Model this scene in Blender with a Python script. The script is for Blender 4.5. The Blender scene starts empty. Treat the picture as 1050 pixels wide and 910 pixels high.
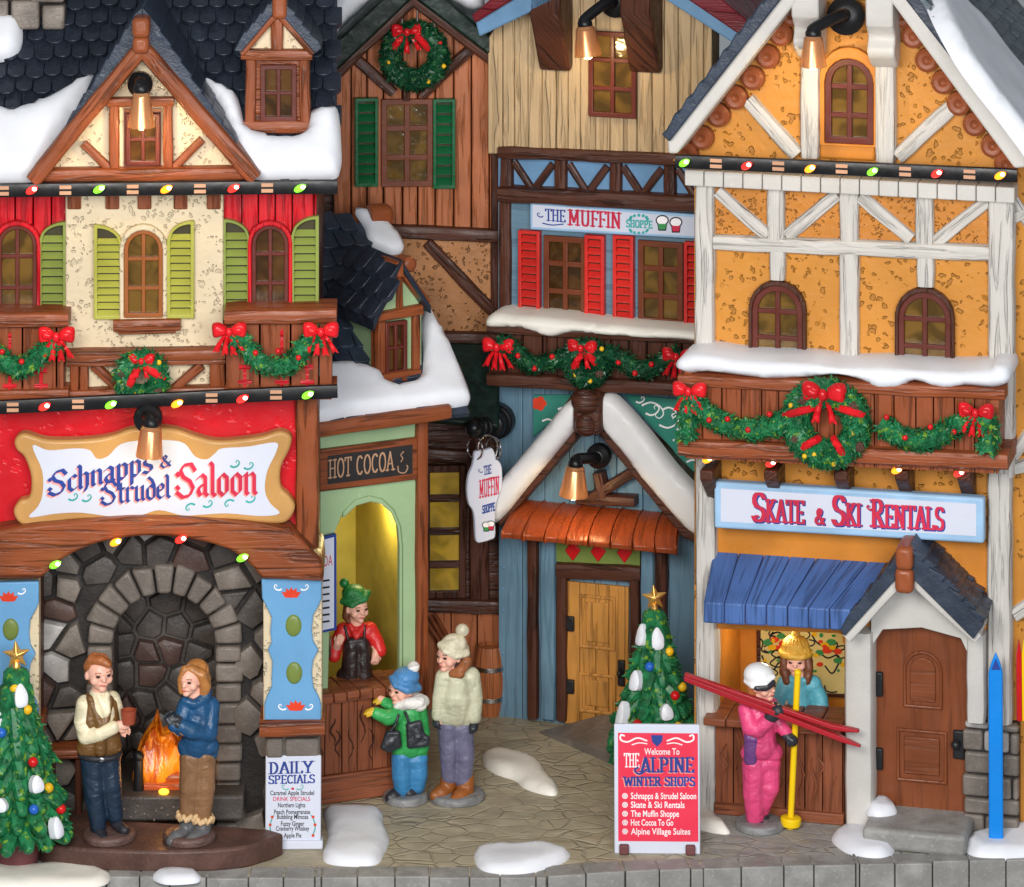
import bpy, math, random
from mathutils import Vector as V, Matrix, noise
from mathutils.geometry import delaunay_2d_cdt
R = random.Random(7)
rad = math.radians
sc = bpy.context.scene
COL = sc.collection
# ------------------------------------------------------------------ camera model (shift lens)
FL, CX, HY, CH, CD = 4000.0, 525.0, -595.0, 14.8, 40.0
CAM = V((0, -CD, CH))
def ray(px, py): return V(((px - CX) / FL, 1, -(py - HY) / FL))
def gnd(px, py, z=0.0):
    Y = FL * (CH - z) / (py - HY) - CD
    return V(((px - CX) / FL * (Y + CD), Y, z))
class Pl:
    """a plane with axes A (along), B (up) and normal N (towards the viewer)"""
    def __init__(s, O, A, B):
        s.O = V(O); s.A = V(A).normalized(); s.B = V(B).normalized(); s.N = s.A.cross(s.B)
    def hit(s, px, py, o=0.0):
        r = ray(px, py); t = (s.O + s.N * o - CAM).dot(s.N) / r.dot(s.N)
        p = CAM + r * t - s.O
        return (p.dot(s.A), p.dot(s.B))
    def at(s, a, b, o=0.0): return s.O + s.A * a + s.B * b + s.N * o
    def w(s, px, py, o=0.0): return s.at(*s.hit(px, py, o), o)
    def px(s, pts, o=0.0): return [s.hit(x, y, o) for x, y in pts]
    def off(s, o): return Pl(s.O + s.N * o, s.A, s.B)
    def sc(s, px, py, o=0.0): return (s.w(px, py, o).y + CD) / FL
    def box(s, x0, x1, y0, y1, o=0.0):
        cx, cy = (x0 + x1) / 2, (y0 + y1) / 2
        return s.hit(x0, cy, o)[0], s.hit(x1, cy, o)[0], s.hit(cx, y1, o)[1], s.hit(cx, y0, o)[1]
def facade(px, py, deg, z=0.0):
    return Pl(gnd(px, py, z), (math.cos(rad(deg)), math.sin(rad(deg)), 0), (0, 0, 1))
def slope(pl, px, py, o, pitch, side=0):
    """roof plane rising backwards from the line through (px,py) at offset o of a facade"""
    b = -pl.N * math.cos(rad(pitch)) + V((0, 0, 1)) * math.sin(rad(pitch))
    return Pl(pl.w(px, py, o), pl.A, b)
GR = Pl((0, 0, 0), (1, 0, 0), (0, 1, 0))
# ------------------------------------------------------------------ mesh builder
class MB:
    def __init__(s): s.v = []; s.f = []; s.uv = []
    def add(s, vs, fs, uvs=None):
        k = len(s.v); s.v += [V(p) for p in vs]; s.f += [[i + k for i in f] for f in fs]
        s.uv += uvs if uvs else [(p[0] + p[1] * .6, p[2] + p[1] * .4) for p in vs]
    def prism(s, pl, pts, o0, o1, g=0, ph=None):
        n = len(pts); c, q = math.cos(rad(g)), math.sin(rad(g))
        if ph is None: ph = R.random() * 9
        def uv(a, b, o): return (a * c + b * q + ph + o * .7, -a * q + b * c + ph * 1.7 + o * .7)
        ar = sum(pts[i][0] * pts[(i + 1) % n][1] - pts[(i + 1) % n][0] * pts[i][1] for i in range(n))
        if ar < 0: pts = pts[::-1]
        vs = [pl.at(a, b, o1) for a, b in pts] + [pl.at(a, b, o0) for a, b in pts]
        us = [uv(a, b, o1) for a, b in pts] + [uv(a, b, o0) for a, b in pts]
        s.add(vs, [list(range(n)), list(range(2 * n - 1, n - 1, -1))] + [[i, i + n, (i + 1) % n + n, (i + 1) % n] for i in range(n)], us)
    def pp(s, pl, pts, o0, o1, g=0): s.prism(pl, pl.px(pts, o1), o0, o1, g)
    def rect(s, pl, x0, x1, y0, y1, o0, o1, g=0):
        a0, a1, b0, b1 = pl.box(x0, x1, y0, y1, o1); s.prism(pl, [(a0, b0), (a1, b0), (a1, b1), (a0, b1)], o0, o1, g)
    def ab(s, pl, a0, a1, b0, b1, o0, o1, g=0): s.prism(pl, [(a0, b0), (a1, b0), (a1, b1), (a0, b1)], o0, o1, g)
    def ring(s, pl, outer, inner, o0, o1):
        n = len(outer); vs = []; us = []
        for P, o in ((outer, o1), (inner, o1), (inner, o0), (outer, o0)):
            vs += [pl.at(a, b, o) for a, b in P]; us += [(b + o, a + o) for a, b in P]
        fs = []
        for i in range(n):
            j = (i + 1) % n
            for k in range(4):
                l = (k + 1) % 4; fs.append([k * n + i, l * n + i, l * n + j, k * n + j][::-1])
        s.add(vs, fs, us)
    def beam(s, pl, p0, p1, w, o0, o1, wob=.008):
        p0, p1 = V(p0), V(p1); d = p1 - p0; L = d.length; d = d / L; q = V((-d.y, d.x))
        n = max(2, int(L / .14)); sd = R.random() * 99; r = min(w, abs(o1 - o0)) * .22
        vs = []; us = []; fs = []
        hw = w / 2
        sec = [(-hw, o0), (-hw, o1 - r), (-hw + r * .35, o1 - r * .3), (-hw + r, o1), (hw - r, o1), (hw - r * .35, o1 - r * .3), (hw, o1 - r), (hw, o0)]
        m = len(sec)
        for i in range(n + 1):
            t = i / n; e = 1 - .06 * (i in (0, n))
            k = noise.noise((sd, t * L * 2.2, 0)) * wob; k2 = noise.noise((sd, t * L * 3, 5)) * wob
            for j, (x, o) in enumerate(sec):
                p = p0 + d * (t * L) + q * ((x * e) + k + (k2 if x > 0 else -k2))
                vs.append(pl.at(p.x, p.y, o + (k2 * .8 if o != o0 else 0)))
                us.append((t * L + sd, x + (o - o1) + sd * .37))
        for i in range(n):
            for j in range(m):
                a, b = i * m + j, i * m + (j + 1) % m
                fs.append([a, a + m, b + m, b][::-1])
        fs.append(list(range(m))[::-1][::-1]); fs.append(list(range(n * m, n * m + m))[::-1])
        s.add(vs, fs, us)
    def bb(s, pl, a, b, wpx, o0, o1, wob=.008):
        s.beam(pl, pl.hit(*a, o1), pl.hit(*b, o1), wpx * pl.sc(*a, o1), o0, o1, wob)
    def tube(s, pts, r, n=8, close=False):
        pts = [V(p) for p in pts]; m = len(pts); rs = r if isinstance(r, (list, tuple)) else [r] * m
        up = V((.13, .3, .95)); vs = []; fs = []; us = []
        L = 0
        for i, p in enumerate(pts):
            if close: t = pts[(i + 1) % m] - pts[i - 1]
            else: t = pts[min(i + 1, m - 1)] - pts[max(i - 1, 0)]
            t.normalize(); x = t.cross(up)
            if x.length < .1: x = t.cross(V((1, 0, 0)))
            x.normalize(); y = x.cross(t)
            if i: L += (p - pts[i - 1]).length
            for k in range(n):
                an = 2 * math.pi * k / n
                vs.append(p + (x * math.cos(an) + y * math.sin(an)) * rs[i]); us.append((L, k / n * rs[i] * 6))
        for i in range(m if close else m - 1):
            for k in range(n):
                a, b = i * n + k, i * n + (k + 1) % n; c, d = ((i + 1) % m) * n + k, ((i + 1) % m) * n + (k + 1) % n
                fs.append([a, c, d, b])
        if not close: fs += [list(range(n)), list(range((m - 1) * n, m * n))[::-1]]
        s.add(vs, fs, us)
    def lathe(s, base, prof, axis=(0, 0, 1), n=24, cap=True):
        ax = V(axis).normalized(); x = ax.cross(V((.2, 1, .1))).normalized(); y = ax.cross(x)
        vs = []; fs = []; us = []
        for h, r in prof:
            for k in range(n):
                an = 2 * math.pi * k / n; vs.append(V(base) + ax * h + (x * math.cos(an) + y * math.sin(an)) * r); us.append((h, an * .3))
        for i in range(len(prof) - 1):
            for k in range(n):
                a, b = i * n + k, i * n + (k + 1) % n; fs.append([a, b, b + n, a + n])
        if cap: fs += [list(range(n))[::-1], list(range((len(prof) - 1) * n, len(prof) * n))]
        s.add(vs, fs, us)
    def ell(s, c, r, rot=None, n=14, m=9):
        r = (r, r, r) if not isinstance(r, (list, tuple)) else r
        vs = []; fs = []; us = []; M = rot if rot else Matrix.Identity(3)
        for i in range(m + 1):
            th = math.pi * (i + (.02 if i == 0 else 0) - (.02 if i == m else 0)) / m
            for k in range(n):
                ph = 2 * math.pi * k / n
                vs.append(V(c) + M @ V((r[0] * math.sin(th) * math.cos(ph), r[1] * math.sin(th) * math.sin(ph), r[2] * math.cos(th))))
                us.append((ph * r[0], th * r[2]))
        for i in range(m):
            for k in range(n):
                a, b = i * n + k, i * n + (k + 1) % n; fs.append([a, a + n, b + n, b])
        fs += [list(range(n)), list(range(m * n, m * n + n))[::-1]]
        s.add(vs, fs, us)
    def cap(s, p0, p1, r0, r1, n=12):
        p0, p1 = V(p0), V(p1); L = (p1 - p0).length
        if L < 1e-5: return s.ell(p0, r0)
        pr = [(-r0 * math.cos(t), r0 * math.sin(t)) for t in (.12, .5, .95, 1.4)] + [(L + r1 * math.sin(t), r1 * math.cos(t)) for t in (.15, .6, 1.05, 1.45)]
        s.lathe(p0, pr, p1 - p0, n)
    def islands(s):
        par = list(range(len(s.v)))
        def fd(i):
            while par[i] != i: par[i] = par[par[i]]; i = par[i]
            return i
        for f in s.f:
            a = fd(f[0])
            for i in f[1:]: par[fd(i)] = a
        gr = {}
        for f in s.f: gr.setdefault(fd(f[0]), []).append(f)
        for fs in gr.values():
            ids = sorted({i for f in fs for i in f}); mp = {k: j for j, k in enumerate(ids)}; q = MB()
            q.v = [s.v[i] for i in ids]; q.uv = [s.uv[i] for i in ids]; q.f = [[mp[i] for i in f] for f in fs]; yield q
    def each(s, name, mat, parent=None, **kw): return [q.build(name, mat, parent, **kw) for q in s.islands()]
    def build(s, name, mat, parent=None, bev=0, smooth=True, sharp=38, mods=None, seg=2):
        me = bpy.data.meshes.new(name)
        org = WORLD.get(parent.name, V((0, 0, 0))) if parent else V((0, 0, 0))
        if not parent and s.v:
            org = sum(s.v, V((0, 0, 0))) / len(s.v); org.z = min(p.z for p in s.v)
        me.from_pydata([p - org for p in s.v], [], s.f)
        uvl = me.uv_layers.new(name='UVMap')
        li = [0] * len(me.loops); me.loops.foreach_get('vertex_index', li)
        flat = [0.0] * (2 * len(li))
        for i, k in enumerate(li): flat[2 * i], flat[2 * i + 1] = s.uv[k]
        uvl.data.foreach_set('uv', flat)
        me.materials.append(mat)
        if smooth:
            me.polygons.foreach_set('use_smooth', [True] * len(me.polygons))
            if sharp: me.set_sharp_from_angle(angle=rad(sharp))
        me.validate(); me.update()
        o = bpy.data.objects.new(name, me); COL.objects.link(o)
        if parent: o.parent = parent; WORLD[o.name] = org
        else: o.location = org; WORLD[o.name] = org
        if bev:
            b = o.modifiers.new('bevel', 'BEVEL'); b.width = bev; b.segments = seg; b.limit_method = 'ANGLE'; b.angle_limit = rad(40); b.harden_normals = False
        if mods:
            for k, kw in mods:
                md = o.modifiers.new(k.lower(), k)
                for a, b in kw.items(): setattr(md, a, b)
        return o
WORLD = {}
def thing(name, label, cat, loc, group=None):
    o = bpy.data.objects.new(name, None); COL.objects.link(o); o.location = loc; o.empty_display_size = .2
    o['label'] = label; o['category'] = cat
    if group: o['group'] = group
    WORLD[o.name] = V(loc); return o
def tag(o, label, cat, group=None):
    o['label'] = label; o['category'] = cat
    if group: o['group'] = group
    return o
def struct(o, k='structure'): o['kind'] = k; return o
# ------------------------------------------------------------------ 2D helpers
def smooth_loop(pts, n=5):
    out = []; m = len(pts)
    for i in range(m):
        p0, p1, p2, p3 = (V(pts[(i + k) % m]) for k in (-1, 0, 1, 2))
        for j in range(n):
            t = j / n
            q = .5 * ((2 * p1) + (p2 - p0) * t + (2 * p0 - 5 * p1 + 4 * p2 - p3) * t * t + (3 * p1 - p0 - 3 * p2 + p3) * t ** 3)
            out.append((q.x, q.y))
    return out
def smooth_path(pts, n=6):
    pts = [V(p) for p in pts]; e = [pts[0] * 2 - pts[1]] + pts + [pts[-1] * 2 - pts[-2]]; out = []
    for i in range(1, len(e) - 2):
        p0, p1, p2, p3 = e[i - 1:i + 3]
        for j in range(n):
            t = j / n
            out.append(.5 * ((2 * p1) + (p2 - p0) * t + (2 * p0 - 5 * p1 + 4 * p2 - p3) * t * t + (3 * p1 - p0 - 3 * p2 + p3) * t ** 3))
    return out + [pts[-1]]
def inside(p, poly):
    r = False; n = len(poly); x, y = p
    for i in range(n):
        (x1, y1), (x2, y2) = poly[i], poly[i - 1]
        if (y1 > y) != (y2 > y) and x < (x2 - x1) * (y - y1) / (y2 - y1) + x1: r = not r
    return r
def dist_poly(p, poly):
    d = 9e9; x, y = p
    for i in range(len(poly)):
        (x1, y1), (x2, y2) = poly[i - 1], poly[i]; dx, dy = x2 - x1, y2 - y1; L = dx * dx + dy * dy
        t = 0 if L == 0 else max(0, min(1, ((x - x1) * dx + (y - y1) * dy) / L))
        d = min(d, (x - x1 - t * dx) ** 2 + (y - y1 - t * dy) ** 2)
    return math.sqrt(d)
def pillow(mb, pl, poly, T, r, s, o=0.0, jit=.12, skirt=.0):
    """rounded mound over an outline on a plane: thickness T reached r inside the edge"""
    ar = sum(poly[i][0] * poly[(i + 1) % len(poly)][1] - poly[(i + 1) % len(poly)][0] * poly[i][1] for i in range(len(poly)))
    if ar < 0: poly = poly[::-1]
    n = len(poly); xs = [p[0] for p in poly]; ys = [p[1] for p in poly]; pts = [V(p) for p in poly]
    sd = R.random() * 50
    # rim rings for a clean rounded edge
    x = min(xs)
    while x < max(xs):
        y = min(ys)
        while y < max(ys):
            p = (x + (R.random() - .5) * s * .4, y + (R.random() - .5) * s * .4)
            if inside(p, poly) and dist_poly(p, poly) > s * .45: pts.append(V(p))
            y += s
        x += s
    vo, _, fo, _, _, _ = delaunay_2d_cdt(pts, [(i, (i + 1) % n) for i in range(n)], [], 1, 1e-6)
    vs = []
    for p in vo:
        d = min(dist_poly((p.x, p.y), poly) / r, 1)
        h = T * (.25 + .75 * math.sqrt(max(0, 1 - (1 - d) ** 2))) if d > 1e-4 else T * .12
        h *= 1 + jit * 2 * noise.noise((p.x * 2.2, p.y * 2.2, sd)) * min(1, d * 1.4)
        vs.append(pl.at(p.x, p.y, o + h))
    k = len(vs); fs = [list(f) for f in fo]
    edge = {}
    for f in fs:
        for i in range(3):
            a, b = f[i], f[(i + 1) % 3]; edge[(a, b)] = 1
    bo = [(a, b) for a, b in edge if (b, a) not in edge]
    mp = {}
    for a, b in bo:
        for q in (a, b):
            if q not in mp: mp[q] = len(vs); p = vo[q]; vs.append(pl.at(p.x, p.y, o - skirt))
        fs.append([a, mp[a], mp[b], b])
    mb.add(vs, fs, [(v.x + v.y, v.z + v.y) for v in vs])
def arch(a0, a1, b0, b1, n=10, rise=None):
    w = (a1 - a0) / 2; h = rise if rise is not None else w; c = (a0 + a1) / 2
    return [(a0, b0), (a1, b0)] + [(c + w * math.cos(math.pi * i / n), b1 - h + h * math.sin(math.pi * i / n)) for i in range(n + 1)]
def rnd(a, b): return a + (b - a) * R.random()
# ------------------------------------------------------------------ materials
def C(r, g, b):
    f = lambda c: (c / 255 / 12.92) if c <= 10 else ((c / 255 + .055) / 1.055) ** 2.4
    return (f(r), f(g), f(b), 1)
def M(name, col, rough=.45, kind='plain', sx=1.0, bump=.3, vary=.14, dark=.45, metal=0.0, emis=None, es=0.0, trans=0.0, coat=0.0, hi=None):
    m = bpy.data.materials.new(name); m.use_nodes = True; nt = m.node_tree; N = nt.nodes; L = nt.links
    b = N['Principled BSDF']; b.inputs['Roughness'].default_value = rough; b.inputs['Metallic'].default_value = metal
    if kind in ('wood', 'stone', 'stucco', 'paving', 'plain', 'leaf') and not metal: b.inputs['Specular IOR Level'].default_value = .3
    b.inputs['Coat Weight'].default_value = coat; b.inputs['Coat Roughness'].default_value = .25
    if emis: b.inputs['Emission Color'].default_value = emis; b.inputs['Emission Strength'].default_value = es
    if trans: b.inputs['Transmission Weight'].default_value = trans
    def nd(t, **k):
        n = N.new(t)
        for a, v in k.items():
            if a in n.inputs: n.inputs[a].default_value = v
            else: setattr(n, a, v)
        return n
    tc = nd('ShaderNodeTexCoord')
    def noise_(vec, scale, det=3, dist=0):
        n = nd('ShaderNodeTexNoise'); n.inputs['Scale'].default_value = scale; n.inputs['Detail'].default_value = det; n.inputs['Distortion'].default_value = dist
        L.new(vec, n.inputs['Vector']); return n.outputs['Fac']
    def mapr(x, a, c, lo=0.0, hi_=1.0):
        n = nd('ShaderNodeMapRange', interpolation_type='SMOOTHSTEP'); L.new(x, n.inputs[0])
        n.inputs[1].default_value = a; n.inputs[2].default_value = c; n.inputs[3].default_value = lo; n.inputs[4].default_value = hi_; return n.outputs[0]
    def math_(op, x, y):
        n = nd('ShaderNodeMath', operation=op)
        for i, q in enumerate((x, y)):
            if isinstance(q, (int, float)): n.inputs[i].default_value = q
            else: L.new(q, n.inputs[i])
        return n.outputs[0]
    def mix(f, c1, c2):
        n = nd('ShaderNodeMix', data_type='RGBA')
        if isinstance(f, (int, float)): n.inputs[0].default_value = f
        else: L.new(f, n.inputs[0])
        for i, q in ((6, c1), (7, c2)):
            if isinstance(q, tuple): n.inputs[i].default_value = q
            else: L.new(q, n.inputs[i])
        return n.outputs[2]
    mul = lambda c, k: (min(1, c[0] * k), min(1, c[1] * k), min(1, c[2] * k), 1)
    OBJ = tc.outputs['Object']; UV = tc.outputs['UV']
    big = noise_(OBJ, 1.7, 2)
    base = mix(mapr(big, .3, .7), mul(col, 1 - vary), mul(col, 1 + vary))
    height = None
    if kind == 'wood':
        mp = nd('ShaderNodeMapping'); L.new(UV, mp.inputs[0]); mp.inputs['Scale'].default_value = (1.1 * sx, 15 * sx, 1)
        g = noise_(mp.outputs[0], 1.0, 3, .7)
        mp2 = nd('ShaderNodeMapping'); L.new(UV, mp2.inputs[0]); mp2.inputs['Scale'].default_value = (2 * sx, 40 * sx, 1)
        g2 = noise_(mp2.outputs[0], 1.0, 2, .3)
        gr = mapr(g, .34, .5); base = mix(gr, mul(col, dark), base)
        base = mix(mapr(g2, .55, .75, 0, .3), base, mul(col, 1.45))
        height = math_('ADD', math_('MULTIPLY', gr, .8), math_('MULTIPLY', g2, .5)); dist = .022
    elif kind == 'stucco':
        f = noise_(OBJ, 7 * sx, 3); v = nd('ShaderNodeTexVoronoi'); v.inputs['Scale'].default_value = 11 * sx; wn = nd('ShaderNodeTexNoise'); wn.inputs['Scale'].default_value = 9 * sx; wn.inputs['Detail'].default_value = 2; L.new(OBJ, wn.inputs['Vector']); vm = nd('ShaderNodeMix', data_type='RGBA'); vm.inputs[0].default_value = .13; L.new(OBJ, vm.inputs[6]); L.new(wn.outputs['Color'], vm.inputs[7]); L.new(vm.outputs[2], v.inputs['Vector'])
        msk = mapr(noise_(OBJ, 3.2 * sx, 2), .42, .5); pit = math_('MULTIPLY', mapr(math_('ADD', v.outputs['Distance'], math_('MULTIPLY', noise_(OBJ, 5 * sx, 2), .35)), .53, .39), msk)
        base = mix(math_('MULTIPLY', pit, .75), base, mul(col, dark)); height = math_('SUBTRACT', math_('MULTIPLY', f, .5), math_('MULTIPLY', pit, 1.2)); dist = .025
    elif kind == 'pane':
        f = noise_(OBJ, 3.2, 2, .6); base = mix(mapr(f, .38, .62), mul(col, .4), col); height = noise_(OBJ, 9, 2); dist = .03
    elif kind == 'cloth':
        mp = nd('ShaderNodeMapping'); L.new(OBJ, mp.inputs[0]); mp.inputs['Scale'].default_value = (4.2 * sx, 4.2 * sx, 6 * sx)
        mp.inputs['Rotation'].default_value = (.5, .4, 0); f = noise_(mp.outputs[0], 1, 2, .8); f2 = noise_(OBJ, 45, 2)
        base = mix(mapr(f, .32, .5), mul(col, .8), base); base = mix(mapr(f, .6, .78, 0, .25), base, mul(col, 1.25)); height = math_('ADD', f, math_('MULTIPLY', f2, .12)); dist = .07
    elif kind == 'swirl':
        w = nd('ShaderNodeTexWave', wave_type='RINGS'); w.inputs['Scale'].default_value = 2.2 * sx; w.inputs['Distortion'].default_value = 14; w.inputs['Detail'].default_value = 1.5
        L.new(OBJ, w.inputs['Vector']); gr = mapr(w.outputs['Fac'], .12, .4); base = mix(gr, mul(col, dark), base); height = gr; dist = .02
    elif kind == 'stone':
        f = noise_(OBJ, 4 * sx, 5); f2 = noise_(OBJ, 30 * sx, 3)
        base = mix(mapr(f, .35, .7), mul(col, .72), base); base = mix(mapr(f2, .55, .8, 0, .5), base, mul(col, 1.5))
        height = math_('ADD', f, math_('MULTIPLY', f2, .25)); dist = .05
    elif kind == 'paving':
        mp = nd('ShaderNodeMapping'); L.new(OBJ, mp.inputs[0]); mp.inputs['Scale'].default_value = (1, 1.5, 1)
        wn = nd('ShaderNodeTexNoise'); wn.inputs['Scale'].default_value = 1.6; L.new(mp.outputs[0], wn.inputs['Vector'])
        vm = nd('ShaderNodeMix', data_type='RGBA'); vm.inputs[0].default_value = .16; L.new(mp.outputs[0], vm.inputs[6]); L.new(wn.outputs['Color'], vm.inputs[7])
        v = nd('ShaderNodeTexVoronoi', feature='DISTANCE_TO_EDGE'); v.inputs['Scale'].default_value = 3.8 * sx; L.new(vm.outputs[2], v.inputs['Vector'])
        v2 = nd('ShaderNodeTexVoronoi'); v2.inputs['Scale'].default_value = 3.8 * sx; L.new(vm.outputs[2], v2.inputs['Vector'])
        cr = mapr(v.outputs['Distance'], .0, .07); f = noise_(OBJ, 5, 4); brk = mapr(noise_(OBJ, 1.3, 2), .4, .55, .25, 1)
        sx_ = nd('ShaderNodeSeparateXYZ'); L.new(OBJ, sx_.inputs[0])
        warm = math_('ADD', math_('MULTIPLY', mapr(sx_.outputs[0], 2.2, 1.0), mapr(sx_.outputs[0], -3.6, -2.2)), math_('MULTIPLY', f, .3))
        base = mix(mapr(warm, .2, .9), C(150, 149, 147), C(166, 155, 130))
        base = mix(mapr(v2.outputs['Color'], .2, .9, 0, .3), base, C(134, 128, 114))
        base = mix(mapr(f, .4, .75, 0, .6), base, C(184, 174, 150))
        base = mix(math_('MULTIPLY', math_('SUBTRACT', 1.0, cr), math_('MULTIPLY', brk, .16)), base, C(104, 96, 80))
        height = math_('ADD', math_('MULTIPLY', math_('MULTIPLY', cr, brk), .8), math_('MULTIPLY', f, .6)); dist = .035
    elif kind == 'leaf':
        f = noise_(OBJ, 9 * sx, 3); base = mix(mapr(f, .35, .65), mul(col, .55), mul(col, 1.15))
        if hi: base = mix(mapr(noise_(OBJ, 14, 2), .58, .68, 0, .8), base, hi)
        height = f; dist = .02
    elif kind == 'flame':
        mp = nd('ShaderNodeMapping'); L.new(OBJ, mp.inputs[0]); mp.inputs['Scale'].default_value = (7, 7, 1.8)
        f = noise_(mp.outputs[0], 1, 3, 1); base = mix(mapr(f, .35, .65), C(150, 58, 6), C(232, 140, 30)); height = f; dist = .08
        L.new(base, b.inputs['Emission Color']); b.inputs['Emission Strength'].default_value = es
    elif kind == 'snow':
        f = noise_(OBJ, 3, 4); base = mix(mapr(f, .3, .7), mul(col, .96), col); height = f; dist = .03
    else:
        f = noise_(OBJ, 10 * sx, 3); height = f; dist = .02
        base = mix(mapr(noise_(OBJ, 22 * sx, 4), .58, .8, 0, .22), base, mul(col, 1.6) if sum(col[:3]) < 1.8 else mul(col, .8))
    L.new(base, b.inputs['Base Color'])
    if kind not in ('flame',):
        rr = mapr(noise_(OBJ, 6, 3), .3, .7, rough * .8, min(1, rough * 1.25)); L.new(rr, b.inputs['Roughness'])
    if bump:
        bn = nd('ShaderNodeBump'); bn.inputs['Strength'].default_value = bump; bn.inputs['Distance'].default_value = dist
        L.new(height, bn.inputs['Height']); L.new(bn.outputs[0], b.inputs['Normal'])
    return m
m = {}
def reg(k, *a, **kw): m[k] = M(k, *a, **kw)
reg('timber', C(134, 69, 36), .4, 'wood', bump=.6, dark=.4)
reg('timber_dark', C(78, 44, 31), .42, 'wood', bump=.6)
reg('brown', C(140, 74, 42), .36, 'plain', bump=.35, vary=.16)
reg('plank_brown', C(140, 72, 40), .42, 'wood', bump=.55, dark=.5)
reg('house_brown', C(176, 104, 66), .42, 'wood', sx=1.0, bump=.8, dark=.62)
reg('tan', C(188, 160, 122), .5, 'wood', sx=.8, bump=1.0, dark=.78, vary=.06)
reg('red_plank', C(196, 20, 32), .35, 'wood', bump=.5, dark=.6)
reg('red_wall', C(200, 22, 34), .35, 'stucco', bump=.25, vary=.08, dark=1.2)
reg('cream', C(212, 194, 162), .5, 'stucco', sx=1.5, bump=.8, vary=.05, dark=.78)
reg('stucco_tan', C(172, 118, 74), .5, 'stucco', sx=1.6, bump=1.0, dark=.5)
reg('orange', C(196, 131, 52), .46, 'stucco', sx=1.15, bump=.9, vary=.06, dark=.62)
reg('orange_swirl', C(190, 122, 48), .5, 'stucco', sx=1.9, bump=1.0, vary=.08, dark=.6)
reg('orange_plain', C(198, 124, 42), .45, 'plain', bump=.2)
reg('white_timber', C(196, 191, 184), .48, 'wood', bump=1.0, dark=.87, vary=.05)
reg('porch_snow', C(222, 220, 218), .5, 'snow', bump=.4, vary=.03)
reg('white_board', C(196, 192, 186), .45, 'plain', bump=.25, vary=.06)
reg('blue_wall', C(98, 128, 146), .4, 'wood', sx=.8, bump=.35, dark=.78)
reg('blue_panel', C(104, 156, 198), .4, 'plain', bump=.1, vary=.06)
reg('blue_trim', C(104, 142, 176), .4, 'plain', bump=.2)
reg('awning', C(72, 102, 158), .36, 'wood', bump=.5, dark=.6)
reg('green_wall', C(156, 182, 138), .45, 'plain', bump=.2, vary=.07)
reg('olive', C(196, 176, 78), .5, 'plain', bump=.5, sx=.5)
reg('shutter_lime', C(170, 168, 72), .35, 'plain', bump=.2, hi=None)
reg('shutter_olive', C(130, 142, 68), .35, 'plain', bump=.2)
reg('shutter_green', C(20, 92, 52), .3, 'plain', bump=.2)
reg('shutter_red', C(204, 48, 42), .35, 'plain', bump=.2)
reg('shutter_back', C(58, 52, 26), .5, 'plain', bump=.1)  # dark wash behind the slats, painting shade into the louvre gaps
reg('panel_green', C(54, 130, 114), .4, 'plain', bump=.15)
reg('sash_brown_lit', C(150, 84, 36), .4, 'plain', bump=.15)  # brown sash with the orange light on it put into the colour
reg('sash_red', C(94, 40, 30), .38, 'plain', bump=.15)
reg('sash_brown', C(112, 56, 32), .38, 'plain', bump=.15)
reg('pane', C(112, 82, 32), .12, 'pane', bump=.25, emis=C(190, 150, 40), es=.02)
reg('pane_dark', C(88, 58, 24), .12, 'pane', bump=.25)
reg('pane_lit', C(176, 140, 40), .2, 'pane', bump=.25, emis=C(220, 180, 50), es=.1, vary=.3)
reg('shingle', C(54, 63, 78), .38, 'stone', sx=1.4, bump=.35, vary=.25)
reg('shingle_dark', C(42, 48, 60), .3, 'stone', sx=1.4, bump=.35, vary=.25)
reg('shingle_grey', C(92, 104, 112), .4, 'stone', sx=1.4, bump=.35, vary=.2)
reg('roof_green', C(12, 34, 26), .5, 'leaf', bump=.6)
reg('roof_red', C(110, 30, 38), .35, 'wood', bump=.4)
reg('canopy', C(142, 64, 32), .28, 'wood', bump=.25, dark=.7)
reg('stone', C(122, 113, 105), .42, 'stone', bump=.5, vary=.3)
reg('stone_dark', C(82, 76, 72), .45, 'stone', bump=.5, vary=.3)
reg('stone_light', C(176, 172, 168), .45, 'stone', bump=.4)
reg('stone_brown', C(86, 66, 60), .45, 'stone', bump=.4)
reg('mortar', C(48, 44, 42), .6, 'stone', bump=.5)
reg('kerb', C(152, 150, 146), .5, 'stone', bump=.4, vary=.15)
reg('paving', C(140, 126, 94), .5, 'paving', bump=.6)
reg('platform', C(92, 66, 58), .45, 'stone', bump=.4)
reg('snow', C(228, 230, 236), .5, 'snow', bump=.25, vary=.02)
reg('snow_warm', C(234, 229, 218), .5, 'snow', bump=.25, vary=.02)
reg('black', C(22, 22, 24), .35, 'plain', bump=.15, vary=.1)
reg('iron', C(34, 34, 36), .4, 'plain', bump=.3, metal=.3)
reg('pad', C(196, 148, 116), .4, 'plain', bump=0)
reg('steel', C(190, 190, 192), .25, 'plain', bump=.05, metal=1)
reg('gold', C(226, 176, 96), .3, 'plain', bump=.25, metal=.75)
reg('gold_frame', C(188, 142, 84), .35, 'plain', bump=.3, vary=.12)
reg('foliage', C(32, 112, 68), .38, 'leaf', bump=.5, hi=C(120, 158, 40))
reg('needle', C(20, 94, 48), .35, 'leaf', bump=.3, hi=C(90, 150, 50))
reg('needle_dark', C(20, 74, 46), .35, 'leaf', bump=.3, hi=C(70, 120, 70))
reg('bow', C(208, 28, 36), .25, 'plain', bump=.3, vary=.2)
reg('berry', C(200, 26, 30), .25, 'plain', bump=0)
reg('cone', C(92, 62, 52), .5, 'plain', bump=.5)
reg('orn_yellow', C(226, 178, 34), .2, 'plain', bump=0); reg('orn_blue', C(40, 100, 190), .2, 'plain', bump=0)
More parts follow.
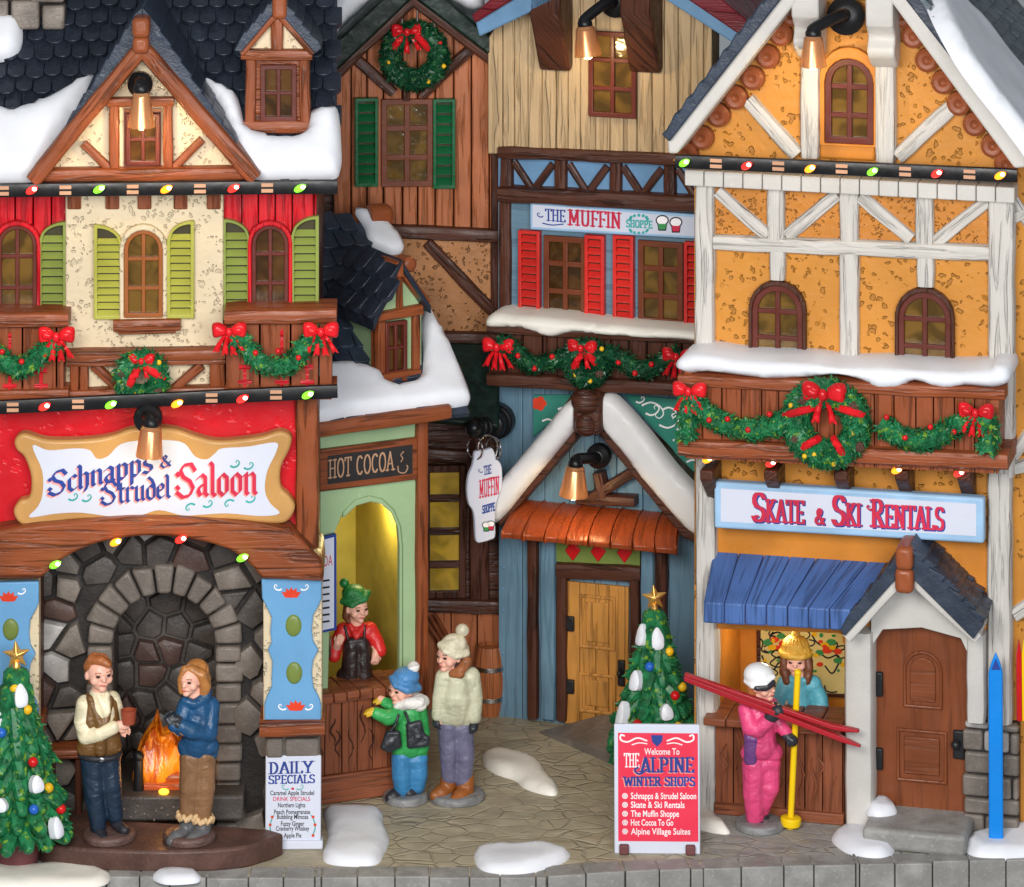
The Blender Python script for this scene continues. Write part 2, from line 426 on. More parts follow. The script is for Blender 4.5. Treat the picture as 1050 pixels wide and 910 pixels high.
reg('sign_white', C(204, 208, 222), .4, 'plain', bump=0, vary=.02)
reg('sign_blue_frame', C(150, 184, 214), .4, 'plain', bump=.15)
reg('ink_blue', C(38, 62, 140), .5, 'plain', bump=0); reg('ink_red', C(196, 40, 70), .5, 'plain', bump=0); reg('ink_pink', C(236, 150, 140), .5, 'plain', bump=0)
reg('ink_teal', C(50, 160, 156), .5, 'plain', bump=0); reg('ink_black', C(34, 32, 36), .5, 'plain', bump=0); reg('ink_white', C(240, 236, 236), .5, 'plain', bump=0)
reg('ink_tan', C(180, 140, 110), .5, 'plain', bump=0); reg('poster_red', C(226, 52, 78), .4, 'plain', bump=0, vary=.03); reg('ink_green', C(60, 140, 80), .5, 'plain', bump=0)
reg('chalk', C(42, 38, 38), .5, 'plain', bump=.1)
reg('motif_red', C(214, 64, 36), .4, 'plain', bump=.1); reg('oval_green', C(112, 128, 62), .35, 'plain', bump=.4)
reg('door_tan', C(188, 130, 62), .42, 'wood', bump=.5, dark=.6); reg('door_brown', C(122, 66, 38), .35, 'wood', sx=.7, bump=.25, dark=.75)
reg('counter', C(134, 76, 50), .4, 'wood', bump=.4, dark=.55)
reg('barrel', C(168, 98, 58), .4, 'wood', bump=.4)
reg('map_paper', C(214, 196, 128), .5, 'plain', bump=.1)
reg('pot', C(108, 62, 64), .4, 'plain', bump=.3)
reg('flame', C(230, 120, 30), .2, 'flame', es=.2, bump=.6, trans=.0); reg('log', C(150, 70, 34), .35, 'wood', bump=.6, emis=C(255, 110, 20), es=.12)
reg('ember', C(255, 190, 60), .3, 'plain', emis=C(255, 170, 40), es=4)
for k, c, e in (('red', (255, 40, 34), 2.4), ('green', (120, 220, 50), 1.6), ('amber', (255, 140, 30), 2.4)):
    reg('bulb_' + k, C(*c), .2, 'plain', bump=0, emis=C(*c), es=e)
reg('glow_core', C(255, 250, 235), .3, 'plain', bump=0, emis=C(255, 246, 225), es=5)
reg('lamp_bulb', C(255, 230, 160), .2, 'plain', bump=0, emis=C(255, 226, 150), es=12)
reg('skin', C(236, 178, 156), .42, 'plain', bump=.05, vary=.04); reg('eye', C(40, 28, 24), .3, 'plain', bump=0); reg('lips', C(206, 110, 108), .4, 'plain', bump=0)
def cloth(k, c, r=.4, b=.5, v=.14, kind='cloth'): reg(k, C(*c), r, kind, bump=b, vary=v, sx=1)
cloth('hair_ginger', (170, 100, 54)); cloth('hair_brown', (112, 66, 42)); cloth('hair_dark', (58, 44, 44)); cloth('hood_tan', (176, 116, 60))
cloth('shirt_cream', (226, 214, 180)); cloth('vest', (112, 78, 38)); cloth('jeans', (28, 46, 66)); cloth('shoe', (44, 44, 50)); cloth('coat_blue', (26, 74, 114))
cloth('pants_brown', (136, 98, 66)); cloth('boot_grey', (92, 92, 94)); cloth('fur', (212, 176, 130), .6, .9); cloth('glove', (44, 48, 54)); cloth('shirt_red', (214, 42, 40))
cloth('apron', (44, 30, 28)); cloth('hat_green', (30, 116, 56), .5, .8); cloth('hat_blue', (74, 132, 184), .5, .8); cloth('coat_green', (54, 164, 84)); cloth('pants_blue', (58, 128, 178))
cloth('mitten_yellow', (206, 166, 40)); cloth('hat_cream', (222, 212, 184), .5, .8); cloth('coat_cream', (196, 194, 166)); cloth('pants_purple', (104, 102, 128)); cloth('boot_brown', (146, 84, 36))
cloth('collar_brown', (150, 90, 50), .6, .8); cloth('pink', (224, 72, 124)); cloth('pink_dark', (112, 66, 128)); cloth('helmet', (238, 238, 238), .25, .05, .02, 'plain'); cloth('hat_yellow', (226, 176, 64), .5, .8)
cloth('sweater_teal', (92, 172, 188)); cloth('mitten_red', (214, 70, 76)); cloth('stand_grey', (126, 126, 126), .5, .5); cloth('stand_brown', (96, 72, 66), .5, .5); cloth('white_fur', (236, 232, 226), .6, .9)
cloth('ski_red', (168, 34, 44), .3, .05, .1, 'plain'); cloth('pole_yellow', (240, 200, 20), .3, .02, .05, 'plain'); cloth('ski_blue', (20, 130, 218), .3, .02, .05, 'plain'); cloth('cup', (150, 70, 48), .35, .1, .1, 'plain'); cloth('mug', (226, 224, 220), .3, .1)
# shade: thin copper cone that lets some light through
sm = bpy.data.materials.new('lamp_shade'); sm.use_nodes = True; nt = sm.node_tree; bs = nt.nodes['Principled BSDF']
bs.inputs['Base Color'].default_value = C(214, 152, 104); bs.inputs['Metallic'].default_value = .55; bs.inputs['Roughness'].default_value = .25
tr = nt.nodes.new('ShaderNodeBsdfTranslucent'); tr.inputs[0].default_value = C(255, 214, 150); mx = nt.nodes.new('ShaderNodeMixShader'); mx.inputs[0].default_value = .14
nt.links.new(bs.outputs[0], mx.inputs[1]); nt.links.new(tr.outputs[0], mx.inputs[2]); nt.links.new(mx.outputs[0], nt.nodes['Material Output'].inputs[0]); m['shade'] = sm
# ------------------------------------------------------------------ reusable builders
def window(pl, par, x0, x1, y0, y1, cols=2, rows=3, arched=False, o=.0, d=.075, mf='sash_red', mp='pane', t=4.5, tm=4.0, casing=None, name='window'):
    a0, a1, b0, b1 = pl.box(x0, x1, y0, y1, o + d); k = pl.sc((x0 + x1) / 2, (y0 + y1) / 2)
    T = t * k; f = MB()
    shp = (lambda q: arch(a0 + q, a1 - q, b0 + q, b1 - q)) if arched else (lambda q: [(a0 + q, b0 + q), (a1 - q, b0 + q), (a1 - q, b1 - q), (a0 + q, b1 - q)])
    f.ring(pl, shp(0), shp(T), o, o + d)
    w = tm * k / 2; rise = (a1 - a0) / 2 if arched else 0
    for i in range(1, cols):
        x = a0 + (a1 - a0) * i / cols; f.ab(pl, x - w, x + w, b0 + T * .8, b1 - T * .8, o + .004, o + d - .012)
    for j in range(1, rows):
        y = b0 + (b1 - b0) * j / rows; f.ab(pl, a0 + T * .8, a1 - T * .8, y - w, y + w, o + .004, o + d - .014)
    fr = f.build(name, m[mf], par, bev=.008)
    p = MB(); p.prism(pl, shp(T * .6), o - .02, o + .012); p.build('pane', m[mp], fr)
    if casing:
        c = MB(); q = -3.2 * k; c.ring(pl, shp(q), shp(-.1 * k), o - .01, o + d + .03); c.build('casing', m[casing], fr, bev=.012)
    return fr
def shutter(pl, par, x0, x1, y0, y1, mat, o=0.0, d=.06, n=9, crown=0, tilt=0):
    """crown: +1 the arch rises to the right side, -1 to the left side"""
    a0, a1, b0, b1 = pl.box(x0, x1, y0, y1, o + d); k = pl.sc(x0, y0); t = 3.6 * k; mb = MB()
    def shp(q):
        L, r_, lo, hi_ = a0 + q, a1 - q, b0 + q, b1 - q
        if not crown: return [(L, lo), (r_, lo), (r_, hi_), (L, hi_)]
        w = r_ - L; top = [(L + w * i / 8, hi_ - (w * .75) * (1 - math.sqrt(max(0, 1 - ((8 - i) / 8) ** 2)))) for i in range(9)]
        if crown < 0: top = [(L + r_ - x, y) for x, y in top]; top = top[::-1]
        return [(L, lo), (r_, lo)] + top[::-1]
    mb.ring(pl, shp(0), shp(t), o, o + d)
    h = (b1 - b0 - 2 * t); top = b1 - t - (.3 * (a1 - a0) if crown else 0)
    for i in range(n):
        y0_ = b0 + t + (top - b0 - t) * i / n; y1_ = b0 + t + (top - b0 - t) * (i + .7) / n
        A0, A1 = a0 + t * .8, a1 - t * .8; vs = [pl.at(A0, y0_, o + d * .98), pl.at(A1, y0_, o + d * .98), pl.at(A1, y1_, o + d * .3), pl.at(A0, y1_, o + d * .3), pl.at(A0, y0_ - .004, o + .01), pl.at(A1, y0_ - .004, o + .01)]
        mb.add(vs, [[0, 1, 2, 3], [4, 5, 1, 0], [0, 3, 4], [1, 5, 2]])
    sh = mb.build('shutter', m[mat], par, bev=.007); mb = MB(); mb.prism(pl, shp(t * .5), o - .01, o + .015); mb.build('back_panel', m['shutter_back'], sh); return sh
def leaf_tube(mb, path, r, n, ln=.09, w=.032, close=False):
    pts = [V(p) for p in path]; mb.tube(pts, [r * .9 * (1 + .12 * noise.noise(p * 6)) for p in pts], 10, close)
    for _ in range(n):
        i = R.randrange(len(pts) - (0 if close else 1)); p = pts[i].lerp(pts[(i + 1) % len(pts)], R.random())
        t = (pts[(i + 1) % len(pts)] - pts[i]).normalized(); x = t.cross(V((.1, .2, .97))); x = x.normalized() if x.length > .1 else V((1, 0, 0)); y = x.cross(t)
        a = R.random() * 6.283; q = x * math.cos(a) + y * math.sin(a)
        if q.y > .5: continue
        sgn = 1 if R.random() < .75 else -1
        d = (q * rnd(.5, 1.1) + t * sgn * rnd(.5, 1.1) + V((rnd(-.3, .3), rnd(-.3, .3), rnd(-.3, .3)))).normalized()
        s = d.cross(q); s = s.normalized() if s.length > .05 else t
        b = p + q * r * .72; L = ln * rnd(.7, 1.25); nn = s.cross(d)
        mb.add([b, b + d * L * .45 + s * w + nn * .004, b + d * L, b + d * L * .45 - s * w + nn * .004, b + d * L * .5 + nn * w * .55], [[0, 1, 4], [1, 2, 4], [2, 3, 4], [3, 0, 4]])
def bow(pl, par, px, py, wpx, o, mat='bow', tails=4, tl=1.0):
    k = pl.sc(px, py, o) * wpx; a, b = pl.hit(px, py, o); mb = MB()
    def P(pts, T, oo=0): pillow(mb, pl, smooth_loop([(a + x * k, b + y * k) for x, y in pts], 3), T * k, .12 * k, .07 * k, o + oo * k, .25)
    for s in (-1, 1):
        P([(s * .05, .1), (s * .28, .27), (s * .5, .24), (s * .52, .0), (s * .46, -.18), (s * .25, -.15), (s * .05, -.08)], .17)
        P([(s * .12, .1), (s * .3, .2), (s * .42, .14), (s * .42, -.02), (s * .3, -.08), (s * .12, -.02)], .1, .11)
    for i in range(tails):
        f = (i - (tails - 1) / 2) / max(1, (tails - 1) / 2); x1 = f * .42 * tl; L = (-.75 + .12 * abs(f)) * tl
        P([(f * .08 - .04, -.05), (f * .08 + .04, -.05), (x1 * .7 + .07, L * .6), (x1 + .1, L), (x1, L * .93), (x1 - .08, L), (x1 * .7 - .07, L * .55)], .09, .03)
    c = pl.at(a, b + .02 * k, o + .2 * k); mb.ell(c, (.11 * k, .1 * k, .14 * k))
    return mb.build('bow', m[mat], par, sharp=60)
def wreath(label, pl, px, py, Rpx, rpx, o, mat='foliage', n=1500, bw=None, cones=(), dots=(), ribbons=(), sq=1.0):
    k = pl.sc(px, py, o); a, b = pl.hit(px, py, o); th = thing('wreath', label, 'wreath', pl.at(a, b, o), None)
    path = [pl.at(a + Rpx * k * math.cos(t), b + Rpx * k * sq * math.sin(t), o + rpx * k * .6) for t in [6.283 * i / 48 for i in range(48)]]
    mb = MB(); leaf_tube(mb, path, rpx * k, n, .085, .026, True); mb.build('needles', m[mat], th, sharp=25)
    for ax, ay in cones:
        q = MB(); c = V(pl.w(px + ax, py + ay, o + rpx * k * 1.3))
        q.ell(c, .05, n=8, m=6)
        for i in range(26):
            u = i / 26; t = i * 2.4; q.ell(c + pl.N * (.05 - .075 * u) + (pl.A * math.cos(t) + pl.B * math.sin(t)) * .06 * math.sqrt(u), (.018, .018, .012), n=6, m=4)
        q.build('pinecone', m['cone'], th)
    for ax, ay, mt in dots:
        q = MB(); q.ell(pl.w(px + ax, py + ay, o + rpx * k * 1.45), .028, n=10, m=7); q.build('ornament', m[mt], th)
    for (x0, y0), (x1, y1) in ribbons:
        q = MB(); pts = [pl.w(px + x0 + (x1 - x0) * t, py + y0 + (y1 - y0) * t, o + rpx * k * (1.0 + .75 * math.sin(math.pi * t))) for t in (0, .25, .5, .75, 1)]
        q.tube(pts, .042, 8); q.build('ribbon', m['bow'], th)
    if bw: bow(pl, th, px + bw[0], py + bw[1], bw[2], o + rpx * k * 1.3, tails=bw[3] if len(bw) > 3 else 3)
    return th
def garland(label, pl, paths, rpx, o, bows, berries, mat='foliage', dens=420):
    allp = [q for p in paths for q in p]; x, y = allp[0]; th = thing('garland', label, 'garland', pl.w(x, y, o)); mb = MB()
    for p in paths:
        k = pl.sc(*p[0], o); sp = [pl.w(q.x, q.y, o + rpx * k * .6) for q in smooth_path(p, 6)]
        L = sum((sp[i + 1] - sp[i]).length for i in range(len(sp) - 1)); leaf_tube(mb, sp, rpx * k, int(L * dens * rpx / 9), .085, .026)
    mb.build('needles', m[mat], th, sharp=25)
    for bx, by in berries:
        q = MB(); k = pl.sc(bx, by); q.ell(pl.w(bx, by, o + rpx * k * 1.6), 3.0 * k, n=10, m=7); q.build('berry', m['berry'], th)
    for bx, by, w in bows: bow(pl, th, bx, by, w, o + rpx * pl.sc(bx, by) * 1.2)
    return th
def gooseneck(label, pl, sx, sy, tx, ty, wall, o_wall, o_lamp, ps, L=48, r0=9.5, r1=14, power=10):
    """copper shade hanging under (sx,sy) with its rim at (tx,ty); wall = px of the black wall mount"""
    k = pl.sc(sx, sy, o_lamp); P0 = pl.w(sx, sy, o_lamp); P1 = pl.w(tx, ty, o_lamp); ax = (P1 - P0).normalized(); ln = (P1 - P0).length
    th = thing('wall_lamp', label, 'lamp', pl.w(*wall, o_wall), 'copper cone lamps on the house fronts')
    mb = MB(); W = pl.w(*wall, o_wall); mb.lathe(W - pl.N * .02, [(0, ps * k), (.10, ps * k), (.13, ps * k * .75), (.16, ps * k * .5)], pl.N, 18); mb.build('mount', m['black'], th, bev=.01)
    mb = MB(); top = P0 - ax * .02; mb.tube(smooth_path([W + pl.N * .1, W + pl.N * (o_lamp - o_wall) * .55 + V((0, 0, .05)), top - ax * .05, P0 + ax * .03], 6), .062, 12); mb.ell(top, .085, n=14, m=9)
    mb.build('arm', m['black'], th)
    mb = MB(); r0, r1 = r0 * k, r1 * k; t = .012
    mb.lathe(P0, [(.0, .01), (0, r0 * .8), (.03, r0), (ln * .12, r0 * .95), (ln * .16, r0), (ln, r1), (ln + .006, r1 - .004), (ln, r1 - t), (ln * .16, r0 - t), (.04, r0 - t), (.04, .01)], ax, 28, False)
    mb.build('shade', m['shade'], th)
    mb = MB(); mb.ell(P0 + ax * (ln * .86), (r1 * .5, r1 * .5, r1 * .62), n=12, m=8); mb.build('bulb', m['lamp_bulb'], th)
    for i, (f, pw, rr) in enumerate(((1.22, power, .05),)):
        li = bpy.data.lights.new('lamp_glow', 'POINT'); li.energy = pw; li.color = (1, .74, .36); li.shadow_soft_size = rr
        lo = bpy.data.objects.new('lamp_glow', li); COL.objects.link(lo); lo.location = P0 + ax * ln * f - WORLD[th.name]; lo.parent = th
    return th
def light_strip(label, pl, p0, p1, h, o, bulbs, pads, wire=False):
    th = thing('light_string', label, 'string lights', pl.w(*p0, o)); k = pl.sc(*p0, o)
    if not wire:
        mb = MB(); a, b = pl.hit(*p0, o), pl.hit(*p1, o); mb.beam(pl, a, b, h * k, o - .06, o, 0); mb.build('strip', m['black'], th, bev=.004)
        mb = MB()
        for x in pads:
            t = (x - p0[0]) / (p1[0] - p0[0]); y = p0[1] + (p1[1] - p0[1]) * t
            for dy in (-.2, .22): mb.rect(pl, x - 6, x + 6, y + dy * h - h * .13, y + dy * h + h * .13, o - .001, o + .006)
        if pads: mb.each('contact_pad', m['pad'], th)
    for x, y, c in bulbs:
        mb = MB(); c0 = pl.w(x, y, o + .06); ax = (pl.A * .8 + pl.B * .5 + pl.N * .5).normalized()
        mb.lathe(c0 - ax * .085, [(.01, .016), (.03, .03), (.07, .038), (.115, .033), (.145, .018), (.16, .005)], ax, 12); bu = mb.build('bulb', m['bulb_' + c], th)
        mb = MB(); mb.ell(c0 + pl.N * .024 + ax * .035 , (.024, .022, .02), n=10, m=7); mb.build('glow_core', m['glow_core'], bu)
    return th
def star(par, c, r, ang=0, tilt=0):
    mb = MB(); u = V((math.cos(ang), math.sin(ang), 0)); n = V((math.sin(ang), -math.cos(ang), 0)); pts = []
    for i in range(10):
        a = math.pi / 2 + i * math.pi / 5 + tilt; q = r if i % 2 == 0 else r * .42; pts.append(c + u * math.cos(a) * q + V((0, 0, 1)) * math.sin(a) * q)
    mb.add(pts + [c + n * r * .3, c - n * r * .3], [[i, (i + 1) % 10, 10] for i in range(10)] + [[(i + 1) % 10, i, 11] for i in range(10)]); mb.lathe(c - V((0, 0, r * 1.2)), [(0, r * .22), (r * .5, r * .26), (r * .8, r * .1)], (0, 0, 1), 12)
    return mb.build('star', m['gold'], par, bev=.006, smooth=True, sharp=20)
def xmas_tree(label, loc, h, rb, pot, sz, orn, snow, group='decorated Christmas trees'):
    """h foliage height from its lower edge; orn: (angle, height fraction, material); snow the same"""
    th = thing('christmas_tree', label, 'tree', loc, group); L = V(loc); mb = MB(); z0 = pot[0]
    mb.lathe(L + V((0, 0, z0)), [(0, rb * .5), (h * .1, rb * .75), (h * .95, .05), (h, .02)], (0, 0, 1), 20)
    nt_ = 9
    for j in range(nt_):
        f = j / nt_; zc = z0 + h * (.07 + .9 * f); rr = rb * (1 - f) ** .82 * .97 + .04; nb = max(5, int(13 * (1 - f) + 4)); off = R.random()
        for i in range(nb):
            a = 6.283 * (i + off + rnd(-.12, .12)) / nb; d = V((math.cos(a), math.sin(a), 0)); ln = rr * rnd(.9, 1.08); w = 6.283 * rr / nb * .62
            b0 = L + V((0, 0, zc + h * .07)) + d * ln * .35; tip = L + V((0, 0, zc - h * .035 * rnd(.6, 1.4))) + d * ln
            mb.cap(b0, tip - d * w * .25, w * 1.1, w * .5, 8)
            for q in range(13):
                t = R.random(); p = b0.lerp(tip, t); sd = V((-d.y, d.x, 0)); r = w * (.95 - .5 * t); an = rnd(-1.2, 4.2); nn = sd * math.cos(an) + V((0, 0, 1)) * math.sin(an)
                dd = (d * 1.0 + nn * .5 + V((0, 0, -.45)) + sd * rnd(-.4, .4)).normalized(); s = dd.cross(nn); s = s.normalized() if s.length > .05 else sd; b = p + nn * r * .8; l = .085 * rnd(.6, 1.2)
                mb.add([b - s * .03, b + s * .03, b + dd * l, b + dd * l * .4 + nn * .016], [[0, 1, 3], [1, 2, 3], [2, 0, 3]])
    mb.build('crown', m['foliage'], th, sharp=28)
    if pot[0] > 0:
        q = MB(); q.lathe(L, [(0, pot[1] * .85), (pot[0] * .9, pot[1]), (pot[0] * .95, pot[1] * 1.06), (pot[0] * 1.05, pot[1] * 1.06), (pot[0] * 1.05, pot[1] * .8)], (0, 0, 1), 28); q.build('pot', m['pot'], th, bev=.01)
    def pos(a, f, e): rr = rb * (1 - f) ** .82 + .03; return L + V((math.sin(a) * rr * e, -math.cos(a) * rr * e, z0 + h * f))
    for a, f, mt in orn:
        q = MB(); q.ell(pos(a, f, 1.02), .052, n=14, m=10); q.build('ornament', m[mt], th)
    for a, f, ln in snow:
        c = pos(a, f, 1.0); up = V((-math.sin(a) * rb * .8, math.cos(a) * rb * .8, h)).normalized(); sd = V((math.cos(a), math.sin(a), 0)); out = sd.cross(up)
        q = MB(); pl = Pl(c, sd, up)
        pillow(q, pl, smooth_loop([(-.045, -ln * .5), (.05, -ln * .46), (.07, -ln * .1), (.05, ln * .25), (.0, ln * .55), (-.05, ln * .3), (-.065, -ln * .15)], 4), .025, .05, .03, .05, .1, .08); q.build('snow_dab', m['snow'], th)
    star(th, L + V((0, 0, z0 + h + sz * .8)), sz, 0, .08)
    return th
def shingles(mb, pl, a0, a1, b0, b1, w, h, keep, th=.035, cut=.25, jit=.12, o=0.0):
    j = 0; b = b0
    while b < b1:
        a = a0 - w + (w / 2 if j % 2 else 0)
        while a < a1:
            ww = w * rnd(.9, 1.0); x = a + rnd(-1, 1) * w * .04; y = b + rnd(-1, 1) * h * jit
            if keep((x + ww / 2, b + h * .35)):
                c = cut * ww; hh = h * 1.35; t0 = th * rnd(.8, 1.3)
                out = [(x + c, y), (x + ww - c, y), (x + ww, y + c * .8), (x + ww, y + hh), (x, y + hh), (x, y + c * .8)]
                n = 6; vs = []
                for (p, q) in out: u = (q - y) / hh; vs.append(pl.at(p, q, o + t0 * (1.6 - 1.5 * u)))
                for (p, q) in out: vs.append(pl.at(p, q, o - .01))
                mb.add(vs, [list(range(n))] + [[i, i + n, (i + 1) % n + n, (i + 1) % n] for i in range(n)])
            a += w
        b += h; j += 1
def planks(mb, pl, poly, w, o0, o1, g=90, jag=0, gap=.012):
    """vertical boards filling a polygon (plane coordinates), cut to its outline"""
    xs = [p[0] for p in poly]; a = min(xs)
    while a < max(xs) - .01:
        ww = w * rnd(.85, 1.15); b = min(a + ww, max(xs)); q = clip(clip(poly, (a + gap / 2, 0), (1, 0)), (b - gap / 2, 0), (-1, 0))
        if len(q) > 2: mb.prism(pl, q, o0, o1 + rnd(-.006, .006), g)
        a = b
def clip(poly, p, nrm):
    out = []; n = len(poly); d = lambda q: (q[0] - p[0]) * nrm[0] + (q[1] - p[1]) * nrm[1]
    for i in range(n):
        A, B = poly[i], poly[(i + 1) % n]; da, db = d(A), d(B)
        if da >= 0: out.append(A)
        if (da >= 0) != (db >= 0): t = da / (da - db); out.append((A[0] + (B[0] - A[0]) * t, A[1] + (B[1] - A[1]) * t))
    return out
def rubble(mbs, pl, poly, s, o, th, gap=.03, keep=None, wts=None):
    """irregular field stones: Voronoi cells inside a convex box, each a bevelled lump; mbs a list of mesh builders to spread over"""
    xs = [p[0] for p in poly]; ys = [p[1] for p in poly]; seeds = []
    y = min(ys) - s; j = 0
    while y < max(ys) + s:
        x = min(xs) - s + (s * .5 if j % 2 else 0)
        while x < max(xs) + s: seeds.append((x + rnd(-.34, .34) * s, y + rnd(-.34, .34) * s)); x += s
        y += s * .82; j += 1
    for i, p in enumerate(seeds):
        if keep and not keep(p): continue
        c = [(p[0] - s * 1.2, p[1] - s * 1.2), (p[0] + s * 1.2, p[1] - s * 1.2), (p[0] + s * 1.2, p[1] + s * 1.2), (p[0] - s * 1.2, p[1] + s * 1.2)]
        for q in seeds:
            dx, dy = q[0] - p[0], q[1] - p[1]; L = math.hypot(dx, dy)
            if 0 < L < 2.6 * s: c = clip(c, (p[0] + dx / 2 - dx / L * gap / 2, p[1] + dy / 2 - dy / L * gap / 2), (-dx / L, -dy / L))
        for k in range(len(poly)):
            A, B = poly[k], poly[(k + 1) % len(poly)]; dx, dy = B[0] - A[0], B[1] - A[1]; L = math.hypot(dx, dy); c = clip(c, A, (-dy / L, dx / L)) if len(c) > 2 else c
        if len(c) < 3: continue
        h = th * rnd(.6, 1.25); n = len(c); cx = sum(q[0] for q in c) / n; cy = sum(q[1] for q in c) / n
        vs = [pl.at(a, b, o - .02) for a, b in c]
        for f, hh in ((.97, .55), (.9, .88), (.72, 1.0)): vs += [pl.at(cx + (a - cx) * f, cy + (b - cy) * f, o + h * hh) for a, b in c]
        fs = [[i2 + r_ * n, (i2 + 1) % n + r_ * n, (i2 + 1) % n + (r_ + 1) * n, i2 + (r_ + 1) * n] for r_ in range(3) for i2 in range(n)] + [list(range(3 * n, 4 * n))]
        mbs[R.choices(range(len(mbs)), wts)[0]].add(vs, fs)
# ------------------------------------------------------------------ writing
def hull(P):
    P = sorted(set((round(x, 6), round(y, 6)) for x, y in P))
    def half(Q):
        h = []
        for p in Q:
            while len(h) > 1 and (h[-1][0] - h[-2][0]) * (p[1] - h[-2][1]) - (h[-1][1] - h[-2][1]) * (p[0] - h[-2][0]) <= 0: h.pop()
            h.append(p)
        return h
    a, b = half(P), half(P[::-1]); return a[:-1] + b[:-1]
FR = {  # broken-pen gothic letters: pen strokes, x-height 1
 'S': (.95, [[(.92, 1.2), (.72, 1.52), (.36, 1.48), (.2, 1.2), (.34, .92), (.66, .72), (.82, .4), (.66, .06), (.3, -.02), (.0, .22)], [(.0, 1.12), (.12, .98)], [(.0, .5), (.12, .36)]]),
 'c': (.56, [[(.5, .86), (.36, 1), (.14, .82), (.14, .2), (.3, 0), (.52, .14)]]),
 'h': (.68, [[(.06, 1.55), (.16, 1.42), (.16, .1), (.24, .02)], [(.16, .8), (.4, 1.0), (.53, .86), (.53, .12), (.42, -.2)]]),
 'n': (.7, [[(.04, .9), (.15, 1), (.15, .1), (.24, .02)], [(.15, .8), (.42, 1.0), (.54, .86), (.54, .12), (.64, .02)]]),
 'a': (.66, [[(.1, .84), (.3, 1), (.47, .86), (.47, .12), (.58, .02)], [(.47, .56), (.2, .46), (.12, .26), (.22, .04), (.47, .22)]]),
 'p': (.7, [[(.04, .92), (.15, 1), (.15, -.5)], [(.15, .84), (.4, 1), (.55, .84), (.55, .2), (.38, 0), (.15, .1)]]),
 's': (.58, [[(.5, .9), (.32, 1), (.13, .84), (.15, .62), (.46, .42), (.5, .18), (.3, 0), (.06, .14)]]),
 't': (.52, [[(.25, 1.3), (.25, .14), (.37, 0), (.5, .1)], [(.04, .95), (.47, .95)]]),
 'r': (.56, [[(.04, .9), (.15, 1), (.15, .1), (.24, .02)], [(.15, .82), (.38, 1), (.52, .88)]]),
 'u': (.7, [[(.04, .9), (.15, 1), (.15, .12), (.3, 0), (.5, .16)], [(.42, .92), (.53, 1), (.53, .12), (.63, .02)]]),
 'd': (.64, [[(.54, .18), (.34, 0), (.14, .18), (.14, .76), (.32, .96), (.54, .8)], [(.46, .04), (.56, .16), (.56, .9), (.42, 1.3), (.2, 1.52)]]),
 'e': (.58, [[(.52, .14), (.32, 0), (.14, .18), (.14, .82), (.34, 1), (.5, .82), (.44, .6), (.14, .5)]]),
 'l': (.36, [[(.06, 1.55), (.17, 1.42), (.17, .12), (.3, .0)]]),
 'o': (.66, [[(.32, 1), (.13, .82), (.13, .18), (.33, 0), (.52, .18), (.52, .82), (.32, 1)]]),
 '&': (.9, [[(.8, .1), (.3, .75), (.22, .98), (.38, 1.12), (.52, .98), (.45, .78), (.15, .45), (.1, .2), (.3, 0), (.55, .1), (.78, .55)]]),
}
ARC = lambda cx, cy, rx, ry, a0, a1, n=8: [(cx + rx * math.cos(rad(a0 + (a1 - a0) * i / n)), cy + ry * math.sin(rad(a0 + (a1 - a0) * i / n))) for i in range(n + 1)]
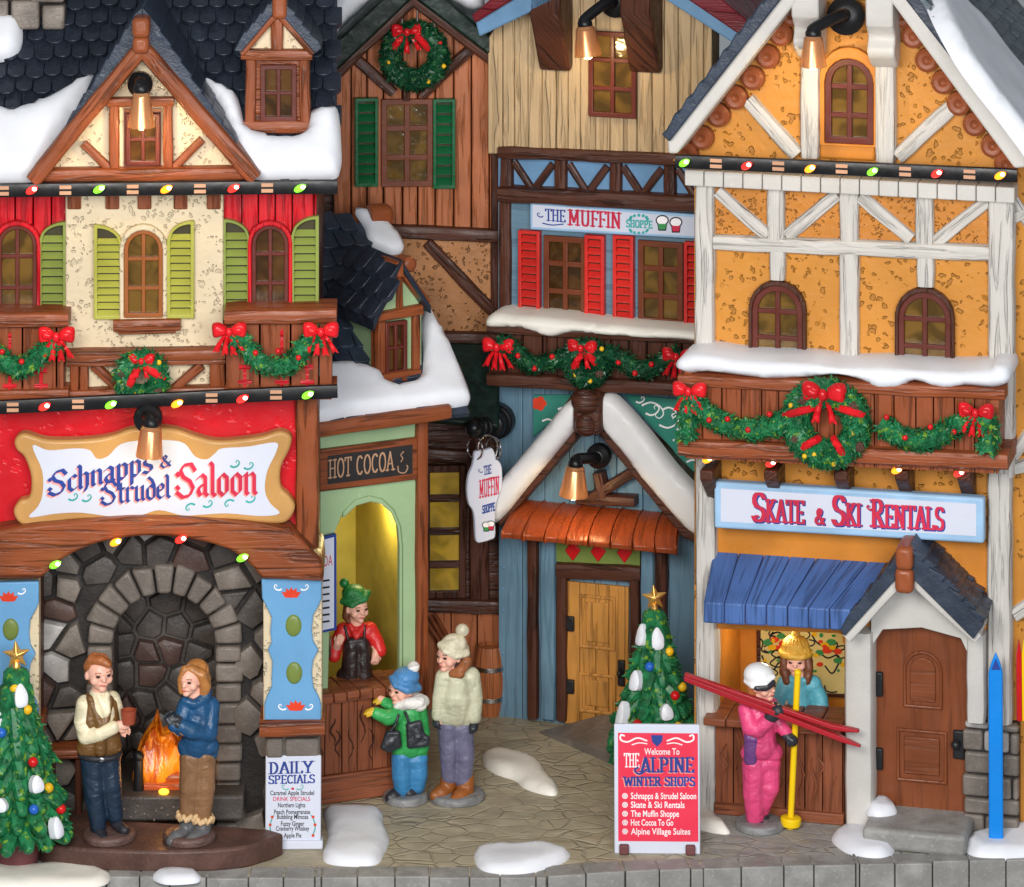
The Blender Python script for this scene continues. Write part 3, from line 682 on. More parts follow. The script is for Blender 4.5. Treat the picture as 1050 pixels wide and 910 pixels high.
CP = {  # fat-and-thin capitals, height 1
 'A': (.56, [[(.06, 0), (.28, 1)], [(.28, 1), (.5, 0)], [(.13, .36), (.42, .36)]], [(.06, 0), (.5, 0)]),
 'C': (.54, [ARC(.29, .5, .22, .5, 45, 315)], []), 'D': (.56, [[(.12, 0), (.12, 1), (.22, 1)] + ARC(.2, .5, .26, .5, 90, -90) + [(.12, 0)]], [(.12, 0), (.12, 1)]),
 'E': (.5, [[(.12, 0), (.12, 1)], [(.12, 1), (.42, 1), (.42, .86)], [(.12, .52), (.34, .52), (.34, .44)], [(.12, 0), (.44, 0), (.44, .16)]], [(.12, 0), (.12, 1)]),
 'F': (.46, [[(.12, 0), (.12, 1)], [(.12, 1), (.42, 1), (.42, .86)], [(.12, .52), (.34, .52), (.34, .44)]], [(.12, 0), (.12, 1)]),
 'H': (.6, [[(.12, 0), (.12, 1)], [(.46, 0), (.46, 1)], [(.12, .52), (.46, .52)]], [(.12, 0), (.12, 1), (.46, 0), (.46, 1)]),
 'I': (.26, [[(.12, 0), (.12, 1)]], [(.12, 0), (.12, 1)]), 'K': (.56, [[(.12, 0), (.12, 1)], [(.44, 1), (.14, .45)], [(.2, .55), (.48, 0)]], [(.12, 0), (.12, 1), (.44, 1), (.48, 0)]),
 'L': (.48, [[(.12, 1), (.12, 0), (.42, 0), (.42, .18)]], [(.12, 1), (.12, 0)]), 'M': (.72, [[(.12, 0), (.12, 1)], [(.12, 1), (.34, .2)], [(.34, .2), (.56, 1)], [(.56, 1), (.56, 0)]], [(.12, 0), (.56, 0), (.12, 1), (.56, 1)]),
 'N': (.62, [[(.12, 0), (.12, 1)], [(.12, 1), (.48, 0)], [(.48, 0), (.48, 1)]], [(.12, 0), (.12, 1), (.48, 1)]), 'O': (.58, [ARC(.29, .5, .22, .5, 0, 360, 16)], []),
 'P': (.54, [[(.12, 0), (.12, 1), (.22, 1)] + ARC(.24, .74, .2, .26, 90, -90) + [(.12, .48)]], [(.12, 0), (.12, 1)]),
 'R': (.58, [[(.12, 0), (.12, 1), (.22, 1)] + ARC(.24, .75, .2, .25, 90, -90) + [(.12, .5)], [(.24, .5), (.5, 0)]], [(.12, 0), (.12, 1), (.5, 0)]),
 'S': (.5, [ARC(.26, .75, .18, .25, 20, 260, 8) + ARC(.24, .25, .2, .25, 80, -160, 8)], []), 'T': (.52, [[(.26, 0), (.26, 1)], [(.04, .84), (.04, 1), (.48, 1), (.48, .84)]], [(.26, 0)]),
 'U': (.6, [[(.12, 1), (.12, .3)] + ARC(.29, .28, .17, .28, 180, 360) + [(.46, 1)]], [(.12, 1), (.46, 1)]), 'W': (.82, [[(.06, 1), (.22, 0)], [(.22, 0), (.4, .9)], [(.4, .9), (.56, 0)], [(.56, 0), (.74, 1)]], [(.06, 1), (.74, 1)]),
 'Y': (.54, [[(.04, 1), (.26, .45)], [(.48, 1), (.26, .45), (.26, 0)]], [(.04, 1), (.48, 1), (.26, 0)]),
 '&': (.6, [[(.52, 0), (.2, .62), (.18, .8), (.28, 1), (.38, .85), (.34, .66), (.1, .34), (.08, .14), (.22, 0), (.36, .06), (.5, .4)]], []),
}
def pen(mb, font, s, pl, x0, x1, yb, h, o, slope_=0, nib=(.24, .04, 40), curve=0, dx=0, dy=0, w1=1.0):
    """write s between px x0 and x1 on baseline yb (px, at x0), letter height h px; slope_ px of baseline rise over the width"""
    W = sum((font[c][0] if c in font else .32) for c in s); k = pl.sc(x0, yb, o); sx = (x1 - x0) / W; u = 0; cnt = 0
    nw, nh, na = nib; ca, sa = math.cos(rad(na)), math.sin(rad(na))
    box = [((ex * nw * ca - ey * nh * sa) / 2, (ex * nw * sa + ey * nh * ca) / 2) for ex, ey in ((1, 1), (-1, 1), (-1, -1), (1, -1))]
    for c in s:
        if c not in font: u += .32; continue
        g = font[c]; st = [list(q) for q in g[1]]
        if len(g) > 2: st += [[(x - .1, y * (1 - nh) + nh / 2), (x + .1, y * (1 - nh) + nh / 2)] for x, y in g[2]]
        for q in st:
            for A, B in zip(q, q[1:]):
                hl = hull([(A[0] + bx, A[1] + by) for bx, by in box] + [(B[0] + bx, B[1] + by) for bx, by in box])
                pts = []
                for x, y in hl:
                    X = x0 + dx + (u + x) * sx; t = (X - x0) / (x1 - x0); pts.append((X, yb + dy - slope_ * t - curve * 4 * t * (1 - t) - y * h))
                cnt += 1; oo = o + .0012 + .00012 * (cnt % 24)
                mb.v and None
                P = pl.px(pts, oo); P = P if sum(P[i][0] * P[(i + 1) % len(P)][1] - P[(i + 1) % len(P)][0] * P[i][1] for i in range(len(P))) > 0 else P[::-1]
                mb.add([pl.at(a, b, oo) for a, b in P], [list(range(len(P)))])
        u += g[0]
def txt(mb, s, pl, x0, x1, yb, h, o, slope_=0, bold=0.0, align=None):
    """built-in sans letters fitted to a px box"""
    cu = bpy.data.curves.new('t', 'FONT'); cu.body = s; cu.offset = bold; cu.resolution_u = 3; cu.fill_mode = 'FRONT'
    ob = bpy.data.objects.new('t', cu); COL.objects.link(ob); dg = bpy.context.evaluated_depsgraph_get(); me = bpy.data.meshes.new_from_object(ob.evaluated_get(dg))
    vs = [v.co.copy() for v in me.vertices]; fs = [list(p.vertices) for p in me.polygons]; bpy.data.objects.remove(ob); bpy.data.curves.remove(cu); bpy.data.meshes.remove(me)
    if not vs: return
    mx0, mx1 = min(v.x for v in vs), max(v.x for v in vs); ch = .69
    P = []
    for v in vs:
        t = (v.x - mx0) / (mx1 - mx0); P.append(pl.hit(x0 + (x1 - x0) * t, yb - slope_ * t - v.y / ch * h, o + .0015))
    mb.add([pl.at(a, b, o + .0015) for a, b in P], fs)
def line(mb, pl, pts, wpx, o, n=5, taper=False):
    sp = smooth_path(pts, n) if len(pts) > 2 else [V(p) for p in pts]; k = wpx
    L, Rr = [], []
    for i, p in enumerate(sp):
        d = (sp[min(i + 1, len(sp) - 1)] - sp[max(i - 1, 0)]).normalized(); q = V((-d.y, d.x)); w = k / 2 * (1 - .7 * i / len(sp) if taper else 1); L.append(p + q * w); Rr.append(p - q * w)
    for i in range(len(sp) - 1):
        P = pl.px([tuple(x) for x in (L[i], L[i + 1], Rr[i + 1], Rr[i])], o + .0015); mb.add([pl.at(a, b, o + .0015 + .0001 * (i % 5)) for a, b in P], [[3, 2, 1, 0]])
def scroll(mb, pl, x, y, s, o, fx=1, fy=1, w=1.6):
    line(mb, pl, [(x + fx * s * a, y + fy * s * b) for a, b in ((0, 0), (.35, -.12), (.7, .02), (.86, .3), (.72, .5), (.55, .42), (.6, .25))], w, o, 5, True)
def flat(mb, pl, pts, o, t=.004): mb.pp(pl, pts, o, o + t)
def disc(mb, pl, x, y, rx, ry, o, t=.004, n=18): mb.pp(pl, [(x + rx * math.cos(6.283 * i / n), y + ry * math.sin(6.283 * i / n)) for i in range(n)], o, o + t)
def knots(mb, pl, a0, a1, b0, b1, n, w=.012):
    for i in range(n):
        a = a0 + (a1 - a0) * (i + rnd(.2, .8)) / n; s = rnd(b0, b0 + (b1 - b0) * .45); e = min(b1, s + rnd(.3, .75) * (b1 - b0)); k = 7; f = rnd(0, 6)
        mb.tube([pl.at(a + .03 * math.sin(f + j * 1.1), s + (e - s) * j / k, .001) for j in range(k + 1)], [w * (.4 + .6 * math.sin(math.pi * (j + .3) / (k + .6))) for j in range(k + 1)], 6)
Zv = V((0, 0, 1))
def Q(s, ox, oy): return lambda pts: [(x / s + ox, y / s + oy) for x, y in pts]
def saw(p0, p1, n, amp, ph=0):
    out = []; d = V(p1) - V(p0); q = V((-d.y, d.x)).normalized()
    for i in range(n):
        a = V(p0) + d * (i / n); b = V(p0) + d * ((i + .92) / n); out += [tuple(a + q * amp * rnd(.1, .3)), tuple(b + q * amp * rnd(.8, 1.1))]
    return out
def snow(name, par, pl, pts, T=.11, r=.2, s=.07, o=.02, mat='snow', raw=False, n=4, jit=.14):
    mb = MB(); P = pl.px(pts, o) if not raw else pts; pillow(mb, pl, smooth_loop(P, n), T, r, s, o, jit, .06); return mb.build(name, m[mat], par, sharp=0)
# ================================================================== SALOON
SA = facade(160, 863, 1.5)
S = thing('saloon_building', 'red and cream timbered saloon with a stone fireplace under its arched beam', 'building', SA.w(160, 863))
mb = MB(); mb.rect(SA, -90, 306, 408, 545, -.25, 0); mb.build('wall', m['red_wall'], S)
mb = MB(); mb.rect(SA, -90, 326, 190, 420, -3.2, -.12); mb.rect(SA, -90, 326, 400, 860, -3.2, -1.45); mb.rect(SA, 272, 326, 400, 862, -1.5, -.02); mb.rect(SA, -90, 42, 560, 870, -1.5, -.02); mb.build('core_wall', m['timber_dark'], S)
mb = MB()
planks(mb, SA, SA.px([(229, 335), (325, 335), (325, 196), (229, 196)]), .2, -.15, .02); mb.build('plank_wall', m['red_plank'], S, bev=.01); mb = MB(); planks(mb, SA, SA.px([(-80, 335), (68, 335), (68, 196), (-80, 196)]), .2, -.15, .02)
mb.build('plank_wall', m['red_plank'], S, bev=.01)
mb = MB(); mb.rect(SA, 67, 229, 196, 412, -.12, .14); mb.build('bay_wall', m['cream'], S, bev=.02)
mb = MB()
for x in (76, 115, 148, 185, 219): mb.rect(SA, x - 7, x + 7, 200, 215, .13, .18, 90)
mb.each('corbel', m['timber'], S, bev=.012)
# upper windows and shutters
window(SA, S, 127, 167, 236, 326, 2, 3, True, .14, .06, 'sash_brown_lit', 'pane', casing=None)
mb = MB(); q = SA.box(127, 167, 236, 326, .2); mb.ring(SA, arch(q[0] - .045, q[1] + .045, q[2] - .03, q[3] + .06), arch(q[0], q[1], q[2], q[3]), .13, .23); mb.build('casing', m['cream'], S, bev=.015)
mb = MB(); mb.bb(SA, (116, 335), (185, 334), 13, .14, .28); mb.bb(SA, (121, 341), (180, 340), 5, .14, .24); mb.build('sill', m['timber'], S)
shutter(SA, S, 96, 126, 231, 328, 'shutter_lime', .14, .08, 11, -1); shutter(SA, S, 171, 199, 227, 327, 'shutter_lime', .14, .08, 11, 1)
window(SA, S, 258, 296, 231, 321, 2, 3, True, .02, .06, 'sash_red', 'pane_dark'); window(SA, S, -3, 38, 231, 328, 2, 3, True, .02, .06, 'sash_red', 'pane')
mb = MB()
for x0, x1, y0, y1 in ((258, 296, 231, 321), (-3, 38, 231, 328)):
    q = SA.box(x0, x1, y0, y1, .08); mb.ring(SA, arch(q[0] - .04, q[1] + .04, q[2] - .03, q[3] + .05), arch(q[0], q[1], q[2], q[3]), .0, .12)
mb.each('casing', m['red_plank'], S, bev=.012)
shutter(SA, S, 228, 257, 225, 328, 'shutter_olive', .02, .09, 10, -1); shutter(SA, S, 298, 327, 222, 323, 'shutter_olive', .02, .09, 10, 1); shutter(SA, S, 39, 68, 228, 330, 'shutter_olive', .02, .09, 10, 1)
# balcony: two planked fronts and the timbered middle
for x0, x1, dy in ((231, 345, 0), (-80, 70, 4)):
    mb = MB(); planks(mb, SA, SA.px([(x0, 410 + dy), (x1 - 4, 410 + dy), (x1 - 4, 330 + dy), (x0, 330 + dy)], .4), .34, -.1, .4, gap=.02)
    mb.bb(SA, (x0 - 1, 327 + dy), (x1, 325 + dy), 15, .0, .5); mb.bb(SA, (x0 - 1, 404 + dy), (x1, 401 + dy), 10, .0, .46); bl = mb.build('balcony_front', m['plank_brown'], S)
    mb = MB(); xs = [x0 + 20, x0 + 58, x0 + 84] if x0 > 0 else [10, 42]
    for x in xs:
        mb.rect(SA, x - 1.6, x + 1.6, 338 + dy, 400 + dy, .38, .409)
        mb.rect(SA, x - 6, x + 6, 374 + dy, 379 + dy, .38, .411); mb.rect(SA, x - 7, x + 7, 390 + dy, 394 + dy, .38, .411)
    mb.each('cut_out', m['red_plank'], bl)
mb = MB(); mb.bb(SA, (68, 367), (231, 364), 11, .1, .34); mb.bb(SA, (68, 374), (231, 371), 6, .1, .28); mb.bb(SA, (68, 407), (231, 403), 12, .1, .3)
for x in (76, 86, 219, 226): mb.bb(SA, (x, 374), (x, 404), 9, .1, .26)
mb.bb(SA, (96, 376), (124, 403), 9, .1, .25); mb.bb(SA, (207, 376), (174, 403), 9, .1, .25); mb.build('bay_frame', m['timber'], S)
# posts, arched beam
mb = MB(); mb.bb(SA, (315, 402), (315, 570), 24, -.1, .12); mb.build('post', m['timber'], S)
mb = MB(); top = smooth_path([(-90, 560), (20, 541), (70, 536), (150, 531), (240, 536), (297, 543)], 4); bot = smooth_path([(268, 594), (259, 582), (240, 567), (213, 557), (185, 552), (155, 550), (120, 553), (92, 560), (67, 572), (50, 586), (42, 594)], 3)
mb.pp(SA, [(p.x, p.y) for p in top] + [(330, 574), (332, 597)] + [(p.x, p.y) for p in bot] + [(-90, 594)], -.6, .34); mb.build('arch_beam', m['timber'], S, bev=.035)
for dx, dy in ((0, 0), (-290, 4)):
    mb = MB(); mb.rect(SA, 270 + dx, 330 + dx, 592 + dy, 748 + dy, -.2, .16); pn = mb.build('pillar', m['cream'], S, bev=.012)
    q = Q(2.675, 265 + dx, 540 + dy); mb = MB()
    Lf = [(8, 145), (10, 198), (22, 222), (36, 250), (32, 290), (36, 318), (26, 340), (38, 372), (36, 410), (36, 440), (22, 470), (16, 490), (16, 532)]
    Rt = [(172, 532), (172, 492), (166, 470), (150, 442), (146, 400), (150, 368), (164, 340), (150, 316), (146, 285), (150, 245), (164, 220), (173, 200), (173, 141)]
    mb.pp(SA, q(Lf + Rt), .14, .22); mb.build('panel', m['blue_panel'], pn, bev=.014)
    for x, y in ((96, 272), (98, 402)):
        mb = MB(); c = SA.w(*q([(x, y)])[0], .22); mb.ell(c, (.085, .03, .115)); mb.build('oval', m['oval_green'], pn)
    for x, y, s in ((90, 182, 1), (102, 492, 1)):
        mb = MB()
        for ang in (-62, -30, 0, 30, 62):
            a = rad(ang); up = 1
            t = (x + math.sin(a) * 30, y - up * math.cos(a) * 26 + 10); b = (x, y + 14); d = (math.cos(a) * 8, math.sin(a) * 8); md = ((t[0] + b[0]) / 2, (t[1] + b[1]) / 2)
            flat(mb, SA, q([b, (md[0] + d[0], md[1] + d[1]), t, (md[0] - d[0], md[1] - d[1])]), .22, .004 + .0008 * abs(ang) / 30)
        mb.build('tulip_motif', m['motif_red'], pn)
    mb = MB()
    for x, y in ((90, 172), (102, 500)):
        for f in (-1, 1): X, Y = q([(x + f * 26, y)])[0]; scroll(mb, SA, X, Y, 9, .222, f, -1, 1.6)
    mb.build('scroll_motif', m['ink_white'], pn)
    mb = MB(); mb.bb(SA, (266 + dx, 750 + dy), (333 + dx, 748 + dy), 15, -.3, .3); mb.build('capital', m['timber'], S)
    mb = MB(); mb.rect(SA, 272 + dx, 328 + dx, 756 + dy, 872, -.25, .1); mb.build('plinth', m['stone'], S, bev=.02)
    mb = MB()
    for j in range(5):
        sp = 300 + dx + (10 if j % 2 else -9)
        for xa, xb in ((273 + dx, sp - 1), (sp + 1, 327 + dx)): mb.rect(SA, xa, xb, 758 + dy + j * 22, 758 + dy + j * 22 + 20, .05, .14 + rnd(-.01, .02))
    mb.build('plinth_stones', m['stone'], S, bev=.025)
# gable over the bay
mb = MB(); mb.pp(SA, [(40, 186), (256, 184), (146, 50)], -.3, .32); mb.build('gable_wall', m['cream'], S)
mb = MB(); o0, o1 = .25, .5
mb.bb(SA, (145, 50), (33, 187), 17, o0, .62); mb.bb(SA, (145, 50), (261, 185), 17, o0, .62); mb.bb(SA, (36, 181), (258, 179), 13, o0, .5)
for x in (117, 172): mb.bb(SA, (x, 106), (x, 174), 10, o0, .42)
mb.bb(SA, (110, 106), (178, 105), 9, o0, .43); mb.bb(SA, (85, 148), (111, 174), 9, o0, .41); mb.bb(SA, (207, 144), (179, 172), 9, o0, .41); mb.build('gable_frame', m['timber'], S)
mb = MB(); mb.pp(SA, [(127, 172), (165, 172), (165, 112), (127, 112)], .2, .36); mb.build('window_recess', m['sash_brown'], S)
window(SA, S, 129, 164, 117, 170, 2, 2, False, .36, .05, 'sash_red', 'pane_dark')
mb = MB(); mb.pp(SA, saw((137, 14), (60, 138), 8, -3) + [(40, 172), (36, 186), (140, 54), (146, 54), (146, 8)], -2.4, .5); mb.pp(SA, [(146, 8), (146, 54), (150, 54), (257, 184), (256, 176)] + saw((240, 140), (155, 14), 8, -3), -2.4, .5); mb.build('gable_roof', m['shingle'], S, bev=.02)
# roof with slate courses
RS = slope(SA, 170, 188, .3, 50)
reg_ = RS.px([(-90, -60), (338, -60), (345, 187), (-90, 187)]); a0, a1 = min(p[0] for p in reg_), max(p[0] for p in reg_)
mb = MB(); mb.prism(RS, [(a0, 0), (a1, 0), (a1 - .04, 4.2), (a0, 4.2)], -.25, 0); rf = mb.build('roof', m['shingle_dark'], S)
mb = MB(); shingles(mb, RS, a0, a1, .0, 4.1, .19, .205, lambda p: p[0] < a1 - .02, .06, .3); mb.build('roof_shingles', m['shingle_dark'], rf, bev=.012)
mb = MB(); mb.bb(SA, (340, 187), (343, -10), 10, -.2, .0)
mb = MB(); P0, P1 = RS.w(18, 26), None
cp = Pl(RS.w(20, 28), SA.A, Zv); mb.rect(cp, -70, 66, -90, 32, -1.2, 0); mbs = [MB(), MB()]; ch = mb.build('chimney', m['mortar'], S, bev=.03)
mb = MB()
for x0, x1, y0, y1 in ((-60, 28, -60, -2), (31, 66, -60, 3), (-60, 8, 1, 30), (11, 40, 1, 31), (43, 66, 6, 31)): mb.rect(cp, x0, x1, y0, y1, -.1, .17 + rnd(0, .03))
mb.build('chimney_stones', m['stone'], ch, bev=.035, seg=3)
snow('roof_snow', S, RS, [(-60, 22), (8, 16), (21, 24), (23, 40), (16, 55), (-4, 62), (-60, 66)], .16, .16, .06, .1)
snow('roof_snow', S, RS, [(-80, 108), (0, 112), (20, 112), (50, 100), (92, 78), (94, 90), (84, 116), (60, 150), (36, 182), (0, 187), (-80, 187)], .2, .22, .08, .08)
snow('roof_snow', S, RS, [(206, 86), (217, 84), (240, 96), (247, 112), (252, 130), (268, 139), (300, 141), (315, 134), (318, 116), (332, 112), (346, 113), (350, 150), (349, 172), (340, 182), (300, 184), (262, 184), (244, 172), (236, 146), (226, 116)], .2, .22, .07, .08)
# dormer
dp = Pl(RS.w(284, 138), SA.A, Zv); mb = MB(); mb.rect(dp, 252, 317, 60, 140, -1.6, 0); dm = mb.build('dormer', m['timber'], S, bev=.015)
mb = MB(); mb.bb(dp, (257, 62), (256, 136), 11, -.1, .06); mb.bb(dp, (312, 62), (313, 136), 11, -.1, .06); mb.bb(dp, (250, 131), (318, 131), 14, -.1, .07); mb.bb(dp, (247, 57), (320, 57), 11, -.1, .12)
mb.bb(dp, (284, 12), (247, 55), 9, -.1, .14); mb.bb(dp, (284, 12), (322, 55), 9, -.1, .14); mb.bb(dp, (284, 20), (284, 54), 13, -.1, .1); mb.build('dormer_frame', m['timber'], dm)
mb = MB(); mb.pp(dp, [(250, 55), (318, 55), (284, 12)], -1.4, .02); mb.build('dormer_gable', m['cream'], dm)
mb = MB(); mb.pp(dp, saw((282, -6), (242, 42), 5, -3) + [(240, 52), (247, 54), (284, 10), (284, -8)], -1.6, .2); mb.pp(dp, [(284, -8), (284, 10), (323, 55), (330, 50)] + saw((327, 42), (288, -6), 5, -3), -1.6, .2); mb.build('dormer_roof', m['shingle'], dm, bev=.015)
window(dp, dm, 267, 304, 67, 125, 2, 2, False, .0, .06, 'sash_red', 'pane_dark', t=5)
mb = MB(); mb.rect(dp, 279, 294, -22, 20, -.4, .24); mb.build('ridge_end', m['brown'], dm, bev=.04, seg=3)
mb = MB(); mb.rect(SA, 135, 153, 19, 40, -.1, .76); mb.rect(SA, 135.5, 152.5, 38, 56, -.1, .72); mb.build('ridge_end', m['brown'], S, bev=.05, seg=3)
# things on the saloon
light_strip('black light strip along the saloon eaves below its snowy roof', SA, (-12, 196), (346, 192), 14, .62, [(33, 195, 'red'), (102, 194, 'green'), (171, 194, 'amber'), (240, 193, 'red'), (308, 193, 'green')], (3, 67, 136, 205, 274))
light_strip('black light strip along the balcony bottom above the saloon sign', SA, (-12, 419), (346, 402), 14, .56, [(46, 417, 'red'), (114, 415, 'green'), (182, 414, 'amber'), (249, 409, 'red'), (316, 405, 'green')], (13, 80, 217, 283))
light_strip('four small bulbs glowing under the arched beam of the fireplace', SA, (57, 578), (249, 571), 3, .36, [(57, 579, 'green'), (119, 556, 'amber'), (186, 553, 'red'), (249, 572, 'green')], (), True)
q = Q(3, 0, 380); mb = MB(); th = thing('shop_sign', 'gold framed saloon sign with blue and red gothic lettering', 'sign', SA.w(157, 540, .1))
go = [(45, 215), (75, 195), (150, 215), (280, 212), (350, 200), (400, 182), (470, 176), (540, 182), (610, 205), (680, 218), (800, 205), (860, 188), (895, 205), (890, 245), (864, 300), (864, 360), (890, 388), (907, 425), (880, 468), (820, 472), (700, 462), (600, 472), (540, 470), (490, 456), (440, 467), (380, 480), (280, 462), (200, 467), (110, 484), (60, 472), (41, 435), (60, 403), (90, 390), (95, 330), (75, 270), (50, 245)]
gi = [(100, 232), (150, 246), (230, 240), (276, 246), (298, 272), (332, 264), (370, 228), (430, 216), (520, 215), (568, 226), (600, 265), (636, 274), (662, 255), (684, 240), (760, 235), (847, 222), (850, 250), (822, 310), (815, 370), (832, 410), (860, 440), (800, 448), (700, 440), (620, 444), (560, 446), (490, 430), (430, 446), (350, 450), (250, 438), (170, 441), (90, 452), (116, 420), (131, 380), (130, 310)]
SG = Pl(SA.w(157, 490, .1), SA.A, Zv)
mb.prism(SG, smooth_loop(SG.px(q(go), .12), 4), -.08, .12); mb.build('frame', m['gold_frame'], th, bev=.035, seg=3)
mb = MB(); mb.prism(SG, smooth_loop(SG.px(q(gi), .125), 4), .1, .125); bd = mb.build('board', m['sign_white'], th)
for dx, dy, o, kk in ((-1.4, 1.3, .126, 'ink_pink'), (0, 0, .129, 'ink_blue')):
    mb = MB(); pen(mb, FR, 'Schnapps', SG, 50, 157, 509, 15.5, o, 25, (.22, .05, 40), 0, dx, dy); pen(mb, FR, '&', SG, 164, 176, 480, 11, o, 1, (.2, .05, 40), 0, dx, dy)
    pen(mb, FR, 'Strudel', SG, 104, 175, 518, 15, o, 8, (.21, .05, 40), 0, dx, dy); mb.build('lettering', m[kk], bd)
for dx, dy, o, kk in ((-1.3, 1.3, .126, 'ink_pink'), (0, 0, .129, 'ink_red')):
    mb = MB(); pen(mb, FR, 'Saloon', SG, 181, 264, 510, 22, o, 3, (.2, .05, 40), 0, dx, dy); mb.build('lettering', m[kk], bd)
mb = MB()
for x, y, f, g in ((236, 478, 1, -1), (250, 480, 1, -1), (70, 512, 1, -1), (84, 513, 1, -1), (200, 518, -1, 1), (208, 519, 1, -1), (240, 514, -1, 1), (252, 514, 1, -1)): scroll(mb, SG, x, y, 11, .127, f, g, 2.2)
mb.build('scrolls', m['ink_teal'], bd)
# fireplace
F1 = SA.off(-.45); FP = thing('fireplace', 'grey field stone fireplace with an arched opening behind the couple', 'fireplace', SA.w(168, 845, -.4))
cx, sy, r0, r1 = 168, 662, 53, 81
A_ = lambda r, t: (cx + r * math.cos(t), sy - r * math.sin(t))
mb = MB(); mb.pp(F1, [(20, 870), (20, 540), (300, 540), (300, 870), (cx + r0 + 4, 870)] + [A_(r0 + 4, math.pi * i / 16) for i in range(17)] + [(cx - r0 - 4, 870)], -.3, .0); mb.build('wall', m['mortar'], FP)
mbs = [MB() for _ in range(4)]; bx = F1.px([(24, 868), (290, 868), (290, 545), (24, 545)]); c0 = F1.hit(cx, sy); kk = F1.sc(cx, sy)
def kp(p):
    dx, dy = p[0] - c0[0], p[1] - c0[1]; return (math.hypot(dx, dy) if dy > 0 else abs(dx)) > 84 * kk
rubble(mbs, F1, bx, .35, -.01, .12, .035, kp, (6, 5, .5, 1.2))
for b_, k_ in zip(mbs, ('stone', 'stone_dark', 'stone_light', 'stone_brown')): b_.build('field_stones', m[k_], FP, bev=.025)
mb = MB(); n = 11
for i in range(n):
    t0, t1 = math.pi * (i + .06) / n, math.pi * (i + .94) / n; mb.pp(F1, [A_(r0, t0), A_(r1 + rnd(-4, 4), t0), A_(r1 + rnd(-4, 4), t1), A_(r0, t1)], -.12, .12 + rnd(-.02, .03))
for s in (-1, 1):
    y = sy + 2
    while y < 866: h = rnd(17, 23); xa, xb = sorted((cx + s * r0, cx + s * (r1 + rnd(-5, 3)))); mb.rect(F1, xa, xb, y, y + h - 2, -.12, .11 + rnd(-.02, .03)); y += h
mb.build('arch_stones', m['stone'], FP, bev=.03)
mb = MB(); ar = lambda r: F1.px([(cx + r, 870)] + [A_(r, math.pi * i / 16) for i in range(17)] + [(cx - r, 870)])
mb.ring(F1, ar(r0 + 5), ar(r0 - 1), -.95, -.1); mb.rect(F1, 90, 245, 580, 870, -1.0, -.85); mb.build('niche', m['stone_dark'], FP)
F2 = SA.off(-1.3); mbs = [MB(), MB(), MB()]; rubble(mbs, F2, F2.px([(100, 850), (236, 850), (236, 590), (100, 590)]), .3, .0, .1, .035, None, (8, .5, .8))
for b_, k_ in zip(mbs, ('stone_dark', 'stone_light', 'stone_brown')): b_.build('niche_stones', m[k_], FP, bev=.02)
PF = Pl((0, 0, .22), (1, 0, 0), (0, 1, 0))
mb = MB(); h0 = SA.hit(105, 846, .0)[0]; h1 = SA.hit(250, 846, 0)[0]; mb.ab(SA, h0, h1, .2, .46, -1.25, -.02); ht = mb.build('hearth', m['stone_dark'], FP, bev=.03)
mb = MB()
for x, y in ((127, 830), (134, 838), (141, 827), (148, 835), (158, 841), (166, 829), (172, 836), (178, 828), (160, 832), (139, 833)): mb.ell(SA.w(x, y, -.02), .013, n=8, m=6)
mb.build('studs', m['stone'], ht)
mb = MB(); mb.prism(PF, PF.px(smooth_loop([(38, 840), (42, 862), (70, 869), (120, 872), (180, 873), (235, 870), (266, 864), (275, 850)], 3)) + [PF.hit(276, 815), PF.hit(36, 815)], -.23, 0); struct(mb.build('fireside_floor', m['platform'], None, bev=.03))
# fire
fo = -.42; th = thing('fire', 'orange flames licking up from logs in the fireplace', 'fire', SA.w(165, 812, fo)); mb = MB(); FF = SA.off(fo)
pillow(mb, FF, smooth_loop(FF.px([(140, 804), (139, 782), (142, 766), (147, 756), (152, 748), (157, 741), (161, 731), (164, 742), (167, 750), (172, 746), (178, 742), (183, 752), (188, 768), (190, 804)]), 4), .16, .14, .035, 0, .5, .12); mb.build('flames', m['flame'], th)
mb = MB()
for (x0, y0), (x1, y1), r, oo in (((142, 799), (192, 797), .07, .1), ((146, 787), (190, 788), .07, .02), ((148, 806), (188, 807), .06, .16), ((140, 792), (180, 779), .055, -.08)): mb.tube([FF.w(x0, y0, oo), FF.w((x0 + x1) / 2, (y0 + y1) / 2 + 1, oo), FF.w(x1, y1, oo)], r, 10)
mb.build('logs', m['log'], th)
mb = MB(); mb.cap(FF.w(142, 812, .2), FF.w(142, 780, .2), .055, .05); mb.ell(FF.w(142, 776, .2), .06); mb.build('andiron', m['iron'], th)
mb = MB(); mb.ell(FF.w(168, 812, .32), (.055, .05, .03)); mb.build('ember', m['ember'], th)
li = bpy.data.lights.new('fire_glow', 'POINT'); li.energy = 4.5; li.color = (1, .5, .15); li.shadow_soft_size = .12; lo = bpy.data.objects.new('fire_glow', li); COL.objects.link(lo); lo.location = FF.w(172, 790, .42) - WORLD[th.name]; lo.parent = th
th = thing('bench', 'small wooden bench beside the fireplace behind the big Christmas tree', 'bench', SA.w(62, 830, -.2)); mb = MB(); B_ = SA.off(-.2); mb.bb(B_, (46, 775), (86, 774), 10, -.4, .05); mb.build('seat', m['timber'], th)
for x in (52, 80): mb = MB(); mb.bb(B_, (x, 779), (x, 846), 7, -.3, .0); mb.build('leg', m['timber_dark'], th)
gooseneck('copper cone lamp in the saloon gable in front of its window', SA, 145, 94, 145, 130, (144, 86), .45, .85, 13, r0=9, r1=14, power=20)
gooseneck('copper cone lamp hanging over the top of the saloon sign', SA, 155, 437, 153, 468, (152, 428), .5, .8, 15, r0=11, r1=14)
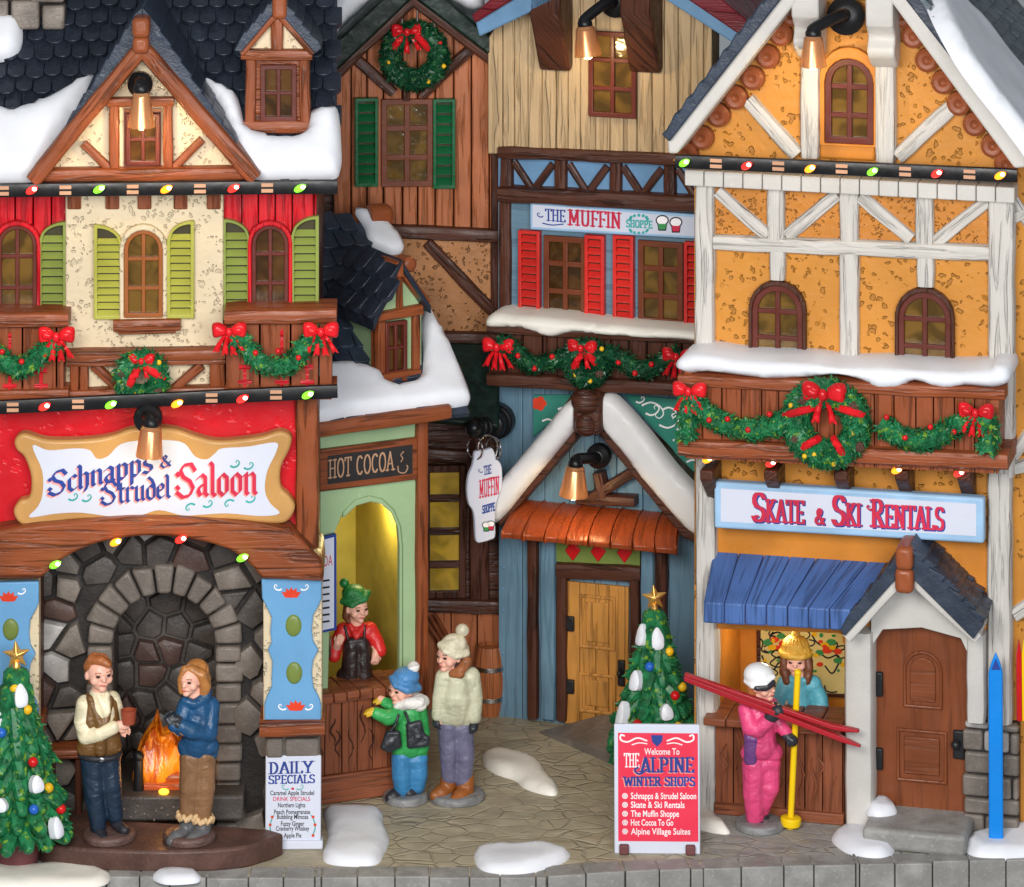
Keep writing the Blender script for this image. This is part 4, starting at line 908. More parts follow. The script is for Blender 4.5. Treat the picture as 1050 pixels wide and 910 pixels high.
wreath('small green wreath with red bow and pinecones on the saloon bay', SA, 145, 386, 18.5, 9, .36, n=1100, bw=(0, -16, 26, 2), cones=((-20, -4), (16, 14)), dots=((18, -14, 'orn_yellow'), (-8, 18, 'orn_yellow')), ribbons=(((-4, -8), (-14, 12)), ((4, -10), (22, 2))))
garland('green garland with two red bows on the saloon balcony beside the cocoa stand', SA, [[(237, 348), (250, 352), (262, 368), (284, 377), (304, 368), (316, 352), (328, 346)]], 9.5, .5, [(235, 340, 34), (329, 340, 35)], [(262, 362), (285, 360), (306, 367)])
garland('green garland with one red bow on the saloon balcony far from the cocoa stand', SA, [[(-40, 350), (-16, 352), (-4, 362), (12, 376), (28, 376), (42, 364), (58, 350)]], 9.5, .5, [(58, 345, 36)], [(22, 371), (2, 361)])
# ================================================================== HOT COCOA STAND
CO = facade(335, 819, 21.8)
K = thing('cocoa_stand', 'pale green hot cocoa stand with a snowy slate roof and brown counter', 'stand', CO.w(375, 815))
ax0 = CO.box(327, 428, 430, 700)[0]
q = CO.px([(414, 712), (414, 560)]); P = [(300, 430), (430, 427), (430, 712), (413, 712), (413, 560), (411, 540), (404, 523), (392, 512), (379, 509), (365, 513), (352, 526), (344, 545), (340, 570), (336, 730), (300, 730)]
mb = MB(); mb.pp(CO, P, -.18, 0); mb.build('wall', m['green_wall'], K, bev=.012)
mb = MB(); mb.pp(CO, [(413, 712), (413, 560), (411, 540), (404, 523), (392, 512), (379, 509), (365, 513), (352, 526), (352, 532), (366, 519), (380, 515), (391, 517), (402, 527), (408, 541), (410, 560), (410, 712)], -.02, .03); mb.build('arch_trim', m['green_wall'], K, bev=.012)
mb = MB(); a0, a1, b0, b1 = CO.box(300, 440, 430, 828); mb.ab(CO, a0, a1, 0, b1, -2.3, -2.1); mb.ab(CO, a1 - .1, a1, 0, b1, -2.3, -.1); mb.ab(CO, a0, a0 + .1, 0, b1, -2.3, -.1); mb.ab(CO, a0, a1, b1 - .1, b1, -2.2, -.1); mb.ab(CO, a0, a1, 0, .1, -2.2, -.1); mb.build('inner_wall', m['olive'], K)
mb = MB(); mb.bb(CO, (434, 428), (434, 745), 12, -.1, .09); mb.bb(CO, (434, 428), (434, 745), 12, -2.4, -.4); mb.build('post', m['timber'], K)
mb = MB(); mb.bb(CO, (300, 446), (463, 423), 15, -.2, .4); mb.build('eave_beam', m['timber'], K)
ct = CO.off(.12); mb = MB(); planks(mb, ct, [ct.hit(300, 820), ct.hit(420, 812), ct.hit(420, 708), ct.hit(300, 740)], .17, -.3, 0, gap=.006)
A0, A1 = ct.hit(300, 800)[0], ct.hit(417, 800)[0]; zt = ct.hit(370, 706)[1]; zb = ct.hit(370, 822)[1]
mb = MB(); planks(mb, ct, [(A0, .1), (A1, .1), (A1, zt - .08), (A0, zt - .08)], .17, -.32, 0, gap=.01); ctr = mb.build('counter', m['counter'], K, bev=.008)
mb = MB()
n = 9
for i in range(n): mb.ab(ct, A0 + (A1 + .04 - A0) * i / n, A0 + (A1 + .04 - A0) * (i + .95) / n, zt - .1 + rnd(-.01, .01), zt + rnd(-.01, .01), -.5, .08)
mb.build('counter_top', m['counter'], ctr, bev=.014)
mb = MB(); mb.ab(ct, A0, A1 + .04, 0, .3, -.34, .06); mb.build('counter_base', m['counter'], ctr, bev=.02)
mb = MB(); knots(mb, ct, A0 + .1, A1 - .05, .35, zt - .14, 9); mb.build('grooves', m['timber_dark'], ctr)
# roof
zr = CO.hit(400, 425, .25)
RC = slope(CO, 400, 428, .3, 36); e0 = RC.hit(300, 440)[0]; e1 = RC.hit(479, 416)[0]; top = RC.hit(400, 226)[1]
mb = MB(); mb.prism(RC, [(e0, -.05), (e1, -.05), (e1 - .3, top), (e0, top)], -.06, 0); rf = mb.build('roof', m['shingle'], K)
mb = MB(); shingles(mb, RC, e0, e1 - .1, -.02, top - .1, .2, .24, lambda p: p[0] < e1 - .2 - .34 * p[1] / top, .04, .2); mb.build('roof_shingles', m['shingle'], rf, bev=.01)
mb = MB(); tp = RC.at(0, top, 0); bk = Pl(tp, CO.A, (-CO.N * .7 - Zv * .7)); mb.prism(bk, [(e0, 0), (e1 - .3, 0), (e1 - .3, 2.5), (e0, 2.5)], -.14, 0)
mb.v = mb.v; mb.build('roof_back', m['shingle'], K)
mb = MB(); gz = lambda a: None
P3 = [RC.at(e1 - .25, 0, -.05), RC.at(e1 - .25, top, -.05), RC.at(e1 - .25, 0, -.05) - CO.N * 3.3]; mb.add(P3 + [p - CO.A * .1 for p in P3], [[0, 1, 2], [5, 4, 3], [0, 3, 4, 1], [1, 4, 5, 2], [2, 5, 3, 0]]); mb.build('gable_wall', m['timber_dark'], K)
mb = MB(); c = RC.at(e1 - .2, top + .02, .06); mb.lathe(c - CO.A * .5, [(.34, .1), (.34, .14), (.55, .14), (.6, .11), (.62, .07)], CO.A, 20); mb.build('ridge_end', m['brown'], K, bev=.02)
snow('roof_snow', K, RC, [(365, 214), (383, 217), (398, 228), (409, 240), (414, 254), (404, 258), (392, 254), (378, 246), (374, 230)], .06, .1, .06, .06)
snow('roof_snow', K, RC, [(318, 378), (340, 374), (366, 374), (392, 384), (396, 392), (410, 396), (430, 388), (434, 372), (434, 352), (432, 332), (438, 315), (446, 326), (460, 352), (474, 384), (482, 408), (474, 414), (440, 418), (400, 423), (360, 427), (318, 431)], .12, .13, .06, .05)
# cocoa dormer, turned to the front right
dc = Pl(RC.w(412, 385), (math.cos(rad(31)), math.sin(rad(31)), 0), Zv)
mb = MB(); mb.rect(dc, 388, 432, 318, 392, -.75, 0); dm = mb.build('dormer', m['green_wall'], K)
mb = MB()
for x in (392, 428): mb.bb(dc, (x, 322), (x, 390), 9, -.1, .06)
mb.bb(dc, (386, 389), (432, 384), 10, -.1, .1); mb.bb(dc, (388, 327), (434, 318), 10, -.1, .13); mb.bb(dc, (410, 276), (386, 326), 9, -.1, .15); mb.bb(dc, (412, 276), (440, 312), 9, -.1, .15); mb.bb(dc, (411, 284), (411, 322), 7, -.1, .08); mb.build('dormer_frame', m['timber'], dm)
mb = MB(); mb.pp(dc, [(388, 324), (434, 316), (411, 270)], -.6, .03); mb.build('dormer_gable', m['green_wall'], dm)
window(dc, dm, 396, 418, 330, 384, 2, 2, False, .0, .07, 'sash_red', 'pane_dark', t=4, tm=3.2)
mb = MB(); ap = dc.w(411, 266, .2); lf = dc.w(383, 328, .2); rt = dc.w(442, 314, .2); bkv = -dc.N * .8
LD = Pl(lf, bkv, ap - lf); LW = (ap - lf).length
LDp = Pl(lf, -bkv, ap - lf)
for base, N2 in ((lf, None),):
    mb.add([lf, ap, ap + bkv, lf + bkv] + [p - Zv * .12 for p in (lf, ap, ap + bkv, lf + bkv)], [[3, 2, 1, 0], [4, 5, 6, 7], [0, 1, 5, 4], [1, 2, 6, 5], [2, 3, 7, 6], [3, 0, 4, 7]])
mb.add([rt, ap, ap + bkv, rt + bkv] + [p - Zv * .08 for p in (rt, ap, ap + bkv, rt + bkv)], [[0, 1, 2, 3], [7, 6, 5, 4], [4, 5, 1, 0], [5, 6, 2, 1], [6, 7, 3, 2], [7, 4, 0, 3]])
LS = Pl(lf + bkv, dc.N, ap - lf); dr = mb.build('dormer_roof', m['shingle_dark'], dm)
mb = MB(); shingles(mb, LS, .03, .75, .0, LW - .12, .27, LW / 3.4, lambda p: True, .05, .3, .02); mb.build('roof_shingles', m['shingle_dark'], dr, bev=.01)
mb = MB(); mb.lathe(dc.w(411, 268, -.1), [(0, .085), (.2, .085), (.23, .06)], dc.N, 18); mb.bb(dc, (411, 268), (411, 284), 9, -.1, .22); mb.build('ridge_end', m['brown'], dm, bev=.02)
# cocoa sign, menu
th = thing('shop_sign', 'chalkboard hot cocoa sign in a brown frame over the green arch', 'sign', CO.w(377, 500, .05)); Qd = [(327.5, 505), (428.5, 492), (428.5, 449), (327.5, 462)]
mb = MB(); mb.pp(CO, Qd, 0, .07); mb.build('frame', m['timber'], th, bev=.015)
mb = MB(); mb.pp(CO, [(336, 497), (423, 486), (423, 456), (336, 468)], .05, .074); bd = mb.build('board', m['chalk'], th)
mb = MB(); pen(mb, CP, 'HOT COCOA', CO, 337, 404, 491, 19, .076, 9, (.09, .07, 0)); line(mb, CO, [(408, 478), (409, 484), (415, 485), (418, 480), (417, 477)], 1.2, .076); line(mb, CO, [(411, 474), (413, 470), (411, 467), (414, 463)], 1.0, .076); mb.build('lettering', m['ink_tan'], bd)
mp = CO.off(.1); th = thing('menu_board', 'tall white menu board in blue frame on the cocoa stand', 'menu board', mp.w(336, 652)); mb = MB(); mb.pp(mp, [(300, 655), (345, 646), (345, 548), (300, 560)], -.04, .03); mb.build('frame', m['ink_blue'], th)
mb = MB(); mb.pp(mp, [(300, 653), (342.5, 644), (342.5, 551), (300, 562)], 0, .036); bd = mb.build('board', m['sign_white'], th); mb = MB(); txt(mb, 'COCOA', mp, 316, 341, 583, 11, .037, 3); mb.build('lettering', m['motif_red'], bd)
mb = MB()
for i in range(7): line(mb, mp, [(318, 598 + i * 7), (338, 595 + i * 7)], 2.0, .037)
mb.build('price_lines', m['ink_black'], bd)
# ================================================================== BROWN HOUSE
BH = facade(430, 723, 4); BH = Pl(V((-1.1, 4.75, 0)), (math.cos(rad(4)), math.sin(rad(4)), 0), Zv)
H = thing('timber_house', 'tall brown plank house with green shutters behind the cocoa stand', 'house', BH.w(425, 722))
mb = MB(); planks(mb, BH, BH.px([(342, 240), (511, 240), (511, 60), (424, -40), (342, 70)]), .2, -.2, 0, gap=.015); mb.build('plank_wall', m['house_brown'], H, bev=.014)
mb = MB(); mb.rect(BH, 330, 512, 238, 430, -.2, -.02); mb.build('wall', m['stucco_tan'], H)
mb = MB(); mb.rect(BH, 330, 520, 60, 430, -2.5, -.21); mb.rect(BH, 430, 520, 425, 735, -2.5, -.3); mb.build('core_wall', m['timber_dark'], H)
mb = MB(); mb.bb(BH, (400, 238), (511, 243), 14, -.1, .1); mb.bb(BH, (438, 250), (505, 320), 12, -.1, .08); mb.bb(BH, (430, 348), (512, 349), 13, -.1, .1); mb.bb(BH, (508, 0), (508, 350), 9, -.1, .06); mb.build('frame', m['timber_dark'], H)
window(BH, H, 391, 444, 102, 192, 2, 3, False, 0, .06, 'sash_brown', 'pane', t=6, tm=6)
shutter(BH, H, 364, 388, 101, 192, 'shutter_green', .0, .1, 8); shutter(BH, H, 444, 467, 102, 194, 'shutter_green', .0, .1, 8)
mb = MB(); mb.bb(BH, (424, -2), (338, 80), 16, .05, .3); mb.bb(BH, (424, -2), (512, 66), 16, .05, .3)
mb.bb(BH, (360, 56), (404, 96), 10, 0, .12); mb.bb(BH, (486, 48), (432, 100), 10, 0, .12); mb.bb(BH, (417, 84), (417, 104), 8, 0, .11); mb.build('gable_frame', m['timber_dark'], H)
mb = MB(); mb.pp(BH, [(424, -2), (338, 80), (330, 72), (336, 50), (424, -30)], -2.5, .4); mb.pp(BH, [(424, -30), (424, -2), (508, 62), (506, 40)], -2.5, .4); mb.build('gable_roof', m['roof_green'], H, bev=.03)
sl = Pl(BH.w(424, -30, .4), -BH.N, BH.A * -1.0 - Zv * .75)
mb = MB(); P = [BH.w(338, 52, .42), BH.w(376, 6, .42), BH.w(376, -30, .42), BH.w(338, 40, .42)]
wl = Pl(BH.w(360, 30, .1), BH.A, Zv); snow('roof_snow', H, wl, [(338, 44), (352, 24), (372, 6), (388, -14), (350, -30), (330, 20)], .25, .2, .07, .1)
snow('roof_snow', H, wl, [(452, -8), (470, 3), (484, 10), (497, 4), (486, -20), (450, -30)], .25, .2, .07, .1)
mb = MB(); pr = Pl(BH.w(470, 430, .75), BH.A, (-BH.N * .75 + Zv * .9)); mb.pp(pr, [(430, 430), (512, 438), (512, 352), (436, 350)], -.1, 0); mb.build('pent_roof', m['roof_green'], H, bev=.03)
mb = MB(); planks(mb, BH, BH.px([(436, 735), (515, 735), (515, 622), (436, 622)]), .3, -.3, -.02); mb.build('lower_wall', m['house_brown'], H, bev=.015)
mb = MB(); mb.rect(BH, 430, 515, 425, 625, -.3, -.04); mb.bb(BH, (492, 440), (492, 630), 20, -.1, .06); mb.bb(BH, (432, 622), (515, 624), 14, -.1, .12); mb.bb(BH, (432, 466), (480, 470), 14, -.1, .05); mb.build('lower_frame', m['timber_dark'], H)
window(BH, H, 434, 478, 478, 614, 1, 4, False, .0, .08, 'timber_dark', 'pane_lit', t=7, tm=7)
wreath('dark green wreath with red bow in the brown house gable', BH, 425, 56, 25, 10.5, .16, 'needle_dark', 1500, bw=(-8, -23, 30, 3), dots=((26, -12, 'berry'), (30, 12, 'orn_yellow'), (-26, 8, 'orn_yellow'), (14, 28, 'orn_yellow'), (-10, 26, 'berry')), ribbons=(((-12, -20), (-22, -6)), ((0, -22), (14, -6))))
# barrel and broom sticks
bl = gnd(502, 737); th = thing('barrel', 'brown wooden barrel with two steel hoops beside the blue wall', 'barrel', bl + V((0, .17, 0))); c = WORLD['barrel']; mb = MB(); h = .78; prof = [(h * t, .185 * (1 - .55 * (2 * t - 1) ** 2 * .45)) for t in [i / 12 for i in range(13)]]
n = 14
for i in range(n):
    vs = []; fs = []; us = []
    for hh, r in prof:
        for a in (i + .03, i + .5, i + .97): t = 6.283 * a / n; vs.append(c + V((math.cos(t) * r, math.sin(t) * r, hh))); us.append((hh, a * .2))
    for j in range(12):
        for k in (0, 1): a = j * 3 + k; fs.append([a, a + 1, a + 4, a + 3])
    mb.add(vs, fs, us)
mb.lathe(c, [(.0, .14), (h * .5, .175), (h - .04, .14), (h - .04, .0)], (0, 0, 1), 20); mb.build('staves', m['barrel'], th)
for z in (.17, .52): mb = MB(); rr = .185 * (1 - .25 * (2 * z / h - 1) ** 2) + .006; mb.lathe(c + V((0, 0, z)), [(0, rr), (0, rr + .006), (.05, rr + .006), (.05, rr)], (0, 0, 1), 28, False); mb.build('hoop', m['steel'], th, bev=.003)
th = thing('firewood', 'thin sticks leaning on the wall behind the woman in cream', 'firewood', BH.w(448, 715, .4)); mb = MB()
for x0, y0, x1, y1 in ((441, 632, 462, 668), (446, 630, 470, 672), (440, 642, 458, 668)): mb.tube([BH.w(x0, y0, .12), BH.w(x1, y1, .22), BH.w(x1 + 14, y1 + 52, .4)], .022, 8)
mb.build('sticks', m['timber'], th)
# ================================================================== MUFFIN SHOP
MU = facade(515, 735, -18.3)
U = thing('muffin_shop', 'blue muffin shop with tan plank gable and red shutters', 'building', MU.w(610, 742))
mb = MB(); a0, a1, b0, b1 = MU.box(510, 740, 150, 740); mb.ab(MU, a0 + .02, a1 + .6, 0, b1, -3, -.12); mb.build('core_wall', m['blue_wall'], U)
mb = MB(); planks(mb, MU, MU.px([(500, 158), (730, 158), (730, -40), (600, -110), (500, 40)], .14), .16, -.2, .14, gap=.005); mb.build('gable_planks', m['tan'], U, bev=.014)
mb = MB(); mb.rect(MU, 511, 730, 195, 345, -.15, 0); mb.build('upper_wall', m['blue_wall'], U)
mb = MB(); mb.rect(MU, 511, 730, 160, 200, -.1, .03); mb.build('band', m['blue_trim'], U)
mb = MB(); mb.bb(MU, (510, 157), (722, 165), 12, -.1, .2); mb.bb(MU, (510, 200), (722, 211), 16, -.1, .22)
xs = ((518, 13), (574, 13), (630, 13), (686, 13))
for x, w in xs: mb.bb(MU, (x, 160), (x, 206), w, -.1, .12)
for (x0, _), (x1, _) in zip(xs, xs[1:] + ((740, 13),)):
    s = .045; c = (x0 + x1) / 2; y = lambda x: (x - 510) * s
    mb.bb(MU, (x0 + 8, 166 + y(x0)), (c - 2, 192 + y(c)), 8, -.05, .09); mb.bb(MU, (x1 - 8, 166 + y(x1)), (c + 2, 192 + y(c)), 8, -.05, .09)
mb.build('band_frame', m['timber'] if False else m['timber_dark'], U)
mb = MB(); mb.bb(MU, (517, 206), (517, 330), 13, -.1, .06); mb.build('post', m['timber_dark'], U)
# roof edge of the gable
mb = MB()
apx, apy = 620, -62
mb.pp(MU, [(487, 22), (491, 38), (566, 2), (620, -40), (760, 50), (764, 38), (620, -60)], -.3, .62); mb.build('barge_board', m['blue_trim'], U, bev=.02)
mb = MB(); mb.pp(MU, [(483, 16), (487, 24), (620, -58), (764, 40), (772, 26), (620, -100)], -2.6, .7); mb.build('gable_roof', m['roof_red'], U, bev=.02)
mb = MB()
for x0, x1, dy in ((552, 588, 0), (645, 681, 2)):
    a0, a1, b0, b1 = MU.box(x0 + 4, x1, 0, 78 + dy, .5); vs = []
    pr = Pl(MU.at(a0, 0, 0), MU.N, Zv)
    zt = b1 + .4; mb.prism(pr, [(.1, b0 + .05), (.22, b0), (.3, b0 + .12), (.5, b1 - .35), (.62, b1 - .15), (.62, zt), (.1, zt)], -(a1 - a0) / 2 - .06, (a1 - a0) / 2 - .06, 90)
mb.each('bracket', m['timber_dark'], U, bev=.03)
window(MU, U, 603, 652, 33, 121, 2, 3, False, .14, .06, 'sash_red', 'pane', t=5, tm=4.5)
for x0, x1, y0, y1, p_ in ((557, 601, 243, 328, 'pane_dark'), (654, 700, 248, 333, 'pane')): window(MU, U, x0, x1, y0, y1, 2, 3, False, 0, .06, 'sash_brown', p_, t=6, tm=5.5)
for x0, x1, y0, y1 in ((531, 553, 237, 325), (599, 619, 242, 329), (628, 649, 242, 331), (701, 722, 249, 337)): shutter(MU, U, x0, x1, y0, y1, 'shutter_red', 0, .1, 10)
# window box with snow
mb = MB(); planks(mb, MU, MU.px([(501, 392), (722, 404), (722, 345), (501, 334)], .35), .2, -.1, .35, gap=.016); mb.bb(MU, (499, 390), (724, 402), 14, -.1, .48); mb.bb(MU, (499, 338), (724, 349), 10, -.1, .42); mb.build('window_box', m['timber_dark'], U)
mb = MB(); pillow(mb, MU, smooth_loop(MU.px([(498, 328), (508, 321), (530, 323), (570, 326), (610, 331), (660, 336), (712, 340), (724, 344), (724, 352), (700, 349), (660, 347), (620, 344), (588, 341), (566, 346), (552, 343), (536, 337), (515, 336), (501, 336)], .45), 3), .14, .07, .045, .4, .1, .45); mb.build('ledge_snow', m['snow_warm'], U, sharp=0)
# ground storey
mb = MB(); planks(mb, MU, MU.px([(511, 750), (735, 762), (735, 385), (511, 385)]), .3, -.2, 0, gap=.006); mb.build('lower_wall', m['blue_wall'], U, bev=.008)
mb = MB(); mb.pp(MU, [(547, 405), (588, 405), (580, 420), (546, 449)], 0, .03); mb.pp(MU, [(640, 405), (725, 412), (725, 510), (712, 500), (690, 462), (650, 418)], 0, .03); pg = mb.each('corner_panel', m['panel_green'], U, bev=.008)[0]
mb = MB()
for x, y, s, f, g in ((556, 432, 16, 1, 1), (572, 420, 13, 1, 1), (560, 438, 12, 1, -1), (658, 416, 26, 1, 1), (676, 436, 24, 1, -1), (690, 452, 24, 1, 1), (662, 424, 16, 1, -1), (694, 440, 16, 1, -1), (704, 474, 18, 1, 1), (680, 420, 16, 1, 1), (700, 426, 14, 1, -1), (652, 412, 10, 1, -1)): scroll(mb, MU, x, y, s, .032, f, g, 2.0)
mb.build('scroll_motif', m['ink_white'], pg)
mb = MB()
for a in range(5): t = 6.283 * a / 5; disc(mb, MU, 553 + 4 * math.cos(t), 414 + 4 * math.sin(t), 3.5, 3.5, .03, .004 + a * .001)
mb.build('flower_motif', m['motif_red'], pg)
# gable porch arms with grey snow
PO = MU.off(.45)
mb = MB(); mb.pp(PO, [(588, 402), (590, 452), (512, 542), (505, 520)], -.5, -.06); mb.pp(PO, [(612, 402), (612, 444), (650, 490), (700, 552), (722, 560), (722, 512)], -.5, -.06); mb.build('porch_gable', m['timber_dark'], U, bev=.02)
for P in ([(592, 410), (594, 432), (572, 462), (542, 498), (516, 530), (504, 536), (504, 506), (528, 476), (558, 440), (578, 416)], [(611, 412), (620, 405), (632, 410), (660, 440), (690, 478), (720, 514), (724, 552), (704, 544), (680, 518), (655, 488), (635, 462), (616, 438)]):
    mb = MB(); pillow(mb, PO, smooth_loop(PO.px(P, .02), 4), .13, .14, .05, -.04, .08, .1); mb.build('porch_snow', m['porch_snow'], U, sharp=0)
mb = MB(); mb.rect(PO, 586, 616, 402, 447, -.3, .16); mb.build('porch_crest', m['timber_dark'], U, bev=.07, seg=3)
mb = MB(); mb.ell(PO.w(601, 412, .16), (.17, .1, .14)); mb.ell(PO.w(601, 436, .14), (.13, .09, .13)); mb.build('porch_knob', m['timber_dark'], U)
mb = MB()
for x0, y0, x1, y1 in ((617, 512, 612, 486), (605, 512, 660, 478), (590, 513, 650, 516)): mb.bb(MU, (x0, y0), (x1, y1), 11, .0, .2)
mb.build('bracket', m['timber_dark'], U)
mb = MB(); mb.bb(MU, (545, 545), (545, 738), 11, -.05, .1); mb.bb(MU, (677, 550), (677, 748), 12, -.05, .1); mb.each('door_post', m['timber_dark'], U)
mb = MB(); mb.bb(MU, (561, 545), (561, 738), 16, -.05, .13); mb.bb(MU, (663, 550), (663, 746), 14, -.05, .13); mb.each('door_pilaster', m['blue_wall'], U)
mb = MB()
for y in range(560, 740, 22): mb.ell(MU.w(516, y, .0), .014, n=8, m=6)
mb.build('rivets', m['blue_trim'], U)
mb = MB(); mb.rect(MU, 570, 656, 552, 580, -.05, .06); gp = mb.build('transom_panel', m['shutter_green'] if False else m['oval_green'], U)
mb = MB()
for x in (587, 613, 640): y = 566 + (x - 613) * .04; mb.pp(MU, [(x, y - 11), (x + 8, y), (x, y + 11), (x - 8, y)], .05, .085)
mb.each('diamond', m['berry'], gp, bev=.012)
mb = MB(); mb.bb(MU, (575, 580), (575, 740), 11, -.05, .12); mb.bb(MU, (650, 582), (650, 748), 10, -.05, .12); mb.bb(MU, (570, 586), (656, 590), 16, -.05, .14); mb.build('door_frame', m['timber_dark'], U)
mb = MB(); a0, a1, b0, b1 = MU.box(580, 646, 598, 744); planks(mb, MU, [(a0, b0), (a1, b0), (a1, b1), (a0, b1)], .17, -.05, .05, gap=.006); dr = mb.build('door', m['door_tan'], U, bev=.006)
mb = MB()
for x0, x1, y0, y1 in ((594, 631, 611, 666), (594, 631, 691, 732)):
    q = MU.box(x0, x1, y0, y1, .06); o_ = [(q[0], q[2]), (q[1], q[2]), (q[1], q[3]), (q[0], q[3])]; t = .035; i_ = [(q[0] + t, q[2] + t), (q[1] - t, q[2] + t), (q[1] - t, q[3] - t), (q[0] + t, q[3] - t)]; mb.ring(MU, o_, i_, .04, .075); t = .08; mb.prism(MU, [(q[0] + t, q[2] + t), (q[1] - t, q[2] + t), (q[1] - t, q[3] - t), (q[0] + t, q[3] - t)], .03, .068, 90)
mb.build('door_panel', m['door_tan'], dr, bev=.01)
for y0, y1 in ((633, 648), (698, 712)): mb = MB(); mb.rect(MU, 580, 588, y0, y1, .03, .1); mb.build('hinge', m['iron'], dr, bev=.012)
mb = MB(); mb.rect(MU, 633, 640, 678, 704, .04, .1); mb.ell(MU.w(635, 691, .13), (.03, .05, .05)); mb.build('handle', m['iron'], dr, bev=.012)
# barrel-curved canopy over the door
mb = MB(); a0, a1 = MU.hit(520, 540, .4)[0], MU.hit(700, 548, .4)[0]; zt = MU.hit(610, 519, .05)[1]; n = 8
def cpt(u, v): # u along, v 0 wall .. 1 lip
    t = v * 1.25; e = .16 * v * (1 if True else 0)
    L = a0 + .1 - .1 * v + (a1 - a0 - .2 + .2 * v) * u
    return MU.at(L, zt - .32 * (1 - math.cos(t)) - .02 * v, .04 + .62 * math.sin(t))
for i in range(n):
    K_ = 7; g_ = .035; u0, u1 = (i + g_) / n, (i + 1 - g_) / n; vs = []; us = []
    for j in range(K_ + 1):
        for u in (u0, u1): vs.append(cpt(u, j / K_)); us.append((j * .1 + i * 3, u * 1.8))
    k = len(vs); nn = V((0, 0, -.05))
    for p in vs[:k]: pass
    bot = [p - Zv * .06 - MU.N * .02 for p in vs]; fs = []
    for j in range(K_): a = 2 * j; fs += [[a, a + 1, a + 3, a + 2][::-1], [a + k, a + 1 + k, a + 3 + k, a + 2 + k], [a, a + 2, a + 2 + k, a + k], [a + 1, a + 1 + k, a + 3 + k, a + 3]]
    fs += [[2 * K_, 2 * K_ + 1, 2 * K_ + 1 + k, 2 * K_ + k][::-1], [0, 1, 1 + k, k]]
    mb.add(vs + bot, fs, us + us)
mb.build('canopy', m['canopy'], U, bev=.012)
mb = MB()
for x, y in ((560, 565), (665, 570)): pass
q = Q(2.6, 320, 560); 
rp = MU.off(.05); mb = MB(); P = [gnd(553, 752), gnd(632, 760), gnd(632, 786)]; mb.add([P[0] + V((0, 0, .02)), P[1] + V((0, .4, .2)), P[2] + V((0, 0, .16)), P[0] - Zv * .1, P[1] + V((0, .4, -.1)), P[2] - Zv * .1, gnd(720, 768) + V((0, .3, .2)), gnd(720, 794) + V((0, 0, .16)), gnd(720, 768) - Zv * .1, gnd(720, 794) - Zv * .1], [[0, 2, 1], [0, 3, 5, 2], [2, 7, 6, 1], [2, 5, 9, 7], [7, 9, 8, 6], [0, 1, 4, 3]]); mb.build('door_ramp', m['stone'], U, sharp=20)
# sign, wreath, garland, lamps of the muffin shop
th = thing('shop_sign', 'long white muffin shop sign in blue frame above red shutters', 'sign', MU.w(630, 240, .05)); mb = MB(); mb.pp(MU, [(543, 236), (722, 246), (722, 221), (543, 207)], -.02, .1); mb.build('frame', m['sign_blue_frame'], th, bev=.02)
mb = MB(); mb.pp(MU, [(546, 233), (722, 243), (722, 224), (546, 210)], .05, .105); bd = mb.build('board', m['sign_white'], th)
sl_ = -.065
mb = MB(); pen(mb, CP, 'THE', MU, 559, 580, 226.5, 12, .107, -1.5, (.12, .07, 0)); scroll(mb, MU, 557, 222, 7, .107, -1, -1, 1.4); line(mb, MU, [(556, 229), (566, 231), (578, 230)], 1.2, .107); mb.build('lettering', m['ink_blue'], bd)
mb = MB(); pen(mb, CP, 'MUFFIN', MU, 582.5, 637, 231, 16, .107, -3.5, (.13, .08, 0)); mb.build('lettering', m['ink_red'], bd)
mb = MB(); pen(mb, CP, 'SHOPPE', MU, 642, 669, 233, 7.5, .107, -1.5, (.15, .12, 0)); 
for i in range(7): t = math.pi * i / 6; disc(mb, MU, 655 + 9 * math.cos(t), 225 - 4 * math.sin(t), 1.6, 1.6, .105, .003); disc(mb, MU, 655 + 9 * math.cos(t), 236 + 3 * math.sin(t), 1.4, 1.4, .105, .003)
mb.build('lettering', m['ink_teal'], bd)
def muffin(par, pl, x, y, s, o, case):
    mb = MB(); disc(mb, pl, x, y - s * .35, s * .62, s * .5, o, .003); flat(mb, pl, [(x - s * .5, y - s * .3), (x + s * .5, y - s * .3), (x + s * .36, y + s * .62), (x - s * .36, y + s * .62)], o, .0035); mb.build('muffin_mark', m['ink_black'], par)
    mb = MB(); disc(mb, pl, x, y - s * .35, s * .5, s * .38, o, .006); mb.build('muffin_mark', m['ink_white'], par)
    mb = MB(); flat(mb, pl, [(x - s * .4, y - s * .02), (x + s * .4, y - s * .02), (x + s * .28, y + s * .5), (x - s * .28, y + s * .5)], o, .008); mb.build('muffin_mark', m[case], par)
muffin(bd, MU, 679, 230, 11, .105, 'ink_green'); muffin(bd, MU, 693, 232, 11, .105, 'ink_red')
garland('green garland with two red bows on the muffin shop window box', MU, [[(510, 352), (526, 357), (545, 374), (568, 370), (584, 364)], [(620, 364), (634, 366), (655, 380), (680, 371), (697, 362)]], 8.5, .5, [(511, 356, 33), (695, 366, 32)], [(531, 365), (548, 378), (566, 366), (634, 372), (651, 383), (668, 374)], 'needle_dark')
wreath('small dark wreath with red bow on the muffin shop window box', MU, 603, 371, 16, 9, .5, 'needle_dark', 1000, bw=(-6, -14, 30, 2), cones=((12, 12),), dots=((14, -13, 'orn_yellow'), (-14, 14, 'orn_yellow'), (2, 20, 'orn_yellow')), ribbons=(((-6, -10), (-16, 8)), ((-2, -10), (8, 2))))
gooseneck('copper cone lamp in the tan gable of the muffin shop', MU, 600, 27, 603, 57, (632, 2), .2, .75, 16, r0=10, r1=14, power=16)
